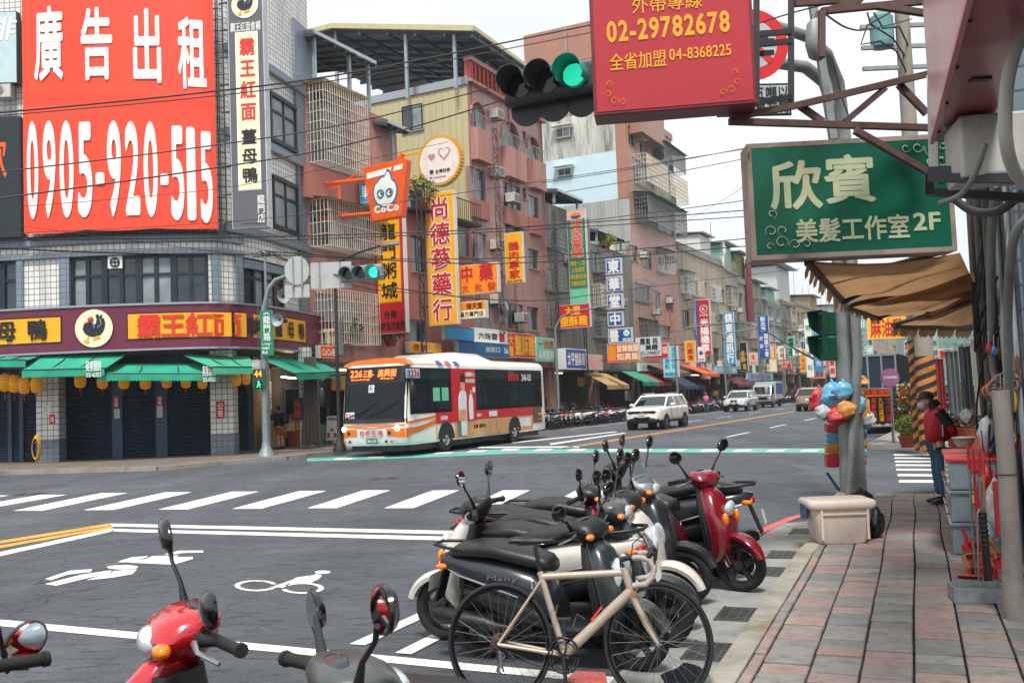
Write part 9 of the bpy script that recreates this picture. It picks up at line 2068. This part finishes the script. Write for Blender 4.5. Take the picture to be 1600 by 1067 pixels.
for s,a in((-1,-1.5),(1,1.64)):
 e=BB+Vector((.17*cos(a),s*.075,.17*sin(a)));MB(T).tube([BB+Vector((0,s*.06,0)),e],[.015,.011],8).build('crank',sig_b,bk,smooth=True);MB(T).box(e.x-.045,e.x+.045,e.y+s*.01-.0,e.y+s*.09,e.z-.012,e.z+.012).build('pedal',black,bk,bevel=.004)
mb=MB(T);[mb.torus(RH+Vector((0,-.022-k*.005,0)),.055-k*.006,.003,'Y',26,4)for k in range(6)];mb.lathe([(.0,-.03),(.045,-.03),(.05,-.024),(0,-.022)],RH,'Y',20);mb.build('cassette',rust,bk)
mb=MB(T)
for z0,z1 in((.335+.05,BB.z+.098),(.335-.05,BB.z-.098)):mb.bar((0,-.042,z0),(BB.x,-.045,z1),.007,.005)
mb.build('chain',sig_b,bk);MB(T).tube([(.0,-.05,.30),(.02,-.05,.26),(-.005,-.05,.19),(.03,-.05,.18)],[.014,.012,.012,.01],8).torus((.02,-.05,.27),.018,.006,'Y',12,5).torus((.01,-.05,.195),.018,.006,'Y',12,5).build('rear_derailleur',spk,bk,smooth=True)
for c in((.22,0,.665),(.875,0,.655)):MB(T).tube([(c[0],-.03,c[2]-.03),(c[0],-.025,c[2]),(c[0],.02,c[2]+.015)],.008,8).tube([(c[0],.03,c[2]-.03),(c[0],.025,c[2]),(c[0],-.01,c[2]+.015)],.008,8).build('brake_caliper',spk,bk,smooth=True)
MB(T).bx((.62,-.03,.5),(.1,.004,.012),Matrix.Rotation(-.82,3,'Y').to_quaternion()).build('decal',redp,bk);MB(T).cyl((.86,-.02,.61),(.86,-.035,.61),.014,n=12).build('reflector',amber,bk)
MB(T).tube([(.33,-.03,.5),(.38,-.045,.55),(.36,-.05,.47)],.003,6).tube([(.50,.0,.40),(.47,-.03,.43),(.5,-.04,.5),(.545,-.03,.47)],.003,6).build('bottle_cage',spk,bk)
# ================================================================ people
def skin(name,pts,edges,mat,parent,T,root=0,sub=1):
 me=bpy.data.meshes.new(name);me.from_pydata([p[:3]for p in pts],edges,[]);o=bpy.data.objects.new(name,me);COL.objects.link(o)
 md=o.modifiers.new('s','SKIN');L_=me.skin_vertices[0].data if me.skin_vertices else None
 if L_ is None:
  bm=bmesh.new();bm.from_mesh(me);bm.verts.layers.skin.verify();bm.to_mesh(me);bm.free();L_=me.skin_vertices[0].data
 for i,p in enumerate(pts):r=p[3];L_[i].radius=r if isinstance(r,tuple)else(r,r);L_[i].use_root=i==root
 md.use_smooth_shade=True;ms=o.modifiers.new('u','SUBSURF');ms.levels=sub;ms.render_levels=sub
 m2=bpy.data.meshes.new_from_object(o.evaluated_get(bpy.context.evaluated_depsgraph_get()));bpy.data.objects.remove(o)
 m2.materials.clear();m2.materials.append(mat);m2.name=name;n=bpy.data.objects.new(name,m2);COL.objects.link(n);kid(n,parent);WM[n.name]=wm(parent);return n
skin_m=M('skin','#c4967a',.5,0,.08,12);hair_m=M('hair_black','#15120f',.6);
def hand(P,d,T,parent,s=1.0):
 """palm with four curled fingers and a thumb; d = pointing direction"""
 d=Vector(d).normalized();a=d.orthogonal().normalized();b=d.cross(a);P=Vector(P);pts=[(*(P),.022*s),(*(P+d*.07*s),(.034*s,.018*s))];ed=[(0,1)]
 for k,(o_,l)in enumerate(((-.03,.055),(-.01,.068),(.01,.064),(.03,.05))):q0=P+d*.085*s+a*o_*s;i=len(pts);pts+=[(*(q0+d*l*.5*s),.0095*s),(*(q0+d*l*.8*s+b*.025*s),.008*s)];ed+=[(1,i),(i,i+1)]
 i=len(pts);pts+=[(*(P+d*.04*s-a*.04*s+b*.01*s),.012*s),(*(P+d*.075*s-a*.05*s+b*.025*s),.009*s)];ed+=[(0,i),(i,i+1)]
 return skin('hand',pts,ed,skin_m,parent,T)
def head(T,parent,c,hat=None,mask=False,hair=hair_m):
 c=Vector(c);mb=MB(T);rg=[]
 for z,x0,x1,w in((-.115,.0,.075,.035),(-.10,-.03,.09,.05),(-.06,-.06,.092,.066),(-.02,-.085,.09,.074),(.02,-.095,.088,.077),(.06,-.09,.08,.072),(.095,-.065,.055,.052),(.113,-.03,.02,.025)):rg.append([c+Vector(((x0+x1)/2+(x1-x0)/2*cos(a),w*sin(a),z))for a in[2*pi*k/18 for k in range(18)]])
 mb.rings(rg);mb.ell(c+Vector((.1,0,-.012)),(.018,.012,.022),8,6);[mb.ell(c+Vector((-.01,s*.078,-.01)),(.02,.01,.032),8,6)for s in(-1,1)];mb.ell(c+Vector((.088,0,-.058)),(.008,.022,.008),8,5);mb.cyl(c+Vector((-.02,0,-.08)),c+Vector((-.05,0,-.19)),.05,.055,14);mb.build('head',skin_m,parent,smooth=60)
 [MB(T).ell(c+Vector((.082,s*.03,.012)),(.008,.012,.007),8,5).build('eye',ink,parent)for s in(-1,1)]
 mb=MB(T);mb.rings([[c+Vector(((x0+x1)/2+(x1-x0)/2*cos(a),w*sin(a),z))for a in[2*pi*k/18 for k in range(18)]]for z,x0,x1,w in((-.06,-.07,-.02,.06),(-.02,-.098,-.0,.08),(.03,-.106,.03,.084),(.07,-.098,.08,.079),(.108,-.07,.06,.058),(.125,-.02,.02,.02))]);mb.build('hair',hair,parent,smooth=60)
 if hat:mb=MB(T);mb.rings([[c+Vector(((x0+x1)/2+(x1-x0)/2*cos(a),w*sin(a),z))for a in[2*pi*k/18 for k in range(18)]]for z,x0,x1,w in((.03,-.112,.095,.088),(.07,-.112,.095,.088),(.12,-.09,.07,.07),(.14,-.04,.03,.03))]);mb.prism([(c.x+.06,-.07+c.y),(c.x+.13,-.06+c.y),(c.x+.165,c.y),(c.x+.13,.06+c.y),(c.x+.06,.07+c.y)],c.z+.028,c.z+.04,'xy');mb.build('cap',hat,parent,smooth=40)
 if mask:mb=MB(T);mb.grid(lambda u,v:c+Vector((.098*cos((u-.5)*2.4)+.016*(1-abs(2*v-1)),.082*sin((u-.5)*2.4),-.085+.07*v)),12,5);mb.build('face_mask',M('mask_blue','#b9cdd6',.7),parent,recalc=False,smooth=True)
def person(T,label,top_m,leg_m,pose,shorts=False,**hk):
 t=E('person',label,'person',T);P=pose
 body=[(0,0,.9,.1),(0,0,1.12,.11),(.03,0,1.33,.07)]+[(x,y,z,.05)for s in(-1,1)for x,y,z in((0,s*.09,.8),(.02,s*.1,.46),(-.01,s*.11,.1))];skin('body',body,[(0,1),(1,2),(0,3),(3,4),(4,5),(0,6),(6,7),(7,8)],skin_m,t,T)
 w_=P.get('wide',1);tp=[(0,0,.82,(.19*w_,.2*w_)),(.01,0,1.0,(.18*w_,.19*w_)),(.03,0,1.18,(.16*w_,.19)),(.045,0,1.33,(.085,.1))];ed=[(0,1),(1,2),(2,3)]
 for s in(-1,1):i=len(tp);el,wr=P['arm'][0 if s<0 else 1];tp+=[(.03,s*.17,1.28,.07),(*el,.06),(*wr,.046)];ed+=[(2,i),(i,i+1),(i+1,i+2)];v=Vector(wr)-Vector(el);hand(Vector(wr)+v.normalized()*.01,v,T,t)
 skin('jacket' if not shorts else'shirt',tp,ed,top_m,t,T)
 lg=[(0,0,.84,(.13,.16))];e2=[]
 for s in(-1,1):i=len(lg);lg+=[(.0,s*.09,.74,.1),(.02,s*.1,.48,.085)]+([]if shorts else[(-.01,s*.105,.1,.074)]);e2+=[(0,i),(i,i+1)]+([]if shorts else[(i+1,i+2)])
 skin('shorts' if shorts else'trousers',lg,e2,leg_m,t,T)
 for s in(-1,1):mb=MB(T);mb.loft([(-.09,s*.105,.045,.03,.04),(-.05,s*.105,.05,.045,.05),(.06,s*.11,.04,.048,.04),(.15,s*.115,.03,.042,.03),(.18,s*.115,.025,.02,.02)],14,3);mb.build('shoe',ink,t,smooth=50)
 head(T,t,P.get('head',(.09,0,1.47)),**hk);return t
q=G(1473,786,.095);TM=Matrix.Translation(q)@Matrix.Rotation(pi-.12,4,'Z')@Matrix.Scale(.96,4)
jr=M('jacket_red','#b41a26',.6,0,.12,6,bump=.15);mn=person(TM,'elderly man in a red jacket, jeans, cap and mask standing with hands behind his back',jr,M('denim','#2f5268',.8,0,.18,8,bump=.2),dict(arm=(((-.13,-.24,1.03),(-.2,-.07,.90)),((-.13,.24,1.03),(-.2,.06,.92))),head=(.14,0,1.43),wide=1.02),hat=M('cap_grey','#3f3d39',.8),mask=True,hair=M('hair_grey','#5f5d5a',.7))
nvj=M('jacket_navy','#141a26',.7);mb=MB(TM);mb.tube([(.03,.175,1.28),(-.03,.20,1.19),(-.1,.23,1.08)],[.079,.071,.066],14);mb.build('sleeve_panel',nvj,mn,smooth=True);MB(TM).tube([(.03,0,1.34),(.07,0,1.42)],[.105,.085],16).build('collar',nvj,mn,smooth=True);MB(TM).bx((.0,.205,1.02),(.012,.01,.16)).build('zip_pocket',whitep,mn)
q=G(436,702,.12);TP=Matrix.Translation((q.x,q.y+.3,.12))@Matrix.Rotation(pi-.5,4,'Z')@Matrix.Scale(1.06,4);pr=person(TP,'person in a dark shirt and orange shorts with a black backpack at the snack counter',M('shirt_dark','#1b1e22',.8),M('shorts_orange','#b5502a',.8),dict(arm=(((.1,-.22,1.05),(.28,-.14,1.0)),((.02,.24,1.02),(.12,.2,.82)))),shorts=True)
mb=MB(TP);mb.loft([(-.34,0,1.12,.1,.14),(-.3,0,1.12,.15,.2),(-.2,0,1.12,.15,.22),(-.13,0,1.14,.13,.2)],16,4);mb.build('backpack',nvj,pr,smooth=50)
q=LF.w(17.5,-5.0,0);TQ=Matrix.Translation((q.x,q.y,0))@Matrix.Rotation(LF.rz,4,'Z');person(TQ,'person in a pink jacket and helmet beside the second row of scooters',M('jacket_pink','#c7627e',.7),M('denim','#2f5268'),dict(arm=(((.1,-.22,1.05),(.28,-.14,1.0)),((.1,.22,1.05),(.28,.14,1.0)))),hat=M('helmet_pink','#b5546c',.3))
q=LF.w(52,-5.2,0);TQ=Matrix.Translation((q.x,q.y,0))@Matrix.Rotation(LF.rz+1,4,'Z');person(TQ,'distant person in dark clothes standing beyond the van',M('jacket_dark_blue','#1d2c3d',.7),nvj,dict(arm=(((.1,-.22,1.05),(.18,-.2,.85)),((.0,.22,1.05),(.05,.2,.82)))),hat=nvj)
# ================================================================ overhead wires
WG='overhead wires across the junction'
for k,(pts,r)in enumerate((([(-60,182,20),(300,147,22),(560,112,24),(930,38,26)],.028),([(-60,186,20),(300,154,22),(560,120,24),(930,50,26)],.018),([(-60,276,21),(300,232,23),(560,190,24),(830,120,27)],.022),([(-60,318,21),(300,268,23),(560,222,24),(840,140,27)],.026),([(-60,368,21),(400,343,23),(800,290,24),(1172,232,26)],.012),([(-60,330,21),(250,305,23),(420,282,24),(700,222,27)],.01),([(-60,385,
24),
(200,
396,
28),
(418,
398,
35),
(600,
405,
38),
(860,
400,
40),
(1175,
372,
42)],
.03),
([(-60,
376,
24),
(418,
370,
33),
(780,
357,
36),
(1175,
328,
40)],
.03),
([(418,
376,
33),
(780,
362,
36),
(1175,
338,
40)],
.025),
([(418,
393,
34),
(780,
412,
38),
(1175,
384,
42)],
.03),
([(418,
396,
34),
(560,
440,
37),
(820,
470,
42),
(1000,
450,
60),
(1250,
420,
90)],
.03),
([(846,
286,
60),
(1000,
262,
58),
(1175,
230,
55)],
.03),
([(884,
300,
60),
(1000,
280,
58),
(1175,
246,
55)],
.03),
([(820,
356,
50),
(1000,
335,
50),
(1175,
312,
50)],
.03),
([(418,
392,
34),
(495,
425,
36),
(580,
452,
38),
(700,
460,
40)],
.02),
([(-60,
340,
30),
(100,
362,
31),
(418,
404,
34)],
.014),
([(330,
366,
30),
(420,
366,
33)],
.012),
([(1175,
40,
12),
(1240,
20,
11),
(1300,
5,
10)],
.012),
([(1300,
90,
9),
(1318,
160,
9),
(1340,
215,
9)],
.008),
([(1170,
240,
9),
(1150,
300,
30),
(1060,
352,
50)],
.008),
([(1270,
560,
20),
(1150,
505,
60),
(1040,
520,
80)],
.03),
([(1285,
20,
12),
(1345,
48,
16),
(1425,
30,
22)],
.02))):
 P=[along(*p)for p in pts];sm_2=[]
 for i in range(len(P)-1):
  p0,p1,p2,p3=P[max(i-1,0)],P[i],P[i+1],P[min(i+2,len(P)-1)]
  for j in range(7):s=j/7;sm_2.append(.5*((2*p1)+(p2-p0)*s+(2*p0-5*p1+4*p2-p3)*s*s+(-p0+3*p1-3*p2+p3)*s**3))
 where=['thickest topmost black wire crossing the red banner','thin wire just below the topmost one','wire crossing the gap between banner text and digits','black wire crossing the phone number digits','pale thin wire running under the banner digits','thin wire branching towards the orange cup sign','cable reaching the service pole head then the green sign','upper of the twin cables over the rice porridge sign',
'lower of the twin cables over the rice porridge sign',
'cable sagging past the goose sign',
'cable sagging across the pawnshop sign',
'upper wire in front of the pale blue wall',
'lower wire in front of the pale blue wall',
'wire crossing the green canopies of the salmon block',
'short cable from the service pole to the barred house',
'cable along the bottom edge of the banner',
'short wire at the foot of the grey vertical sign',
'wire by the round no-lorry sign',
'thin wire hanging from the lamp housing',
'thin wire tied to the green sign corner',
'cable crossing the sky left of the signal boxes',
'wire from the truss to the concrete pole'][k]
 t=MB(I4).tube(sm_2+[P[-1]],r*.75,6).build('overhead_wire',cable_m,None,smooth=True);tag(t,where,'wire',WG)
# ================================================================ faint summer haze
hzm=bpy.data.materials.new('haze');hzm.use_nodes=True;_N=hzm.node_tree.nodes;_N.clear();_v=_N.new('ShaderNodeVolumePrincipled');_ou=_N.new('ShaderNodeOutputMaterial')
_v.inputs['Color'].default_value=(.86,.92,.97,1);_v.inputs['Density'].default_value=.0005;_v.inputs['Anisotropy'].default_value=.3;hzm.node_tree.links.new(_v.outputs[0],_ou.inputs['Volume'])
MB().box(-2600,2600,-320,4100,-1.5,75).build('haze',hzm,kind='stuff',orig=(0,0,0))
